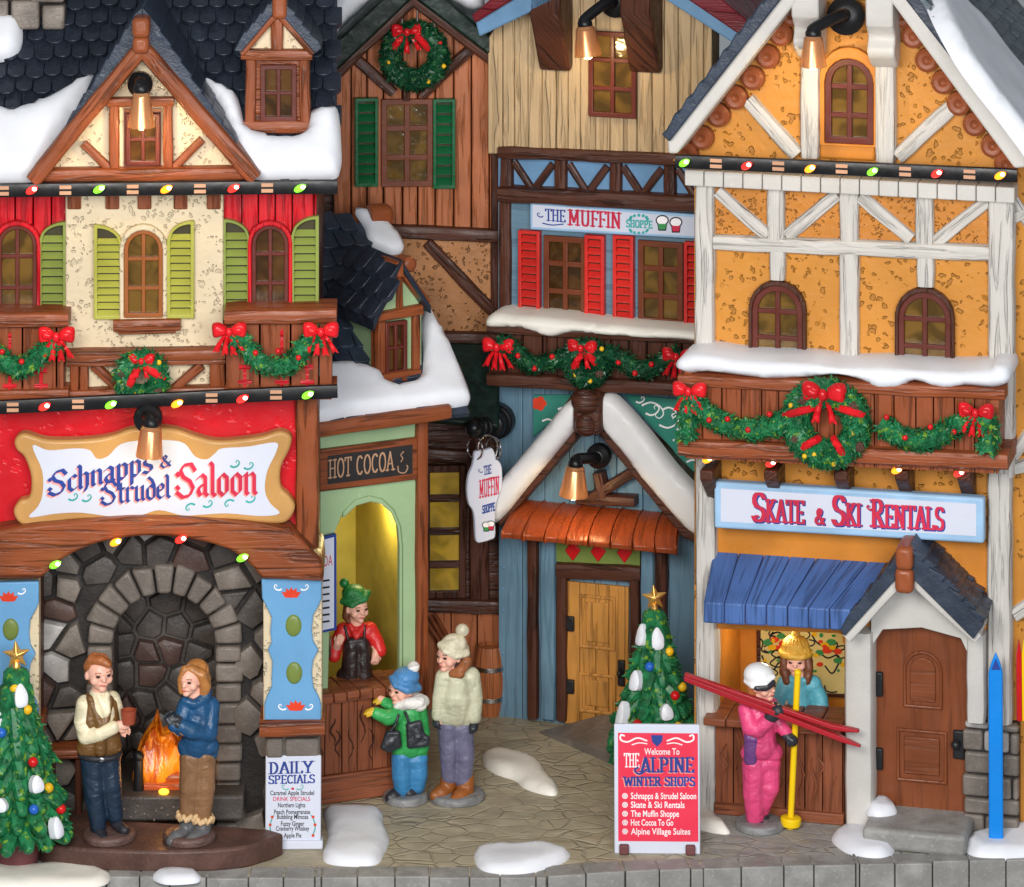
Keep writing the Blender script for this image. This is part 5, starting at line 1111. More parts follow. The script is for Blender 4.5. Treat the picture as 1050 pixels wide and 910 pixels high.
gooseneck('copper cone lamp under the porch gable over the orange canopy', MU, 590, 478, 588, 508, (615, 467), .25, .85, 13, r0=10, r1=15, power=14)
hp = MU.w(512, 430, .02); th = thing('sign_holder', 'black iron arm holding the hanging muffin shop sign', 'sign arm', hp); mb = MB(); mb.lathe(hp, [(0, .2), (.14, .2), (.17, .16), (.3, .15), (.33, .1)], MU.N, 20); mb.build('mount', m['black'], th, bev=.015)
E0 = hp + MU.N * .3; E1 = V(MU.w(486, 439, .75)); mb = MB(); mb.tube([hp + MU.N * .1, E0 * .5 + E1 * .5, E1], [.12, .09, .085], 14); mb.ell(E1, .1); mb.build('arm', m['black'], th)
mb = MB()
for t in (.35, .65): c = E0.lerp(E1, t); mb.lathe(c, [(0, .11), (.05, .11)], E1 - E0, 16)
mb.each('collar', m['black'], th, bev=.01)
HSp = Pl(E1, (math.cos(rad(22)), math.sin(rad(22)), 0), Zv); HS = Pl(HSp.w(497, 555, .02), HSp.A, Zv); q = Q(2.844, 430, 420)
th = thing('hanging_sign', 'white key-tag shaped muffin shop sign hanging on steel rings', 'sign', HS.O)
mb = MB(); mb.prism(HS, smooth_loop(HS.px(q([(163, 126), (176, 121), (198, 118), (212, 114), (220, 126), (224, 142), (238, 158), (242, 178), (243, 205), (241, 232), (232, 256), (224, 284), (222, 330), (222, 372), (206, 382), (186, 388), (168, 388), (164, 360), (162, 320), (157, 296), (146, 278), (141, 250), (141, 220), (146, 190), (156, 166), (160, 145)])), 3), -.07, .0); mb.build('board', m['sign_white'], th, bev=.014)
mb = MB(); pen(mb, CP, 'THE', HS, 496, 504, 487.5, 9, .002, 2, (.14, .1, 0)); pen(mb, CP, 'SHOPPE', HS, 494.5, 507.5, 527, 8, .002, 3.5, (.17, .13, 0)); scroll(mb, HS, 495, 484, 5, .002, -1, -1, 1); mb.build('lettering', m['ink_blue'], bpy.data.objects[-1] if False else th)
mb = MB(); pen(mb, CP, 'MUFFIN', HS, 491.5, 512, 511, 18, .002, 4.5, (.13, .08, 0)); mb.build('lettering', m['ink_red'], th)
muffin(th, HS, 498.5, 541, 7, .002, 'ink_green'); muffin(th, HS, 503.5, 540, 7, .002, 'ink_red')
for x, r_ in ((487, .1), (500, .12), (506, .1)):
    c = HS.w(x, 460, -.03); mb = MB(); d = (HS.A * .6 + HS.N * .8) if r_ < .11 else HS.A; mb.tube([c + d * r_ * math.cos(6.283 * i / 24) + Zv * r_ * 1.25 * math.sin(6.283 * i / 24) for i in range(24)], .011, 6, True); mb.build('ring', m['steel'], th)
# ================================================================== SKATE AND SKI RENTAL
RE = facade(722, 829, -14.6)
T = thing('rental_shop', 'orange half-timbered ski rental shop with white beams', 'building', RE.w(870, 838))
q1, q2, q3, q4 = Q(2.763, 670, 0), Q(2.763, 670, 180), Q(2.763, 670, 360), Q(2.46, 670, 540)
mb = MB(); a0, a1, b0, b1 = RE.box(712, 1040, 180, 560); az = RE.hit(1039, 600)[0]
mb.pp(RE, [(712, 600), (1030, 610), (1038, 190), (712, 175)], -.2, 0); mb.pp(RE, [(712, 470), (735, 470), (735, 840), (712, 838)], -.2, -.0); mb.pp(RE, [(712, 470), (1030, 480), (1020, 648), (712, 640)], -.21, -.01); mb.each('wall', m['orange'], T)
mb = MB(); mb.pp(RE, [(733, 600), (733, 540), (1013, 556), (1013, 660), (864, 660), (864, 650), (733, 645)], -.1, .015); mb.build('lower_wall', m['orange_plain'], T, bev=.01)
mb = MB(); mb.ab(RE, a0, az, 0, b1, -3.2, -2.2); ac = RE.hit(864, 700)[0]; mb.ab(RE, ac, az, 0, b1 * .55, -2.3, -.12); mb.ab(RE, a0, az, b0 - .3, b1, -2.3, -.22); mb.build('core_wall', m['timber_dark'], T)
aL = RE.hit(735, 700)[0]; mb = MB(); mb.ab(RE, aL - .2, aL, 0, 2.9, -2.1, -.05); mb.ab(RE, aL - .2, ac, 0, 2.9, -2.25, -1.3); mb.build('inner_wall', m['orange_plain'], T)
mb = MB(); mb.pp(RE, [(735, 235), (780, 243), (735, 202)], -.05, .03); mb.build('trash', m['orange'], T); bpy.data.objects.remove(bpy.data.objects['trash'])
mb = MB()
for P in ([(733, 240), (1012, 250), (1012, 206), (733, 193)],): mb.pp(RE, P, -.05, .02)
mb.build('swirl_wall', m['orange_swirl'], T)
# timbers of the middle storey
mb = MB(); D1 = .1
def vb(x, y0, y1, w, o1=D1): mb.bb(RE, (x, y0), (x, y1), w, -.1, o1)
vb(721.5, 185, 480, 20, .13); vb(1026, 200, 490, 27, .13); vb(870, 190, 395, 20); vb(795, 190, 255, 18); vb(796, 255, 288, 17); vb(947, 198, 262, 19); vb(948, 262, 295, 19)
mb.bb(RE, (731, 250), (1014, 261), 16, -.1, D1 + .015)
for a, b in (((735, 197), (786, 243)), ((858, 200), (806, 243)), ((881, 202), (934, 246)), ((1012, 207), (958, 250))): mb.bb(RE, a, b, 14, -.1, D1 - .02)
mb.build('timber_frame', m['white_timber'], T)
mb = MB(); n = 17
for i in range(n): x0, x1 = 702 + 339 * i / n, 702 + 339 * (i + .96) / n; y = 175 + (x0 - 702) * .0545; mb.rect(RE, x0, x1, y, y + 16, -.1, .24)
mb.build('dentil_trim', m['white_board'], T, bev=.012)
for x0, x1, y0, y1, p_ in ((771, 823, 293, 374, 'pane'), (921, 975, 300, 384, 'pane')):
    window(RE, T, x0, x1, y0, y1, 2, 3, True, .01, .06, 'sash_red', p_, t=6, tm=5)
    mb = MB(); k = RE.box(x0, x1, y0, y1, .08); mb.ring(RE, arch(k[0] - .035, k[1] + .035, k[2] - .02, k[3] + .05), arch(k[0], k[1], k[2], k[3]), .0, .1); mb.build('casing', m['timber_dark'], T, bev=.012)
# gable
mb = MB(); mb.pp(RE, [(690, 165), (1046, 183), (866, -68)], -.3, .05); mb.build('gable_wall', m['orange'], T)
mb = MB(); mb.bb(RE, (830, -20), (830, 163), 20, -.1, .18); mb.bb(RE, (907, -20), (907, 167), 21, -.1, .18); mb.bb(RE, (766, 103), (816, 160), 16, -.1, .15); mb.bb(RE, (975, 111), (920, 162), 16, -.1, .15); mb.build('gable_frame', m['white_timber'], T)
mb = MB(); mb.pp(RE, [(840, 163), (897, 166), (897, 148), (840, 146)], 0, .1); mb.build('sill', m['orange_plain'], T, bev=.03)
window(RE, T, 845.5, 896, 60, 148, 2, 3, True, .05, .06, 'sash_red', 'pane', t=7, tm=5.5)
mb = MB(); k = RE.box(845.5, 896, 60, 148, .12); mb.ring(RE, arch(k[0] - .05, k[1] + .05, k[2] - .02, k[3] + .12), arch(k[0], k[1], k[2], k[3]), .0, .14); mb.build('casing', m['orange_plain'], T, bev=.02)
mb = MB()
for x0, x1, y1 in ((813, 841, 55), (889, 917, 64)):
    a0_, a1_, b0_, b1_ = RE.box(x0, x1, 0, y1, .5); pr = Pl(RE.at((a0_ + a1_) / 2, 0, 0), RE.N, Zv)
    mb.prism(pr, smooth_loop([(.1, b0_), (.42, b0_ + .02), (.5, b0_ + .12), (.44, b0_ + .25), (.55, b0_ + .36), (.6, b0_ + .5), (.6, b1_ + .8), (.1, b1_ + .8)], 3), -(a1_ - a0_) / 2, (a1_ - a0_) / 2)
mb.each('bracket', m['white_board'], T, bev=.02)
mb = MB()
for x, y in ((812, 15), (801, 35), (787.6, 58), (772, 80), (754.7, 100), (737, 118), (720, 141), (925, 16), (937, 37), (951, 61.5), (967.5, 84), (983.4, 106), (1000, 127), (1018.5, 149), (704, 157), (1032, 168)):
    c = RE.w(x, y, .1); k = RE.sc(x, y); mb.lathe(c, [(-.12, .13), (.0, .13), (.05, .125), (.075, .09), (.07, .05), (.05, .03), (.045, .002)], RE.N, 18, False)
mb.each('scallop', m['brown'], T)
mb = MB(); mb.pp(RE, [(684, 143), (685, 158), (694, 158), (866, -62), (1040, 173), (1052, 172), (1052, 158), (866, -92)], -.3, .62); mb.build('barge_board', m['white_board'], T, bev=.025)
mb = MB(); mb.pp(RE, saw((866, -112), (679, 132), 15, -4) + [(678, 138), (686, 146), (866, -84), (868, -90)], -3.4, .7); mb.pp(RE, [(866, -108), (866, -80), (1056, 164), (1062, 150)], -3.4, .66); mb.build('gable_roof', m['shingle'], T, bev=.02)
# right-hand roof plane behind the gable edge
e0 = RE.w(1056, 158, .66); e1 = RE.w(866, -98, .66); RR = Pl(e0, -RE.N, e1 - e0); LR = (e1 - e0).length
mb = MB(); shingles(mb, RR, .0, 3.9, 0, LR, .16, .15, lambda p: True, .03, .0, .06, .08); mb.build('roof_shingles', m['shingle_grey'], T)
snow('roof_snow', T, RR, q1([(790, -60), (780, -10), (792, 30), (820, 90), (872, 180), (930, 260), (990, 335), (1045, 408), (1095, 470), (1130, 440), (1110, 330), (1060, 240), (1005, 180), (966, 132), (934, 90), (902, 50), (856, 0), (842, -60)]), .14, .14, .06, .1, n=6, jit=.05)
# side wing that turns away at the corner
cr = RE.at(az, 0, -.02); SWp = Pl(cr, (math.cos(rad(12)), math.sin(rad(12)), 0), Zv); mb = MB(); mb.ab(SWp, 0, 1.2, 0, 7.2, -.3, -.02); SW = mb.build('side_wall', m['orange'], T)
mb = MB(); mb.bb(SWp, (1040, 225), (1064, 214), 12, -.1, .05); mb.bb(SWp, (1040, 470), (1066, 432), 12, -.1, .05); mb.bb(SWp, (1040, 482), (1066, 476), 13, -.1, .06); mb.bb(SWp, (1040, 633), (1066, 616), 14, -.1, .06); mb.bb(SWp, (1040, 205), (1066, 245), 12, -.1, .05); mb.each('side_timber', m['white_timber'], T)
# balcony
BO = .62; mb = MB(); planks(mb, RE, RE.px([(702, 470), (1024, 486), (1024, 398), (702, 385)], BO), .2, BO - .12, BO, gap=.014); mb.bb(RE, (695, 391), (1030, 405), 12, BO - .2, BO + .06); mb.bb(RE, (695, 460), (1033, 475), 17, -.05, BO + .12)
aa = RE.hit(1024, 440, BO)[0]; z0_, z1_ = RE.hit(1024, 482, BO)[1], RE.hit(1024, 398, BO)[1]; mb.ab(RE, aa - .08, aa, z0_, z1_, 0, BO); aa = RE.hit(702, 440, BO)[0]; mb.ab(RE, aa, aa + .08, z0_ + .0, z1_, 0, BO)
mb.build('balcony', m['plank_brown'], T)
mb = MB(); pillow(mb, RE, smooth_loop(RE.px(q2([(63, 545), (75, 520), (130, 508), (250, 525), (430, 532), (520, 546), (640, 545), (800, 555), (940, 553), (965, 539), (1000, 543), (1011, 570), (1000, 590), (960, 602), (880, 596), (820, 606), (740, 582), (700, 600), (640, 606), (590, 582), (520, 566), (440, 572), (330, 577), (270, 571), (150, 557), (100, 562)]), BO + .05), 3), .1, .09, .05, BO - .0, .1, BO); mb.build('balcony_snow', m['snow'], T, sharp=0)
mb = MB()
for x0, y0, x1, y1 in ((726, 470, 744, 492), (791, 474, 808, 498), (862, 478, 878, 502), (924, 482, 942, 505), (987, 486, 1006, 508)):
    pr = Pl(RE.w(x0 + 8, 480, 0), RE.N, Zv); mb.prism(pr, [(.02, -.32), (.1, -.3), (.5, .0), (.5, .1), (.02, .1)], -.07, .07)
mb.each('bracket', m['timber_dark'], T, bev=.015)
# lower posts, stone pier
mb = MB(); mb.bb(RE, (723, 468), (723, 840), 21, -.15, .12); mb.bb(RE, (1024, 486), (1024, 745), 25, -.15, .14); mb.each('post', m['white_timber'], T)
pp_ = RE.off(.12); mb = MB(); a0_, a1_, _, _ = pp_.box(989, 1046, 740, 850); zt = pp_.hit(1015, 740)[1]; mb.ab(pp_, a0_ + .04, a1_ - .02, 0, zt - .02, -.4, -.03); pe = mb.build('stone_pier', m['mortar'], T)
mbs = [MB(), MB()]; y = 0.02; i = 0
while y < zt - .05:
    h = min(rnd(.17, .24), zt - y); x = a0_ + (0 if i % 2 else -.02)
    while x < a1_ - .03: w_ = min(rnd(.2, .42), a1_ - x); mbs[1 if i == 3 and x < a0_ + .2 and False else (1 if R.random() < .12 else 0)].ab(pp_, x, x + w_ - .015, y, y + h - .018, -.1, rnd(.0, .05)); x += w_
    y += h; i += 1
mbs[0].build('pier_stones', m['stone'], pe, bev=.035, seg=3); mbs[1].build('pier_stones', m['stone_light'], pe, bev=.035, seg=3)
# counter window
ct = RE.off(.1); mb = MB(); a0_, a1_ = ct.hit(733, 780)[0], ct.hit(866, 790)[0]; zt = ct.hit(798, 742)[1]; planks(mb, ct, [(a0_, 0), (a1_, 0), (a1_, zt), (a0_, zt)], .2, -.3, 0, gap=.012); cn = mb.build('counter', m['counter'], T, bev=.01)
mb = MB(); a2 = ct.hit(721, 740, .2)[0]
for i in range(6): mb.ab(ct, a2 + (a1_ - a2) * i / 6, a2 + (a1_ - a2) * (i + .96) / 6, zt - .02 + rnd(-.006, .006), zt + .06 + rnd(-.006, .006), -.5, .2)
mb.build('counter_top', m['counter'], cn, bev=.014)
mb = MB(); knots(mb, ct, a0_ + .05, a1_ - .05, .12, zt - .05, 11, .016); mb.build('grooves', m['counter'], cn)
mb = MB(); mb.ab(ct, a0_, a1_, 0, .12, -.3, .05); mb.build('counter_base', m['counter'], cn, bev=.015)
# ski-map poster on the back wall of the booth
wb = RE.off(-1.3); th = thing('map_poster', 'painted trail map on the wall behind the rental clerk', 'poster', wb.w(822, 709, 0)); mb = MB(); mb.pp(wb, [(776, 712), (880, 716), (880, 630), (776, 626)], 0, .03); mb.build('frame', m['timber_dark'], th)
mb = MB(); mb.pp(wb, [(780, 709), (876, 712), (876, 634), (780, 630)], .0, .035); mb.build('sheet', m['map_paper'], th)
q = Q(3.79, 690, 630); mb = MB()
for P in ([(335, 90), (350, 110), (345, 140), (370, 150), (400, 140), (430, 150)], [(345, 160), (360, 190), (390, 215), (410, 190), (440, 180)], [(540, 80), (560, 110), (600, 130), (640, 110)], [(560, 140), (600, 170), (640, 160), (655, 200)], [(590, 200), (620, 230), (650, 180)], [(380, 80), (410, 70), (440, 90)]): line(mb, wb, q(P), 1.7, .037)
for i in range(26):
    X, Y = rnd(784, 872), rnd(636, 706); r_ = rnd(4, 9); a_ = rnd(0, 6); line(mb, wb, [(X + r_ * rnd(.6, 1.2) * math.cos(a_ + j), Y + .7 * r_ * rnd(.6, 1.2) * math.sin(a_ + j)) for j in range(rnd(4, 7).__int__())], 1.5, .037)
mb.build('trails', m['ink_black'], th)
for mt, L in (('motif_red', ((395, 100, 5), (430, 115, 6), (405, 130, 4), (600, 140, 6), (640, 145, 5))), ('ink_green', ((370, 110, 6), (420, 85, 5), (615, 110, 6), (570, 150, 5), (640, 180, 5))), ('orn_yellow', ((385, 130, 5), (620, 130, 4), (590, 120, 5)))):
    mb = MB()
    for x, y, r_ in L: X, Y = q([(x, y)])[0]; disc(mb, wb, X, Y, r_ * .9, r_ * .6, .036, .003 + R.random() * .002, 9)
    for i in range(9): disc(mb, wb, rnd(784, 872), rnd(636, 700), rnd(1.5, 3.6), rnd(1.2, 2.6), .036, .003 + R.random() * .002, 8)
    mb.build('map_patches', m[mt], th)
# awning
mb = MB(); A_l, A_r = RE.hit(731, 566, .02), RE.hit(917, 578, .02); B_l, B_r = RE.hit(721, 618, .66), RE.hit(872, 626, .66); n = 7
for i in range(n):
    u0, u1 = (i + .015) / n, (i + .985) / n; L = lambda P, Q_, u: (P[0] + (Q_[0] - P[0]) * u, P[1] + (Q_[1] - P[1]) * u); jit = rnd(-.015, .015)
    t0, t1 = RE.at(*L(A_l, A_r, u0), .02), RE.at(*L(A_l, A_r, u1), .02); c0_, c1_ = RE.at(*L(B_l, B_r, u0), .66 + jit), RE.at(*L(B_l, B_r, u1), .66 + jit); d0, d1 = c0_ - Zv * .21, c1_ - Zv * .21; bk = -RE.N * .06 - Zv * .02
    vs = [t0, t1, c0_, c1_, d0, d1]; vs += [v + bk for v in vs]; mb.add(vs, [[0, 2, 3, 1], [2, 4, 5, 3], [6, 7, 9, 8], [8, 9, 11, 10], [4, 10, 11, 5], [0, 6, 8, 2], [2, 8, 10, 4], [1, 3, 9, 7], [3, 5, 11, 9]], [(0, u0 * 2 + i), (0, u1 * 2 + i), (.8, u0 * 2 + i), (.8, u1 * 2 + i), (1.0, u0 * 2 + i), (1.0, u1 * 2 + i)] * 2)
mb.build('awning', m['awning'], T, bev=.014)
# porch
mb = MB(); PR = RE.off(.5)
mb.bb(RE, (880, 650), (880, 850), 29, -.1, .3); mb.bb(RE, (1000, 652), (1000, 742), 19, -.1, .26); mb.each('porch_post', m['white_board'], T)
mb = MB(); P = [(893, 662), (893, 625), (930, 580), (996, 640), (996, 668), (991, 668), (985, 655), (945, 644), (905, 646), (896, 660)]; mb.pp(RE, P, -.05, .22); mb.build('porch_gable', m['white_board'], T, bev=.01)
mb = MB(); mb.bb(RE, (928, 590), (868, 655), 11, -.0, .62); mb.bb(RE, (930, 590), (1002, 656), 12, -.0, .62); mb.each('porch_barge', m['white_board'], T)
mb = MB(); mb.pp(RE, saw((920, 568), (864, 634), 5, -3) + [(861, 646), (866, 653), (926, 586), (928, 574)], -.2, .66); mb.pp(RE, [(934, 556), (930, 582), (934, 592), (998, 656), (1008, 642)] + saw((1010, 632), (942, 562), 8, -3), -.05, .68); mb.build('porch_roof', m['shingle'], T, bev=.02)
pe0 = RE.w(1008, 636, .68); pe1 = RE.w(932, 560, .68); PRp = Pl(pe0, -RE.N, pe1 - pe0); mb = MB(); shingles(mb, PRp, .1, .7, .0, (pe1 - pe0).length - .2, .16, .14, lambda p: True, .03, .1, .02); mb.build('roof_shingles', m['shingle'], T, bev=.008)
mb = MB(); mb.rect(RE, 917.5, 935.5, 562, 586, .1, .8); mb.rect(RE, 917, 936, 584, 610, .2, .76); mb.build('ridge_end', m['brown'], T, bev=.055, seg=3)
mb = MB(); mb.rect(RE, 895, 992, 640, 842, -.1, .02, 90); dr = mb.build('door', m['door_brown'], T)
mb = MB(); k = RE.box(926, 966, 668, 727, .05); t = .03; mb.ring(RE, arch(*k), arch(k[0] + t, k[1] - t, k[2] + t, k[3] - t), .01, .055); mb.prism(RE, arch(k[0] + .07, k[1] - .07, k[2] + .07, k[3] - .07), .0, .045); k = RE.box(919, 971, 749, 803, .05); rc_ = lambda t: [(k[0] + t, k[2] + t), (k[1] - t, k[2] + t), (k[1] - t, k[3] - t), (k[0] + t, k[3] - t)]; mb.ring(RE, rc_(0), rc_(.03), .01, .055); mb.prism(RE, rc_(.08), 0, .045)
mb.build('door_panel', m['door_brown'], dr, bev=.012)
for y0, y1 in ((690, 715), (768, 790)): mb = MB(); mb.rect(RE, 896, 905, y0, y1, 0, .07); mb.build('hinge', m['iron'], dr, bev=.015)
mb = MB(); mb.rect(RE, 977, 989, 750, 779, 0, .07); mb.ell(RE.w(980, 764, .11), (.05, .05, .05)); mb.build('handle', m['iron'], dr, bev=.015)
mb = MB(); st = RE.off(.75); a0_, a1_ = st.hit(884, 850)[0], st.hit(990, 858)[0]; mb.ab(st, a0_, a1_, 0, .22, -.9, .0); mb.build('door_step', m['stone_step'] if 'stone_step' in m else m['kerb'], T, bev=.05, seg=3)
# things on the rental shop
Ls = light_strip('black light strip along the rental shop gable', RE, (692, 166), (1043, 181), 14, .5, [(702, 167, 'green'), (766, 170, 'red'), (831, 173, 'amber'), (895, 176, 'green'), (961, 178, 'red'), (1026, 180, 'amber')], (734, 798, 863, 928, 994))
light_strip('four small bulbs glowing under the rental shop balcony', RE, (726, 470), (984, 484), 3, .5, [(726, 471, 'amber'), (791, 475, 'red'), (920, 482, 'amber'), (984, 485, 'red')], (), True)
gooseneck('copper cone lamp in the orange rental shop gable', RE, 834, 37, 834, 68, (868, 16), .2, .75, 20, r0=10, r1=14, power=16)
wreath('large green wreath with red bow and pinecones on rental balcony', RE, 849, 432, 32, 15, BO + .02, n=2300, bw=(-4, -28, 44, 2), cones=((-26, -22), (26, -14), (-34, 18), (32, 26)), dots=((-38, -16, 'orn_yellow'), (26, 12, 'orn_yellow'), (-14, 34, 'orn_yellow'), (-24, 36, 'orn_yellow'), (6, 44, 'orn_yellow')), ribbons=(((-44, -6), (-14, -14)), ((10, -14), (36, -6)), ((-28, 28), (-10, 18)), ((6, 18), (16, 36))))
garland('long green garland with two red bows on the rental balcony', RE, [[(706, 402), (705, 425), (704, 448)], [(708, 404), (726, 426), (760, 440), (790, 438), (806, 430)], [(902, 434), (920, 446), (948, 452), (975, 440), (1000, 424)], [(1008, 426), (1014, 445), (1012, 462)]], 10.5, BO + .05, [(707, 401, 34), (1001, 423, 35)], [(727, 431), (746, 430), (767, 441), (789, 425), (909, 428), (928, 449), (954, 438), (978, 443)])
th = thing('shop_sign', 'white ski rental sign with red letters in a pale blue frame', 'sign', RE.w(870, 550, .2)); SP = RE.off(.28)
mb = MB(); mb.pp(SP, [(732, 542), (1009, 558), (1009, 511), (732, 494)], -.1, .05); mb.build('frame', m['sign_blue_frame'], th, bev=.03, seg=3)
mb = MB(); mb.pp(SP, [(739, 535), (1001, 550), (1001, 517), (739, 501)], .02, .056); bd = mb.build('board', m['sign_white'], th)
for dx, dy, o, kk, nb in ((1.0, .9, .057, 'ink_blue', (.18, .1, 0)), (0, 0, .061, 'ink_red', (.16, .06, 0))):
    mb = MB()
    for s, x0, x1, h in (('S', 771, 785, 29), ('KATE', 785, 825, 23), ('&', 835, 846, 16), ('S', 853, 867, 30), ('KI', 867, 883, 23), ('R', 893, 907, 28), ('ENTALS', 907, 968, 23)): pen(mb, CP, s, SP, x0, x1, 534.5 + (x0 - 770) * .047, h, o, -(x1 - x0) * .047, nb, 0, dx, dy)
    scroll(mb, SP, 778 + dx, 530 + dy, 7, o, -1, 1, 2.2); scroll(mb, SP, 895 + dx, 522 + dy, 7, o, -1, -1, 2.2); mb.build('lettering', m[kk], bd)
# ================================================================== GROUND
edge = [(-160, 892), (40, 896), (110, 897), (330, 898), (560, 897), (640, 892), (720, 888), (880, 884), (1090, 878), (1250, 872)]
E = [V(GR.hit(*p)) for p in edge]
mb = MB(); n = len(E); nx, ny = 90, 60
poly = [tuple(p) for p in E] + [(9, 8.5), (-9, 8.5)]
mb.prism(GR, poly, -.8, 0); struct(mb.build('ground', m['paving'], None)); g_ = bpy.data.objects['ground']
mb = MB(); path = []
for a, b in zip(E, E[1:]):
    L = (b - a).length; d = (b - a) / L; q = V((-d.y, d.x)); u = 0
    while u < L - .02:
        w = min(rnd(.3, .44), L - u); p0, p1 = a + d * (u + .006), a + d * (u + w - .006); h = rnd(-.012, .012)
        pts = [p0 - q * .1, p1 - q * .1, p1 + q * .2, p0 + q * .2]; mb.prism(GR, [tuple(x) for x in pts], -.8, .012 + h); u += w
struct(mb.build('kerb', m['kerb'], None, bev=.03))
def gsnow(label, pts, T=.09, mat='snow', z=0.0, r=.16):
    pl = Pl((0, 0, z), (1, 0, 0), (0, 1, 0)); mb = MB(); pillow(mb, pl, smooth_loop(pl.px(pts, .0), 4), T, r, .07, .004, .2, .02); return tag(mb.build('snow_patch', m[mat], None, sharp=0), label, 'snow patch', 'snow patches on the paving')
gsnow('square white snow patch beside the daily specials board', [(332, 833), (346, 830), (388, 832), (393, 846), (399, 862), (394, 876), (386, 887), (360, 889), (336, 886), (331, 878), (336, 862), (334, 846)])
gsnow('long cream snow patch lying between the woman and the tree', [(494, 776), (502, 770), (520, 771), (540, 775), (553, 783), (562, 796), (572, 808), (570, 816), (556, 815), (538, 809), (528, 801), (510, 795), (497, 787)], .08, 'snow_warm')
gsnow('flat white snow patch at the paving edge near the middle', [(486, 879), (492, 871), (508, 868), (532, 869), (555, 868), (574, 872), (585, 877), (578, 885), (560, 892), (538, 897), (510, 897), (492, 892)])
gsnow('small white snow patch at the front edge under the fireside platform', [(156, 900), (162, 895), (180, 893), (200, 895), (206, 901), (198, 905), (170, 906)], .06, r=.1)
gsnow('cream snow patch around the pot of the big Christmas tree', [(-40, 890), (-10, 886), (36, 888), (60, 886), (92, 889), (110, 895), (112, 903), (98, 909), (60, 911), (0, 911), (-40, 911)], .06, 'snow_warm')
gsnow('cream snow patch behind the red winter shops board', [(712, 826), (720, 823), (732, 836), (748, 852), (744, 856), (724, 853), (712, 846)], .09, 'snow_warm', 0, .1)
gsnow('round white snow patch in front of the rental door step', [(853, 863), (858, 854), (872, 850), (890, 852), (908, 857), (917, 866), (916, 876), (904, 881), (884, 880), (866, 874)], .1)
gsnow('white snow heap around the blue ski', [(988, 872), (994, 863), (1010, 858), (1030, 856), (1052, 852), (1100, 848), (1110, 866), (1090, 878), (1050, 881), (1020, 882), (998, 880)], .13)
st = RE.off(.6); 
gsnow('tiny snow pile on the rental door step', [(888, 834), (894, 826), (902, 823), (912, 825), (920, 832), (916, 836), (900, 838)], .1, 'snow', .222, .1)
# ================================================================== TREES, BOARDS, SKIS
tl = gnd(17, 886)
xmas_tree('large Christmas tree in a brown pot beside the fireplace', (tl.x, tl.y, 0), 1.74, .55, (.27, .25), .165, [(a, f, c) for a, f, c in ((.72, .78, 'orn_yellow'), (-.5, .66, 'orn_blue'), (.62, .5, 'berry'), (.98, .34, 'orn_yellow'), (-.55, .36, 'berry'), (.5, .25, 'orn_blue'), (1.25, .2, 'berry'), (-.25, .06, 'berry'), (-.05, .9, 'orn_yellow'))], [(.38, .86, .22), (.62, .38, .16), (-.22, .28, .13), (.95, .12, .2), (-.9, .72, .2)])
tm = gnd(671, 796)
xmas_tree('smaller Christmas tree with white snow dabs behind the red board', (tm.x, tm.y, 0), 1.62, .5, (.2, .2), .16, [(.9, .74, 'orn_yellow'), (-.25, .66, 'orn_blue'), (.7, .47, 'berry'), (.62, .28, 'orn_yellow'), (-.5, .3, 'berry'), (.25, .2, 'berry'), (1.2, .5, 'orn_yellow'), (-.9, .1, 'berry')], [(.15, .83, .22), (-1.0, .84, .22), (-.75, .56, .2), (.3, .38, .16), (-1.05, .33, .26), (-.45, .16, .15)])
def board(name, label, pl, quad, matb, th_=.05, lean=0):
    th = thing(name, label, 'sign board', pl.w((quad[0] + quad[1]) / 2, quad[3])); x0, x1, y0, y1 = quad; mb = MB(); mb.rect(pl, x0, x1, y0, y1, -th_, 0); return th, mb.build('board', m[matb], th, bev=.012)
def tilt(px, py, deg, lean): p = gnd(px, py); return Pl(p, (math.cos(rad(deg)), math.sin(rad(deg)), 0), (0, math.sin(rad(lean)), math.cos(rad(lean))))
AB = tilt(674, 876, -1.5, 6); th, bd = board('sign_board', 'red winter shops welcome board standing on the paving', AB, (630, 718, 743, 876), 'sign_white')
mb = MB(); mb.rect(AB, 634, 716, 752, 863, -.01, .004); fc = mb.build('face', m['poster_red'], bd)
mb = MB(); o = .0045
txt(mb, 'Welcome To', AB, 661, 697, 774, 6.5, o, 0, .012); mb.build('lettering', m['ink_white'], fc)
for i, s in enumerate(('Schnapps & Strudel Saloon', 'Skate & Ski Rentals', 'The Muffin Shoppe', 'Hot Cocoa To Go', 'Alpine Village Suites')):
    mb = MB(); txt(mb, s, AB, 647, 647 + len(s) * (2.68 if i == 0 else 2.9), 819.5 + i * 9.1, 6.4, o, 0, .012); mb.build('lettering', m['ink_white'], fc)
mb = MB()
for f, x in ((-1, 659), (1, 689)): line(mb, AB, [(674 + f * 10, 760), (674 + f * 20, 757), (674 + f * 30, 761), (674 + f * 37, 759), (674 + f * 37, 754), (674 + f * 33, 755)], 1.6, o); line(mb, AB, [(674 + f * 10, 763), (674 + f * 18, 762), (674 + f * 26, 764)], 1.1, o)
for i in range(5):
    y = 816.5 + i * 9.1
    for a in range(3): t = math.pi * a / 3; line(mb, AB, [(641 - 3 * math.cos(t), y - 3 * math.sin(t)), (641 + 3 * math.cos(t), y + 3 * math.sin(t))], .9, o)
    line(mb, AB, [(641 + 2.6 * math.cos(6.283 * j / 12), y + 2.6 * math.sin(6.283 * j / 12)) for j in range(13)], .7, o, 1)
mb.build('flourish', m['ink_white'], fc); mb = MB(); pen(mb, CP, 'THE', AB, 640, 656, 787, 14, o, 0, (.11, .07, 0)); mb.build('lettering', m['ink_white'], fc)
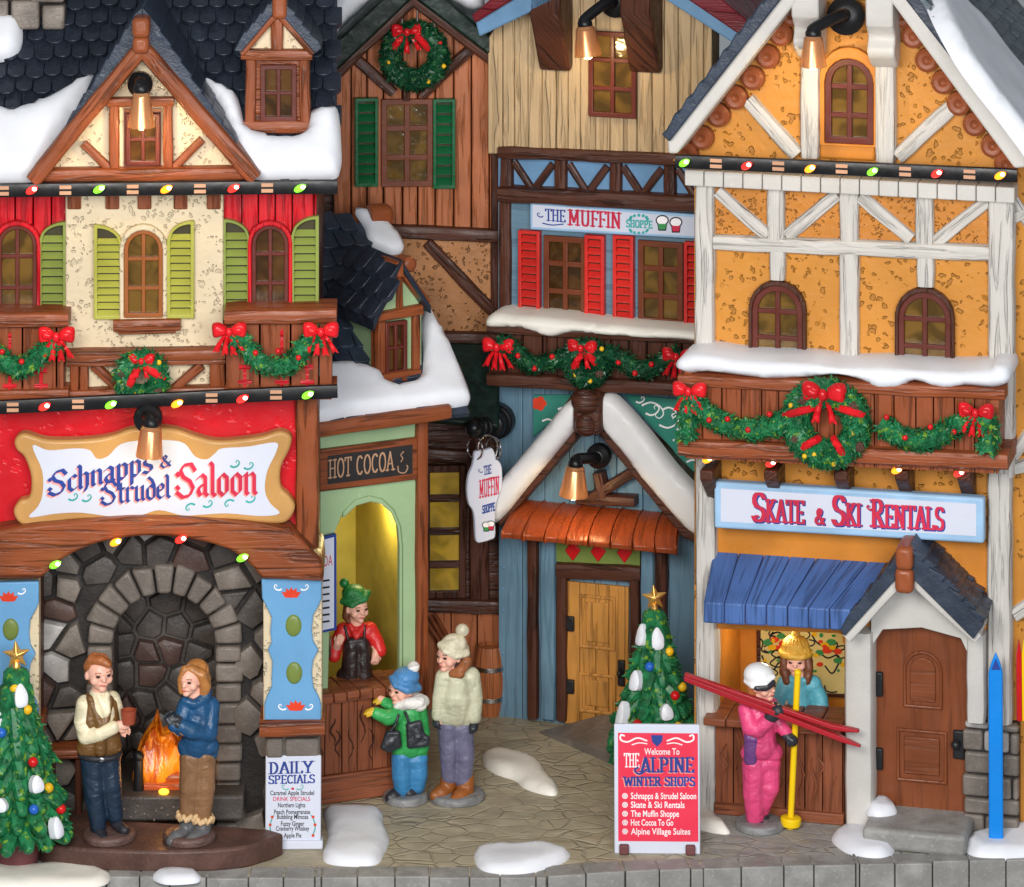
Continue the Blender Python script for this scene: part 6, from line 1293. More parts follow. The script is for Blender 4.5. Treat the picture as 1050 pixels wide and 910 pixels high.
for dx, dy, kk, oo in ((-1, .9, 'ink_pink', .0045), (0, 0, 'ink_blue', .007)):
    mb = MB(); pen(mb, CP, 'ALPINE', AB, 657, 712, 792, 15, oo, 0, (.14, .08, 0), 0, dx, dy); pen(mb, CP, 'WINTER SHOPS', AB, 640, 713, 806, 9, oo, 0, (.16, .11, 0), 0, dx, dy)
    line(mb, AB, [(664 + dx, 789 + dy), (656 + dx, 794 + dy), (651 + dx, 790 + dy), (655 + dx, 787 + dy)], 2, oo); mb.build('lettering', m[kk], fc)
mb = MB(); mb.pp(AB, [(668, 754), (680, 754), (679, 761), (674, 766), (669, 761)], 0, .007); mb.build('crest', m['ink_blue'], fc)
mb = MB()
for x in (640, 708): a = AB.hit(x, 874)[0]; mb.ab(AB, a - .05, a + .05, 0, .1, -.25, .06)
mb.build('foot', m['pot'], th, bev=.015)
DB = tilt(300, 871, 1, 7); th, bd = board('sign_board', 'white daily specials menu board leaning by the blue pillar', DB, (272, 329, 775, 871), 'sign_white')
mb = MB(); mb.rect(DB, 276, 325, 781, 859, -.01, .003); fc = mb.build('face', m['sign_white'], bd); o = .0035
mb = MB(); pen(mb, CP, 'DAILY', DB, 275.5, 321, 794, 12, o, 1.5, (.12, .06, 0)); pen(mb, CP, 'SPECIALS', DB, 275, 323, 804, 8.5, o, 1, (.13, .09, 0)); mb.build('lettering', m['ink_blue'], fc)
mb = MB()
for s, x0, x1, y in (('Caramel Apple Strudel', 277, 322, 815.5), ('Northern Lights', 285, 313, 828), ('Peach Pomegranate', 281, 318, 835), ('Bubbling Mimosa', 284, 316, 840), ('Fuzzy Ginger', 288, 312, 847), ('Cranberry Whiskey', 283, 317, 852), ('Apple Pie', 291, 309, 859)): mb = MB(); txt(mb, s, DB, x0, x1, y, 4.6, o, 0, .016); mb.build('lettering', m['ink_black'], fc)
mb = MB(); txt(mb, 'DRINK SPECIALS', DB, 280, 318, 821.5, 4.2, o, 0, .01); disc(mb, DB, 300, 809, 1.6, 1.2, .003); mb.build('lettering', m['ink_red'], fc)
mb = MB()
for f in (-1, 1): scroll(mb, DB, 300 + f * 4, 809, 8, o, f, -1, 1.1); line(mb, DB, [(300 + f * 20, 858), (300 + f * 23, 850), (300 + f * 22, 842), (300 + f * 19, 836)], 1.2, o)
mb.build('scrolls', m['ink_teal'], fc)
mb = MB()
for x, y in ((279, 838), (321, 838), (277, 846), (323, 846), (280, 857), (321, 857)): disc(mb, DB, x, y, 1.5, 1.5, .003)
mb.build('dots', m['motif_red'], fc)
mb = MB(); a0_, a1_ = DB.hit(272, 868)[0], DB.hit(329, 868)[0]; mb.ab(DB, a0_ - .02, a1_ + .02, 0, .09, -.2, .03); mb.build('foot', m['sign_white'], th, bev=.015)
# blue ski stuck in the snow by the pier
sb = gnd(1021, 872); KP = Pl(sb, (1, -.1, 0), (0, .02, 1)); mb = MB(); P = KP.px([(1014, 866), (1029, 866), (1028.5, 690), (1026, 680), (1021.5, 669), (1017, 680), (1014, 690)]); mb.prism(KP, P, -.045, 0); tag(mb.build('ski', m['ski_blue'], None, bev=.018), 'single bright blue ski standing upright by the stone pier', 'ski')
mb = MB(); P = KP.px([(1017, 687), (1026, 687), (1021.5, 676)], .012); mb.prism(KP, P, -.01, .012); sk = bpy.data.objects['ski']; mb.build('tip_mark', m['ink_blue'], sk)
# skis just inside the right edge
s2 = Pl(SWp.w(1047, 740, .35), SWp.A, Zv)
th = thing('ski_rack', 'red and yellow skis leaning on the wall beyond the stone pier', 'skis', s2.w(1048, 738))
for x, mt in ((1046, 'berry'), (1051, 'pole_yellow'), (1056, 'ski_red')):
    mb = MB(); mb.prism(s2, s2.px([(x - 2.5, 740), (x + 2.5, 740), (x + 2, 672), (x - .5, 656), (x - 3, 672)]), -.05, 0); mb.build('ski', m[mt], th, bev=.01)
# yellow pole standing by the skier
pb = gnd(811, 850); PP = Pl(pb, (1, 0, 0), Zv); th = thing('ski_pole', 'yellow ski pole standing upright in front of the counter', 'ski pole', pb)
mb = MB(); mb.tube([PP.w(810, 854), PP.w(818, 690)], .034, 12); mb.ell(PP.w(818, 690), .04, n=12, m=8); mb.build('shaft', m['pole_yellow'], th, sharp=50)
mb = MB(); mb.lathe(PP.w(810.6, 847), [(0, .06), (.0, .1), (.03, .11), (.09, .11), (.1, .07)], (0.05, 0, 1), 20); mb.build('basket', m['pole_yellow'], th, bev=.01)
# ================================================================== PEOPLE
class Fig:
    def __init__(s, label, bx, by, rx, stand, z=0.0, Y=None):
        p = gnd(bx, by, z) if Y is None else V((0, Y, z)); s.Y = p.y; s.k = (s.Y + CD) / FL
        s.th = thing('person', label, 'person', s.J(bx, by, 0)); s.body = MB()
        if stand:
            mb = MB(); c = s.J(bx, by, 0); c.z = z; mb.lathe(c, [(0, rx * s.k), (.05, rx * s.k * 1.01), (.08, rx * s.k * .93), (.085, 0)], (0, 0, 1), 28); st = mb.build('stand', m[stand], s.th, bev=.012)
    def J(s, x, y, d=0): Yc = s.Y + CD; return V(((x - CX) / FL * Yc, s.Y - d * s.k, CH - (y - HY) / FL * Yc))
    def c(s, mb, *P):
        """tapered limb through (x, y, depth, radius) in px"""
        for a, b in zip(P, P[1:]): mb.cap(s.J(*a[:3]), s.J(*b[:3]), a[3] * s.k, b[3] * s.k, 14)
    def e(s, mb, x, y, d, rx, ry, rz, rot=0, tilt=0):
        mb.ell(s.J(x, y, d), (rx * s.k, ry * s.k, rz * s.k), Matrix.Rotation(rad(rot), 3, 'Z') @ Matrix.Rotation(rad(tilt), 3, 'Y'), 18, 12)
    def head(s, x, y, d, r, phi, smile=True, hair=None):
        f = rad(phi); hp = lambda F_, S_, U_: (x + r * (F_ * math.sin(f) + S_ * math.cos(f)), y - r * U_, d + r * (F_ * math.cos(f) - S_ * math.sin(f)))
        s.hp = hp; b = s.body; s.hr = r
        s.e(b, x, y - r * .12, d, r * .78, r * .9, r * .9, phi); s.e(b, *hp(.22, 0, -.42), r * .56, r * .55, r * .55, phi); s.c(b, (*hp(.72, 0, .05), r * .12), (*hp(.93, 0, -.2), r * .13)); s.e(b, *hp(.62, 0, -.82), r * .24, r * .2, r * .17, phi)
        for sd in (-1, 1): s.e(b, *hp(.45, sd * .42, -.3), r * .3, r * .3, r * .28, phi); s.e(b, *hp(-.05, sd * .8, -.08), r * .12, r * .2, r * .26, phi)
        s.c(b, (*hp(.76, -.4, .22), r * .1), (*hp(.84, 0, .16), r * .1), (*hp(.76, .4, .22), r * .1))
        s.c(b, (*hp(.76, -.18, -.5), r * .09), (*hp(.8, .18, -.5), r * .09))
        for sd in (-1, 1):
            mb = MB(); s.e(mb, *hp(.8, sd * .34, .04), r * .14, r * .07, r * .085, phi + sd * 18); s.build(mb, 'eye', 'eye')
            mb = MB(); s.c(mb, (*hp(.86, sd * .2, .26), r * .035), (*hp(.78, sd * .5, .27), r * .03)); s.build(mb, 'eyebrow', hair or 'hair_brown')
        mb = MB(); s.c(mb, (*hp(.8, -.2, -.47), r * .035), (*hp(.86, 0, -.54), r * .055), (*hp(.8, .2, -.47), r * .035)); s.build(mb, 'mouth', 'lips')
    def hand(s, mb, w, dr, up, L=9.0, curl=.5, side=1):
        """w wrist (x,y,depth), dr pointing direction, up palm-back direction, both in (x, -y, depth) px"""
        D = V(dr).normalized(); U = V(up); U = (U - D * U.dot(D)).normalized(); W = D.cross(U); k = L; P0 = V((w[0], -w[1], w[2]))
        pt = lambda q, r: (q.x, -q.y, q.z, r)
        pc = P0 + D * k * .42
        s.c(mb, pt(P0, k * .24), pt(P0 + D * k * .3 + W * .13 * k, k * .24), pt(P0 + D * k * .55 + W * .14 * k, k * .2)); s.c(mb, pt(P0, k * .22), pt(P0 + D * k * .3 - W * .13 * k, k * .23), pt(P0 + D * k * .55 - W * .14 * k, k * .19))
        for i, (o, ln) in enumerate(((-.3, .42), (-.1, .5), (.1, .47), (.28, .36))):
            a = P0 + D * k * .58 + W * k * o; c1 = curl; d1 = (D * math.cos(c1) - U * math.sin(c1)); d2 = (D * math.cos(2.1 * c1) - U * math.sin(2.1 * c1)); q1 = a + d1 * ln * .55 * k; q2_ = q1 + d2 * ln * .5 * k
            s.c(mb, pt(a, k * .105), pt(q1, k * .095), pt(q2_, k * .08))
        t0 = P0 + D * k * .2 - W * k * .3 * side; t1 = t0 + (D * .5 - W * .5 * side - U * .35).normalized() * k * .3; t2 = t1 + (D * .9 - U * .5).normalized() * k * .24; s.c(mb, pt(t0, k * .13), pt(t1, k * .115), pt(t2, k * .09))
    def build(s, mb, name, mat, vox=None, it=4, par=None):
        mods = [('REMESH', dict(mode='VOXEL', voxel_size=vox, use_smooth_shade=True)), ('SMOOTH', dict(factor=.5, iterations=it))] if vox else None
        return mb.build(name, m[mat], par or s.th, mods=mods, sharp=0 if vox else 50)
    def cl(s, name, mat, limbs=(), balls=(), vox=.0125, it=4):
        mb = MB()
        for L in limbs: s.c(mb, *L)
        for B in balls: s.e(mb, *B)
        return s.build(mb, name, mat, vox, it)
    def done(s, mat='skin', vox=.0085): return s.build(s.body, 'body', mat, vox, 3)
def knit(f, mb, x, y, d, rx, rz, phi, n=18, rows=3):
    pass
# --- man with a cup by the fire
f = Fig('man in brown vest and cream shirt holding a cup by the fire', 112, 860, 27, 'stand_brown', .22)
f.head(101.5, 690.5, 0, 16.5, 26, hair='hair_ginger'); b = f.body
f.c(b, (102, 704, -1, 8), (101, 716, -2, 9)); f.c(b, (101, 722, -2, 9), (102, 770, 0, 9)); f.c(b, (89, 722, 3, 6), (91, 752, 8, 6), (119, 741, 14, 4.6)); f.c(b, (115, 721, -8, 6), (120, 745, -6, 5.5), (122, 742, 6, 4.5)); f.c(b, (95, 776, 1, 7), (96, 812, 3, 6), (101, 846, 1, 6)); f.c(b, (111, 776, -3, 7), (114, 808, -1, 6), (118, 840, -3, 6))
f.hand(b, (120, 740, 13), (1, .15, .1), (-.1, .3, 1), 13, .45, -1); f.hand(b, (122, 745, 6), (1, -.05, .1), (.1, .2, -1), 13, .4, 1); f.done()
f.cl('hair', 'hair_ginger', [((91, 684, -2, 6), (95, 677, 2, 6), (104, 675, 8, 5.5), (112, 679, 9, 3.5)), ((91, 684, -3, 6), (91, 693, -6, 5), (93, 700, -6, 4)), ((96, 678, -6, 7), (104, 679, -6, 7), (108, 684, -9, 6))], [(99.5, 684, -4, 14, 14, 12)], .009, 3)
f.cl('shirt', 'shirt_cream', [((101, 714, -2, 10.5), (101, 722, -2, 13)), ((87, 721, 2, 9), (86, 738, 5, 10), (89.5, 752, 9, 9), (104, 748, 13, 8), (118, 741.5, 14, 6.8)), ((114, 720, -8, 9), (119, 734, -8, 8), (120, 745, -5, 7)), ((102, 712, 5, 4), (110, 728, 12, 4)), ((110, 711, 4, 3.5), (111, 726, 12, 4))], [(102, 735, 1, 17, 13, 24)])
f.cl('vest', 'vest', [((93, 722, -1, 11.5), (93, 738, 2, 13)), ((92, 745, 2, 13), (92, 766, 2, 12.5)), ((111, 742, -2, 13), (111, 766, -2, 12)), ((92, 745, 2, 13), (111, 742, -2, 13)), ((113, 722, -5, 8), (113, 740, -3, 11)), ((91, 766, 2, 12.5), (112, 766, -2, 12.5)), ((93, 716, 5, 5), (104, 738, 12, 5)), ((113, 716, 3, 4), (109, 738, 11, 5)), ((104, 744, 11, 7), (104, 766, 10, 7))], (), .012, 3)
f.cl('jeans', 'jeans', [((95, 778, 1, 13), (97, 812, 3, 11.5), (101, 846, 1, 8.5)), ((111, 778, -3, 12.5), (114, 808, -1, 11), (118, 838, -3, 8.2)), ((94, 776, 1, 12.5), (112, 776, -3, 12.5))], (), .0125, 3)
mb = MB(); mb.tube([f.J(102.5 + 20.5 * math.cos(t), 773 , 17 * math.sin(t) + 0) for t in [6.283 * i / 24 for i in range(24)]], .028, 8, True); f.build(mb, 'belt', 'shoe'); mb = MB(); f.e(mb, 106, 773, 18, 3.4, 1.5, 2.6); f.build(mb, 'buckle', 'steel')
for a in (((98, 851, -2, 6.5), (105, 854, 8, 6.5), (108, 855, 16, 5)), ((117, 845, -6, 6), (124, 848, 2, 6), (129, 849, 8, 4.8))): f.cl('shoe', 'shoe', [a], (), .012, 2)
mb = MB(); c = f.J(133, 738, 12); mb.lathe(c, [(0, .05), (0, .068), (.14, .082), (.14, .07), (.02, .058), (.02, 0)], (0, 0, 1), 20); tag(f.build(mb, 'drinking_cup', 'cup'), 'brown mug in the hands of the man in the vest', 'cup'); o_ = bpy.data.objects['drinking_cup']; o_.parent = None; o_.location = WORLD['person']
# --- woman in the blue coat
f = Fig('woman in tan hood and blue coat warming her gloved hands', 194, 861, 27, 'stand_brown', .22)
f.head(195.5, 696, 3, 15, -24); b = f.body
f.c(b, (199, 708, 0, 8), (202, 722, -1, 10)); f.c(b, (204, 730, -1, 9), (203, 770, 0, 9)); f.c(b, (191, 724, 4, 6), (185.5, 742, 12, 5), (179, 737, 19, 4)); f.c(b, (214, 728, -3, 6), (212, 750, 6, 6), (188, 740, 19, 4.4)); f.c(b, (197, 778, 1, 7), (194, 832, 1, 6)); f.c(b, (209, 778, -1, 7), (208, 832, -1, 6)); f.done()
f.cl('hair', 'hood_tan', [((190, 684, 9, 4.5), (186.5, 694, 10, 4), (187, 706, 9, 3.5)), ((197, 684, 8, 5), (207, 690, 7, 6), (211, 703, 4, 6), (209, 712, 3, 5))], [(201.5, 690, -5, 13, 13, 12.5), (206, 700, -6, 10, 10, 13)], .009, 3)
f.cl('coat', 'coat_blue', [((191, 722, 4, 9), (185.5, 742, 12, 9), (180, 738, 18, 7)), ((204, 726, -1, 14), (204, 750, 0, 17)), ((215, 726, -4, 10.5), (214, 750, 5, 10), (197, 744, 17, 8.5), (189, 739, 19, 7.4)), ((204, 750, 0, 17), (201, 764, 0, 16)), ((194, 766, 1, 12), (213, 766, -1, 12)), ((193, 772, 1, 9), (215, 772, -1, 9)), ((190, 716, 8, 4.5), (200, 719, 10, 5), (212, 713, 3, 5.5), (212, 711, -8, 5), (200, 714, -10, 5))], (), .0125, 3)
f.cl('trousers', 'pants_brown', [((197, 776, 1, 13.5), (195.5, 808, 2, 12), (193.5, 834, 1, 9.5)), ((209, 776, -1, 13), (209, 808, 0, 12), (207.5, 836, -1, 9.5))], (), .0125, 3)
mb = MB()
for cx_, cy_, cd_ in ((193, 836, 1), (207.5, 840, -1)):
    for i in range(26): t = 6.283 * i / 26; f.e(mb, cx_ + 10.5 * math.cos(t), cy_ + 1.5 * math.sin(i * 2.1), cd_ + 10 * math.sin(t), 2.6, 2.6, 3.2)
f.build(mb, 'fur_cuff', 'fur')
for a in (((193, 842, -2, 9), (191, 852, 0, 8.5), (182, 855, 10, 8), (177, 857, 16, 6)), ((208, 845, -3, 9.5), (207, 854, 0, 9), (198, 858, 12, 8.5), (194, 859, 18, 6.5))): f.cl('boot', 'boot_grey', [a], (), .0125, 2)
mb = MB(); f.hand(mb, (180, 738, 19), (-.45, .9, .1), (-.3, 0, -1), 16, .35, 1); f.hand(mb, (188, 739, 20), (-.8, .7, .05), (.2, .5, 1), 16, .5, -1); f.c(mb, (188, 739, 20, 5), (184, 736, 21, 4.6)); f.c(mb, (180, 739, 18, 5), (178, 734, 19, 4.5)); f.build(mb, 'gloves', 'glove', .009, 2)
# --- vendor
vy = CO.w(367, 690, -.35).y
f = Fig('cocoa vendor in green knit hat, red shirt and black apron', 367, 705, 20, None, .6, vy)
f.head(366, 623, 2, 13.5, 32); b = f.body
f.c(b, (365, 633, 0, 6.5), (366, 646, -1, 8)); f.c(b, (366, 652, -1, 8), (366, 705, 0, 8)); f.c(b, (352, 648, 2, 6), (345, 664, 6, 5), (347, 655, 14, 3.8)); f.c(b, (378, 648, -3, 6), (387, 664, 4, 5), (385, 670, 8, 3.8)); f.hand(b, (347, 658, 12), (.35, .9, .2), (0, 0, 1), 11, .5, 1); f.hand(b, (386, 668, 8), (-.15, -1, .15), (.4, 0, 1), 12, .45, 1); f.done()
f.cl('hair', 'hair_brown', [((357, 620, 0, 5), (355, 632, 0, 4.5), (358, 638, 1, 3)), ((362, 614, -6, 8), (364, 630, -8, 6))], (), .009, 2)
f.cl('shirt', 'shirt_red', [((352, 646, 1, 8), (345, 660, 4, 7.6), (343, 670, 8, 7)), ((366, 648, -1, 11), (366, 700, 0, 14)), ((379, 647, -3, 8.5), (387, 660, 1, 7.6), (390, 666, 4, 6.8)), ((355, 648, 0, 9), (377, 648, -2, 9)), ((359, 640, 5, 3), (366, 650, 11, 3), (374, 640, 4, 3))], (), .012, 3)
f.cl('apron', 'apron', [((360, 656, 10, 6), (372, 655, 8, 5)), ((361, 660, 8, 9), (359, 705, 10, 11)), ((371, 660, 6, 9), (374, 705, 8, 10)), ((353, 690, 8, 8), (352, 706, 8, 9))], (), .012, 3); mb = MB(); f.c(mb, (358, 654, 12, 1.4), (354, 640, 8, 1.4)); f.c(mb, (374, 653, 10, 1.4), (374, 640, 6, 1.4)); f.build(mb, 'apron_strap', 'apron')
mb = MB(); f.e(mb, 363.5, 610, -1, 13.5, 13, 10.5, 20, 14); f.c(mb, (352, 616, 3, 3.6), (362, 617, 11, 3.8), (374, 612, 8, 3.8), (377, 608, 0, 3.6)); f.build(mb, 'knit_hat', 'hat_green', .01, 2); mb = MB(); f.e(mb, 353, 599, -3, 5, 5, 5); f.build(mb, 'bobble', 'hat_green', .01, 1)
mb = MB(); p = f.J(333, 668, 16); mb.lathe(p, [(0, .08), (.2, .085), (.22, .06), (.26, .065)], (0, 0, 1), 18); o_ = f.build(mb, 'coffee_pot', 'steel'); tag(o_, 'steel jug beside the vendor at the cocoa counter', 'jug'); o_.parent = None; o_.location = WORLD[f.th.name]
# --- child at the counter
f = Fig('child in green coat and blue bobble hat reaching for the counter', 416, 821, 23, 'stand_grey')
f.head(412, 707, 0, 14.5, -46); b = f.body
f.c(b, (414, 716, 0, 8), (418, 730, 0, 10)); f.c(b, (420, 736, 0, 9), (420, 766, 0, 8)); f.c(b, (408, 729, 8, 7), (394, 730, 14, 5.5), (382, 726, 12, 4)); f.c(b, (416, 730, -12, 6), (400, 724, -6, 5), (390, 718, -2, 4)); f.c(b, (413, 774, 2, 6), (413, 808, 2, 5)); f.c(b, (426, 774, -2, 6), (427, 806, -2, 5)); f.done()
mb = MB(); f.hand(mb, (384, 727, 12), (-1, .2, 0), (0, 1, .2), 11, .5, 1); f.c(mb, (386, 727, 12, 4.6), (382, 726, 12, 4.4)); f.hand(mb, (392, 720, -2), (-1, .25, 0), (0, 1, .2), 10, .5, 1); f.c(mb, (394, 721, -2, 4.4), (389, 719, -2, 4)); f.build(mb, 'mittens', 'mitten_yellow', .009, 2)
f.cl('coat', 'coat_green', [((409, 730, 7, 9.5), (398, 732, 13, 8), (386, 727.5, 12, 6)), ((417, 730, -9, 8.5), (403, 726, -6, 7), (394, 721, -2, 5.4)), ((419, 732, 0, 14), (420, 750, 0, 16)), ((412, 766, 1, 12), (428, 766, -1, 12)), ((420, 750, 0, 16), (420, 764, 0, 15)), ((409, 772, 1, 7.5), (431, 772, -1, 7.5)), ((430, 728, -4, 8), (432, 752, -2, 9))], (), .0125, 3)
mb = MB(); f.c(mb, (408, 722, 8, 5), (418, 718, 12, 6), (430, 718, 8, 6.5), (434, 720, -2, 6.5), (424, 718, -10, 6)); f.e(mb, 430, 722, 4, 8, 9, 6); f.build(mb, 'fur_hood', 'white_fur', .01, 1)
f.cl('trousers', 'pants_blue', [((413, 776, 2, 12), (412.5, 795, 3, 11), (413, 808, 2, 9.5)), ((427, 776, -2, 11.5), (428, 795, -1, 11), (427, 806, -2, 9.5)), ((412, 779, 1, 11), (428, 779, -1, 11))], (), .0125, 3)
for a in (((413, 812, 0, 7), (404, 814, 7, 7), (400, 815, 10, 5.5)), ((427, 811, -3, 7), (419, 812, 4, 6.5))): f.cl('boot', 'shoe', [a], (), .0125, 2)
mb = MB(); f.e(mb, 416, 695, -1, 14.5, 14, 10.5, -20, -6); f.c(mb, (402, 695, 2, 3.6), (406, 699, 11, 3.8), (418, 704, 13, 4), (429, 705, 2, 4), (425, 703, -10, 4)); f.build(mb, 'knit_hat', 'hat_blue', .01, 2); mb = MB(); f.e(mb, 424, 684.5, -1, 6.4, 6.4, 6.2); f.build(mb, 'bobble', 'white_fur', .01, 1)
for pts, st in ((((399, 746, 19), (408, 746, 19), (409, 758, 18), (399, 762, 19), (394, 759, 20)), (409, 728, 17)), (((420, 738, 19), (430, 736, 18), (433, 748, 17), (438, 752, 17), (437, 757, 17), (421, 758, 19)), (416, 726, 15))):
    mb = MB(); cx_, cy_ = sum(p[0] for p in pts) / len(pts), sum(p[1] for p in pts) / len(pts)
    for p, q_ in zip(pts, pts[1:] + pts[:1]): f.c(mb, (*p, 3.4), (*q_, 3.4)); f.c(mb, (*p, 3.6), (cx_, cy_, p[2], 4))
    o_ = f.build(mb, 'ice_skate', 'glove', .011, 2); mb = MB(); f.c(mb, (*st, 1.5), (st[0] + (3 if st[0] > 410 else -3), (st[1] + pts[0][1]) / 2, 19, 1.4), (*pts[0], 1.4)); f.build(mb, 'skate_strap', 'glove')
# --- woman in the cream coat
f = Fig('woman in cream hat and cream coat standing behind the child', 468, 819, 29, 'stand_grey')
f.head(461.5, 672, 1, 15, -46, hair='hair_dark'); b = f.body
f.c(b, (465, 682, 0, 8), (468, 694, 0, 10)); f.c(b, (469, 702, 0, 9), (468, 736, 0, 8)); f.c(b, (452, 700, 3, 6), (449, 738, 6, 5)); f.c(b, (483, 698, 0, 7), (486, 740, 4, 5)); f.c(b, (460, 746, 1, 6), (461, 800, 1, 5)); f.c(b, (474, 746, -1, 6), (475, 800, 0, 5)); f.done()
f.cl('hair', 'hair_dark', [((470, 668, 5, 5), (470, 682, 4, 6), (468, 688, 4, 4)), ((470, 668, -6, 8), (470, 684, -7, 7))], (), .009, 2)
f.cl('coat', 'coat_cream', [((455, 694, 2, 9), (451, 716, 4, 8), (449, 732, 6, 6.6)), ((469, 694, 0, 14), (469, 715, 0, 18)), ((483, 694, 0, 10), (486, 716, 1, 9.5), (486, 734, 4, 8)), ((469, 715, 0, 18), (468, 730, 0, 16)), ((460, 732, 1, 13), (476, 732, -1, 13)), ((458, 738, 1, 9.5), (477, 738, 0, 9.5))], (), .0125, 3)
mb = MB(); f.c(mb, (464, 688, 10, 4), (472, 684, 12, 5.5), (479, 677, 6, 5.5), (478, 677, -8, 5.5), (466, 684, -10, 5)); f.c(mb, (464, 688, 10, 4), (472, 687, 13, 5)); f.build(mb, 'collar', 'collar_brown', .01, 1)
mb = MB(); f.hand(mb, (486, 738, 5), (-.05, -1, .1), (1, 0, .4), 13, .35, 1); f.c(mb, (486, 737, 4, 6), (485, 745, 5, 5.5)); f.build(mb, 'glove', 'glove', .009, 2); mb = MB(); f.hand(mb, (448, 733, 7), (0, -1, .1), (-1, 0, .4), 12, .35, -1); f.c(mb, (449, 733, 6, 5), (448, 740, 7, 4.6)); f.build(mb, 'glove', 'glove', .009, 2)
f.cl('trousers', 'pants_purple', [((460, 746, 1, 12), (461, 775, 3, 10.5), (461, 797, 1, 8.5)), ((474, 746, -1, 12), (476, 775, 1, 11), (475, 800, 0, 9.5)), ((460, 748, 1, 11), (474, 748, -1, 11))], (), .0125, 3)
for a in (((461, 797, -1, 9.5), (459, 808, 0, 9), (451, 811, 8, 8), (446, 812, 12, 6)), ((477, 799, -1, 10), (477, 811, 2, 9.5), (471, 814, 12, 8.5), (467, 815, 18, 6.5))): f.cl('boot', 'boot_brown', [a], (), .0125, 2)
mb = MB(); f.e(mb, 465.5, 661, 0, 14, 13.5, 11, -30, -6); f.c(mb, (452, 661, 2, 4), (457, 664, 11, 4), (468, 669, 12, 4.2), (478, 669, 4, 4.2), (477, 667, -8, 4)); f.build(mb, 'knit_hat', 'hat_cream', .01, 2); mb = MB(); f.e(mb, 474, 646.5, 0, 7, 7, 6.6); f.build(mb, 'bobble', 'hat_cream', .01, 1)
# --- clerk behind the rental counter
cy = RE.w(818, 720, -.45).y
f = Fig('rental clerk in yellow knit hat and teal sweater behind the counter', 818, 735, 20, None, .8, cy)
f.head(816, 677, 0, 14, -8); b = f.body
f.c(b, (817, 688, 0, 7), (819, 700, 0, 9)); f.c(b, (820, 706, 0, 8), (820, 735, 0, 8)); f.c(b, (805, 704, 2, 6), (800, 730, 8, 5)); f.c(b, (834, 704, 0, 6), (842, 724, 6, 5), (834, 727, 14, 4)); f.done()
f.cl('hair', 'hair_brown', [((804, 670, 3, 4.5), (803.5, 684, 5, 4.5), (806, 697, 7, 4)), ((828, 670, 3, 4.5), (829, 684, 5, 5), (827, 697, 6, 4.5)), ((808, 672, -8, 8), (824, 672, -8, 8)), ((806, 690, -5, 7), (827, 690, -5, 7))], (), .009, 2)
f.cl('sweater', 'sweater_teal', [((805, 702, 1, 9), (799, 716, 4, 8.5), (797, 732, 8, 7.5)), ((819, 702, 0, 12), (820, 735, 0, 16)), ((833, 702, 0, 9), (841, 716, 2, 8.5), (842, 726, 7, 7.5)), ((806, 702, 0, 10), (833, 702, 0, 10)), ((810, 695, 5, 4), (818, 698, 9, 4.5), (828, 695, 5, 4))], (), .012, 3)
mb = MB(); f.hand(mb, (840, 725, 12), (-1, -.1, .2), (0, 1, .4), 12, .5, 1); f.c(mb, (842, 725, 10, 5.5), (835, 726, 14, 5)); f.build(mb, 'mitten', 'mitten_red', .009, 2)
mb = MB(); f.e(mb, 816, 664, -1, 14.5, 14, 12.5); f.c(mb, *[(816 + 14.5 * math.sin(t), 670, 13.5 * math.cos(t) - 1, 3.8) for t in [6.283 * i / 14 for i in range(15)]]); f.build(mb, 'knit_hat', 'hat_yellow', .01, 2)
mb = MB()
for i in range(18): t = 6.283 * i / 18; f.c(mb, (816 + 14.6 * math.sin(t), 668, 14 * math.cos(t) - 1, 1.3), (816 + 11.6 * math.sin(t), 658, 11.4 * math.cos(t) - 1, 1.3), (816 + 8 * math.sin(t), 654.5, 8 * math.cos(t) - 1, 1.2))
f.build(mb, 'hat_ribs', 'hat_yellow'); mb = MB(); f.e(mb, 816, 650.5, -1, 4.5, 4.5, 4); f.build(mb, 'bobble', 'hat_yellow', .01, 1)
# --- skier
f = Fig('skier in pink suit and white helmet carrying red skis', 779, 849, 25, 'stand_grey')
f.head(782, 703, 0, 14.5, 52); b = f.body
f.c(b, (779, 712, -1, 8), (778, 726, -2, 9)); f.c(b, (777, 734, 0, 9), (780, 770, 0, 8)); f.c(b, (765, 730, 6, 7), (773, 744, 14, 6), (792, 727, 18, 4.5)); f.c(b, (790, 728, -8, 7), (800, 746, -2, 6), (807, 752, 6, 4.2)); f.c(b, (773, 782, 2, 6), (774, 838, 1, 5)); f.c(b, (788, 782, -3, 6), (788, 806, -1, 6), (782, 832, -6, 5)); f.done()
f.cl('hair', 'hair_ginger', [((770, 703, 4, 5), (771, 713, 3, 5)), ((775, 708, -7, 7), (777, 716, -7, 6))], (), .009, 2)
f.cl('jacket', 'pink', [((765, 727, 5, 9), (769, 742, 11, 9.5), (776, 744, 14, 8.5), (788, 732, 18, 6.5)), ((777, 724, -1, 13), (777, 745, 0, 17)), ((790, 726, -8, 9), (799, 744, -3, 8), (806, 750, 4, 6.4)), ((777, 745, 0, 17), (780, 764, 0, 17)), ((770, 772, 1, 11), (792, 772, -1, 11)), ((773, 718, 4, 4.5), (782, 720, 9, 4.5), (789, 718, 3, 4.5))], (), .0125, 3)
f.cl('jacket_panel', 'pink_dark', [((768, 752, 11, 6), (768, 777, 8, 6)), ((773, 752, 12.5, 5), (771, 777, 10, 5))], (), .0125, 2)
f.cl('ski_trousers', 'pink', [((773, 784, 2, 13), (773, 815, 3, 11.5), (774, 838, 1, 9.5)), ((788, 784, -3, 12.5), (788, 808, 0, 11.5), (783, 822, -2, 10), (781, 832, -6, 9)), ((774, 783, 1, 12.5), (789, 783, -2, 12))], (), .0125, 3)
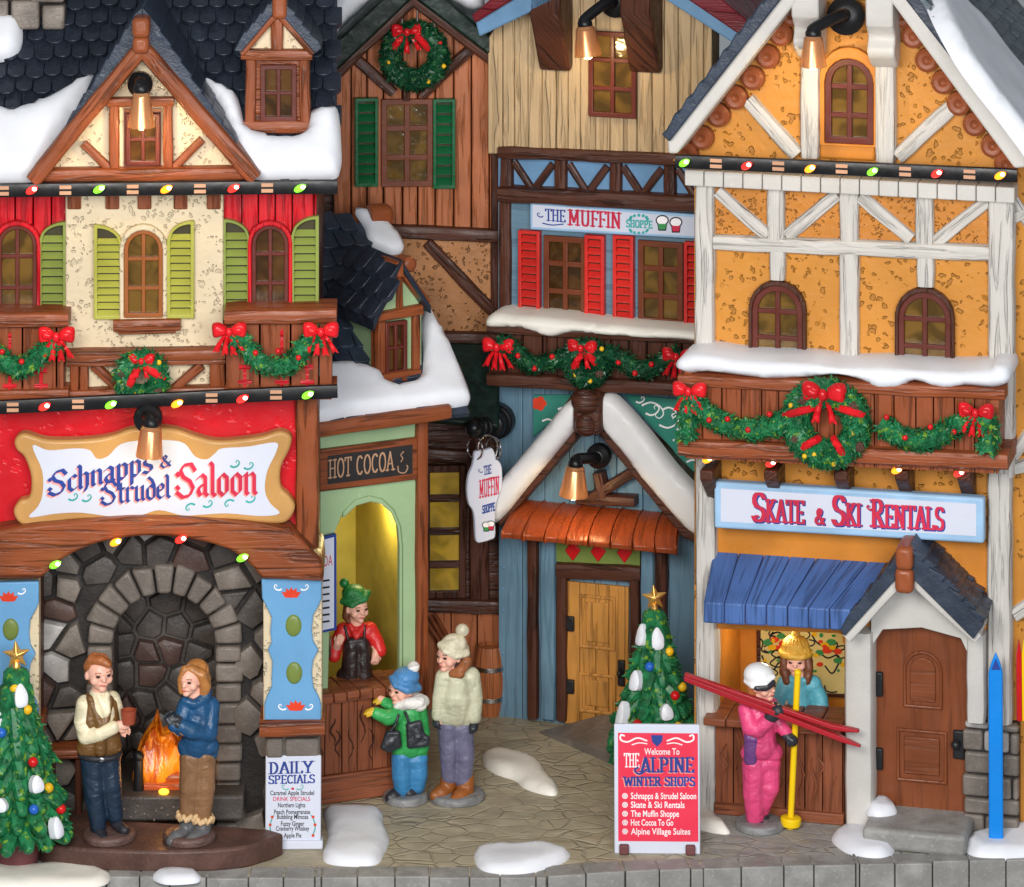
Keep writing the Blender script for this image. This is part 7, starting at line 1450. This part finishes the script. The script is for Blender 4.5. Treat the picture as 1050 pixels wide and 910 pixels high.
for a in (((774, 845, 0, 7), (783, 848, 9, 7), (789, 849, 14, 5.6)), ((776, 840, -9, 6.5), (784, 843, -5, 6))): f.cl('boot', 'glove', [a], (), .0125, 2)
mb = MB(); f.e(mb, 778.5, 693, -1, 16.5, 16, 13, 30, 8); f.c(mb, (765, 698, 2, 3), (771, 700, 12, 3), (784, 697, 15, 3), (792, 692, 8, 3)); f.build(mb, 'helmet', 'helmet', .01, 3)
mb = MB(); f.c(mb, (775, 701, 14, 3.2), (784, 700, 15, 4.2), (791, 697, 11, 4)); f.build(mb, 'goggles', 'shoe', .009, 2)
mb = MB(); f.hand(mb, (790, 729, 19), (.6, .75, .1), (.3, .2, 1), 17, .75, -1); f.c(mb, (787, 732, 18, 6), (796, 723, 20, 7.5)); f.build(mb, 'glove', 'glove', .009, 2); mb = MB(); f.hand(mb, (807, 753, 6), (.8, -.5, .3), (.2, .6, .5), 13, .7, -1); f.c(mb, (806, 752, 5, 5.5), (812, 757, 8, 6)); f.build(mb, 'glove', 'glove', .009, 2)
FS = f
for lbl, A_, B_, dd in (('lower red ski on the shoulder of the skier, sloping to a plain tip', (701.5, 694, 6), (879, 752, 40), 0), ('upper red ski on the shoulder of the skier, with an upturned tip', (702, 692, 2), (868, 740, 34), 1)):
    mb = MB(); a, b_ = FS.J(*A_), FS.J(*B_); d = (b_ - a).normalized(); pl = Pl(a, d, Zv); L = (b_ - a).length; h = .028
    mb.prism(pl, [(0, -h * .8), (L * .3, -h), (L * .9, -h * .9), (L, -h * .2), (L, h * .3), (L * .9, h), (L * .3, h * 1.2), (0, h)] if not dd else [(0, -h), (L * .9, -h), (L * .97, -h * .2), (L * 1.06, h * 1.4), (L * 1.06, h * 2.4), (L * .96, h * 1.6), (L * .9, h), (0, h)], -.05, .03); tag(mb.build('ski', m['ski_red'], None, bev=.012), lbl, 'ski', 'red skis on the shoulder of the skier')
# ================================================================== LIGHT AND CAMERA
w = bpy.data.worlds.new('World'); sc.world = w; w.use_nodes = True
w.node_tree.nodes['Background'].inputs[0].default_value = (.86, .93, 1, 1); w.node_tree.nodes['Background'].inputs[1].default_value = .28
def area(name, loc, tgt, size, power, col):
    l = bpy.data.lights.new(name, 'AREA'); l.shape = 'RECTANGLE'; l.size, l.size_y = size; l.energy = power; l.color = col
    o = bpy.data.objects.new(name, l); COL.objects.link(o); o.location = loc; o.rotation_euler = (V(tgt) - V(loc)).to_track_quat('-Z', 'Y').to_euler()
area('key_softbox', (-5, -20, 13), (0, 1, 3.5), (9, 7), 4000, (1, .97, .93))
area('fill_softbox', (5, -22, 9), (0.5, 3, 3.0), (8, 8), 2800, (.95, .97, 1))
li = bpy.data.lights.new('booth_glow', 'POINT'); li.energy = 28; li.color = (1, .86, .42); li.shadow_soft_size = .15; lo = bpy.data.objects.new('booth_glow', li); COL.objects.link(lo); lo.location = CO.w(388, 520, -.9)
li = bpy.data.lights.new('counter_glow', 'POINT'); li.energy = 16; li.color = (1, .84, .56); li.shadow_soft_size = .12; lo = bpy.data.objects.new('counter_glow', li); COL.objects.link(lo); lo.location = RE.w(800, 640, -.5)
cd = bpy.data.cameras.new('camera'); co = bpy.data.objects.new('camera', cd); COL.objects.link(co); co.location = CAM; co.rotation_euler = (math.pi / 2, 0, 0)
cd.sensor_fit = 'HORIZONTAL'; cd.sensor_width = 36; cd.lens = FL / 1050 * 36; cd.shift_x = 0; cd.shift_y = -(455 - HY) / 1050; cd.clip_end = 500; cd.clip_start = .5
sc.camera = co
sc.view_settings.view_transform = 'Standard'; sc.view_settings.look = 'None'; sc.view_settings.exposure = 0; sc.view_settings.gamma = 1
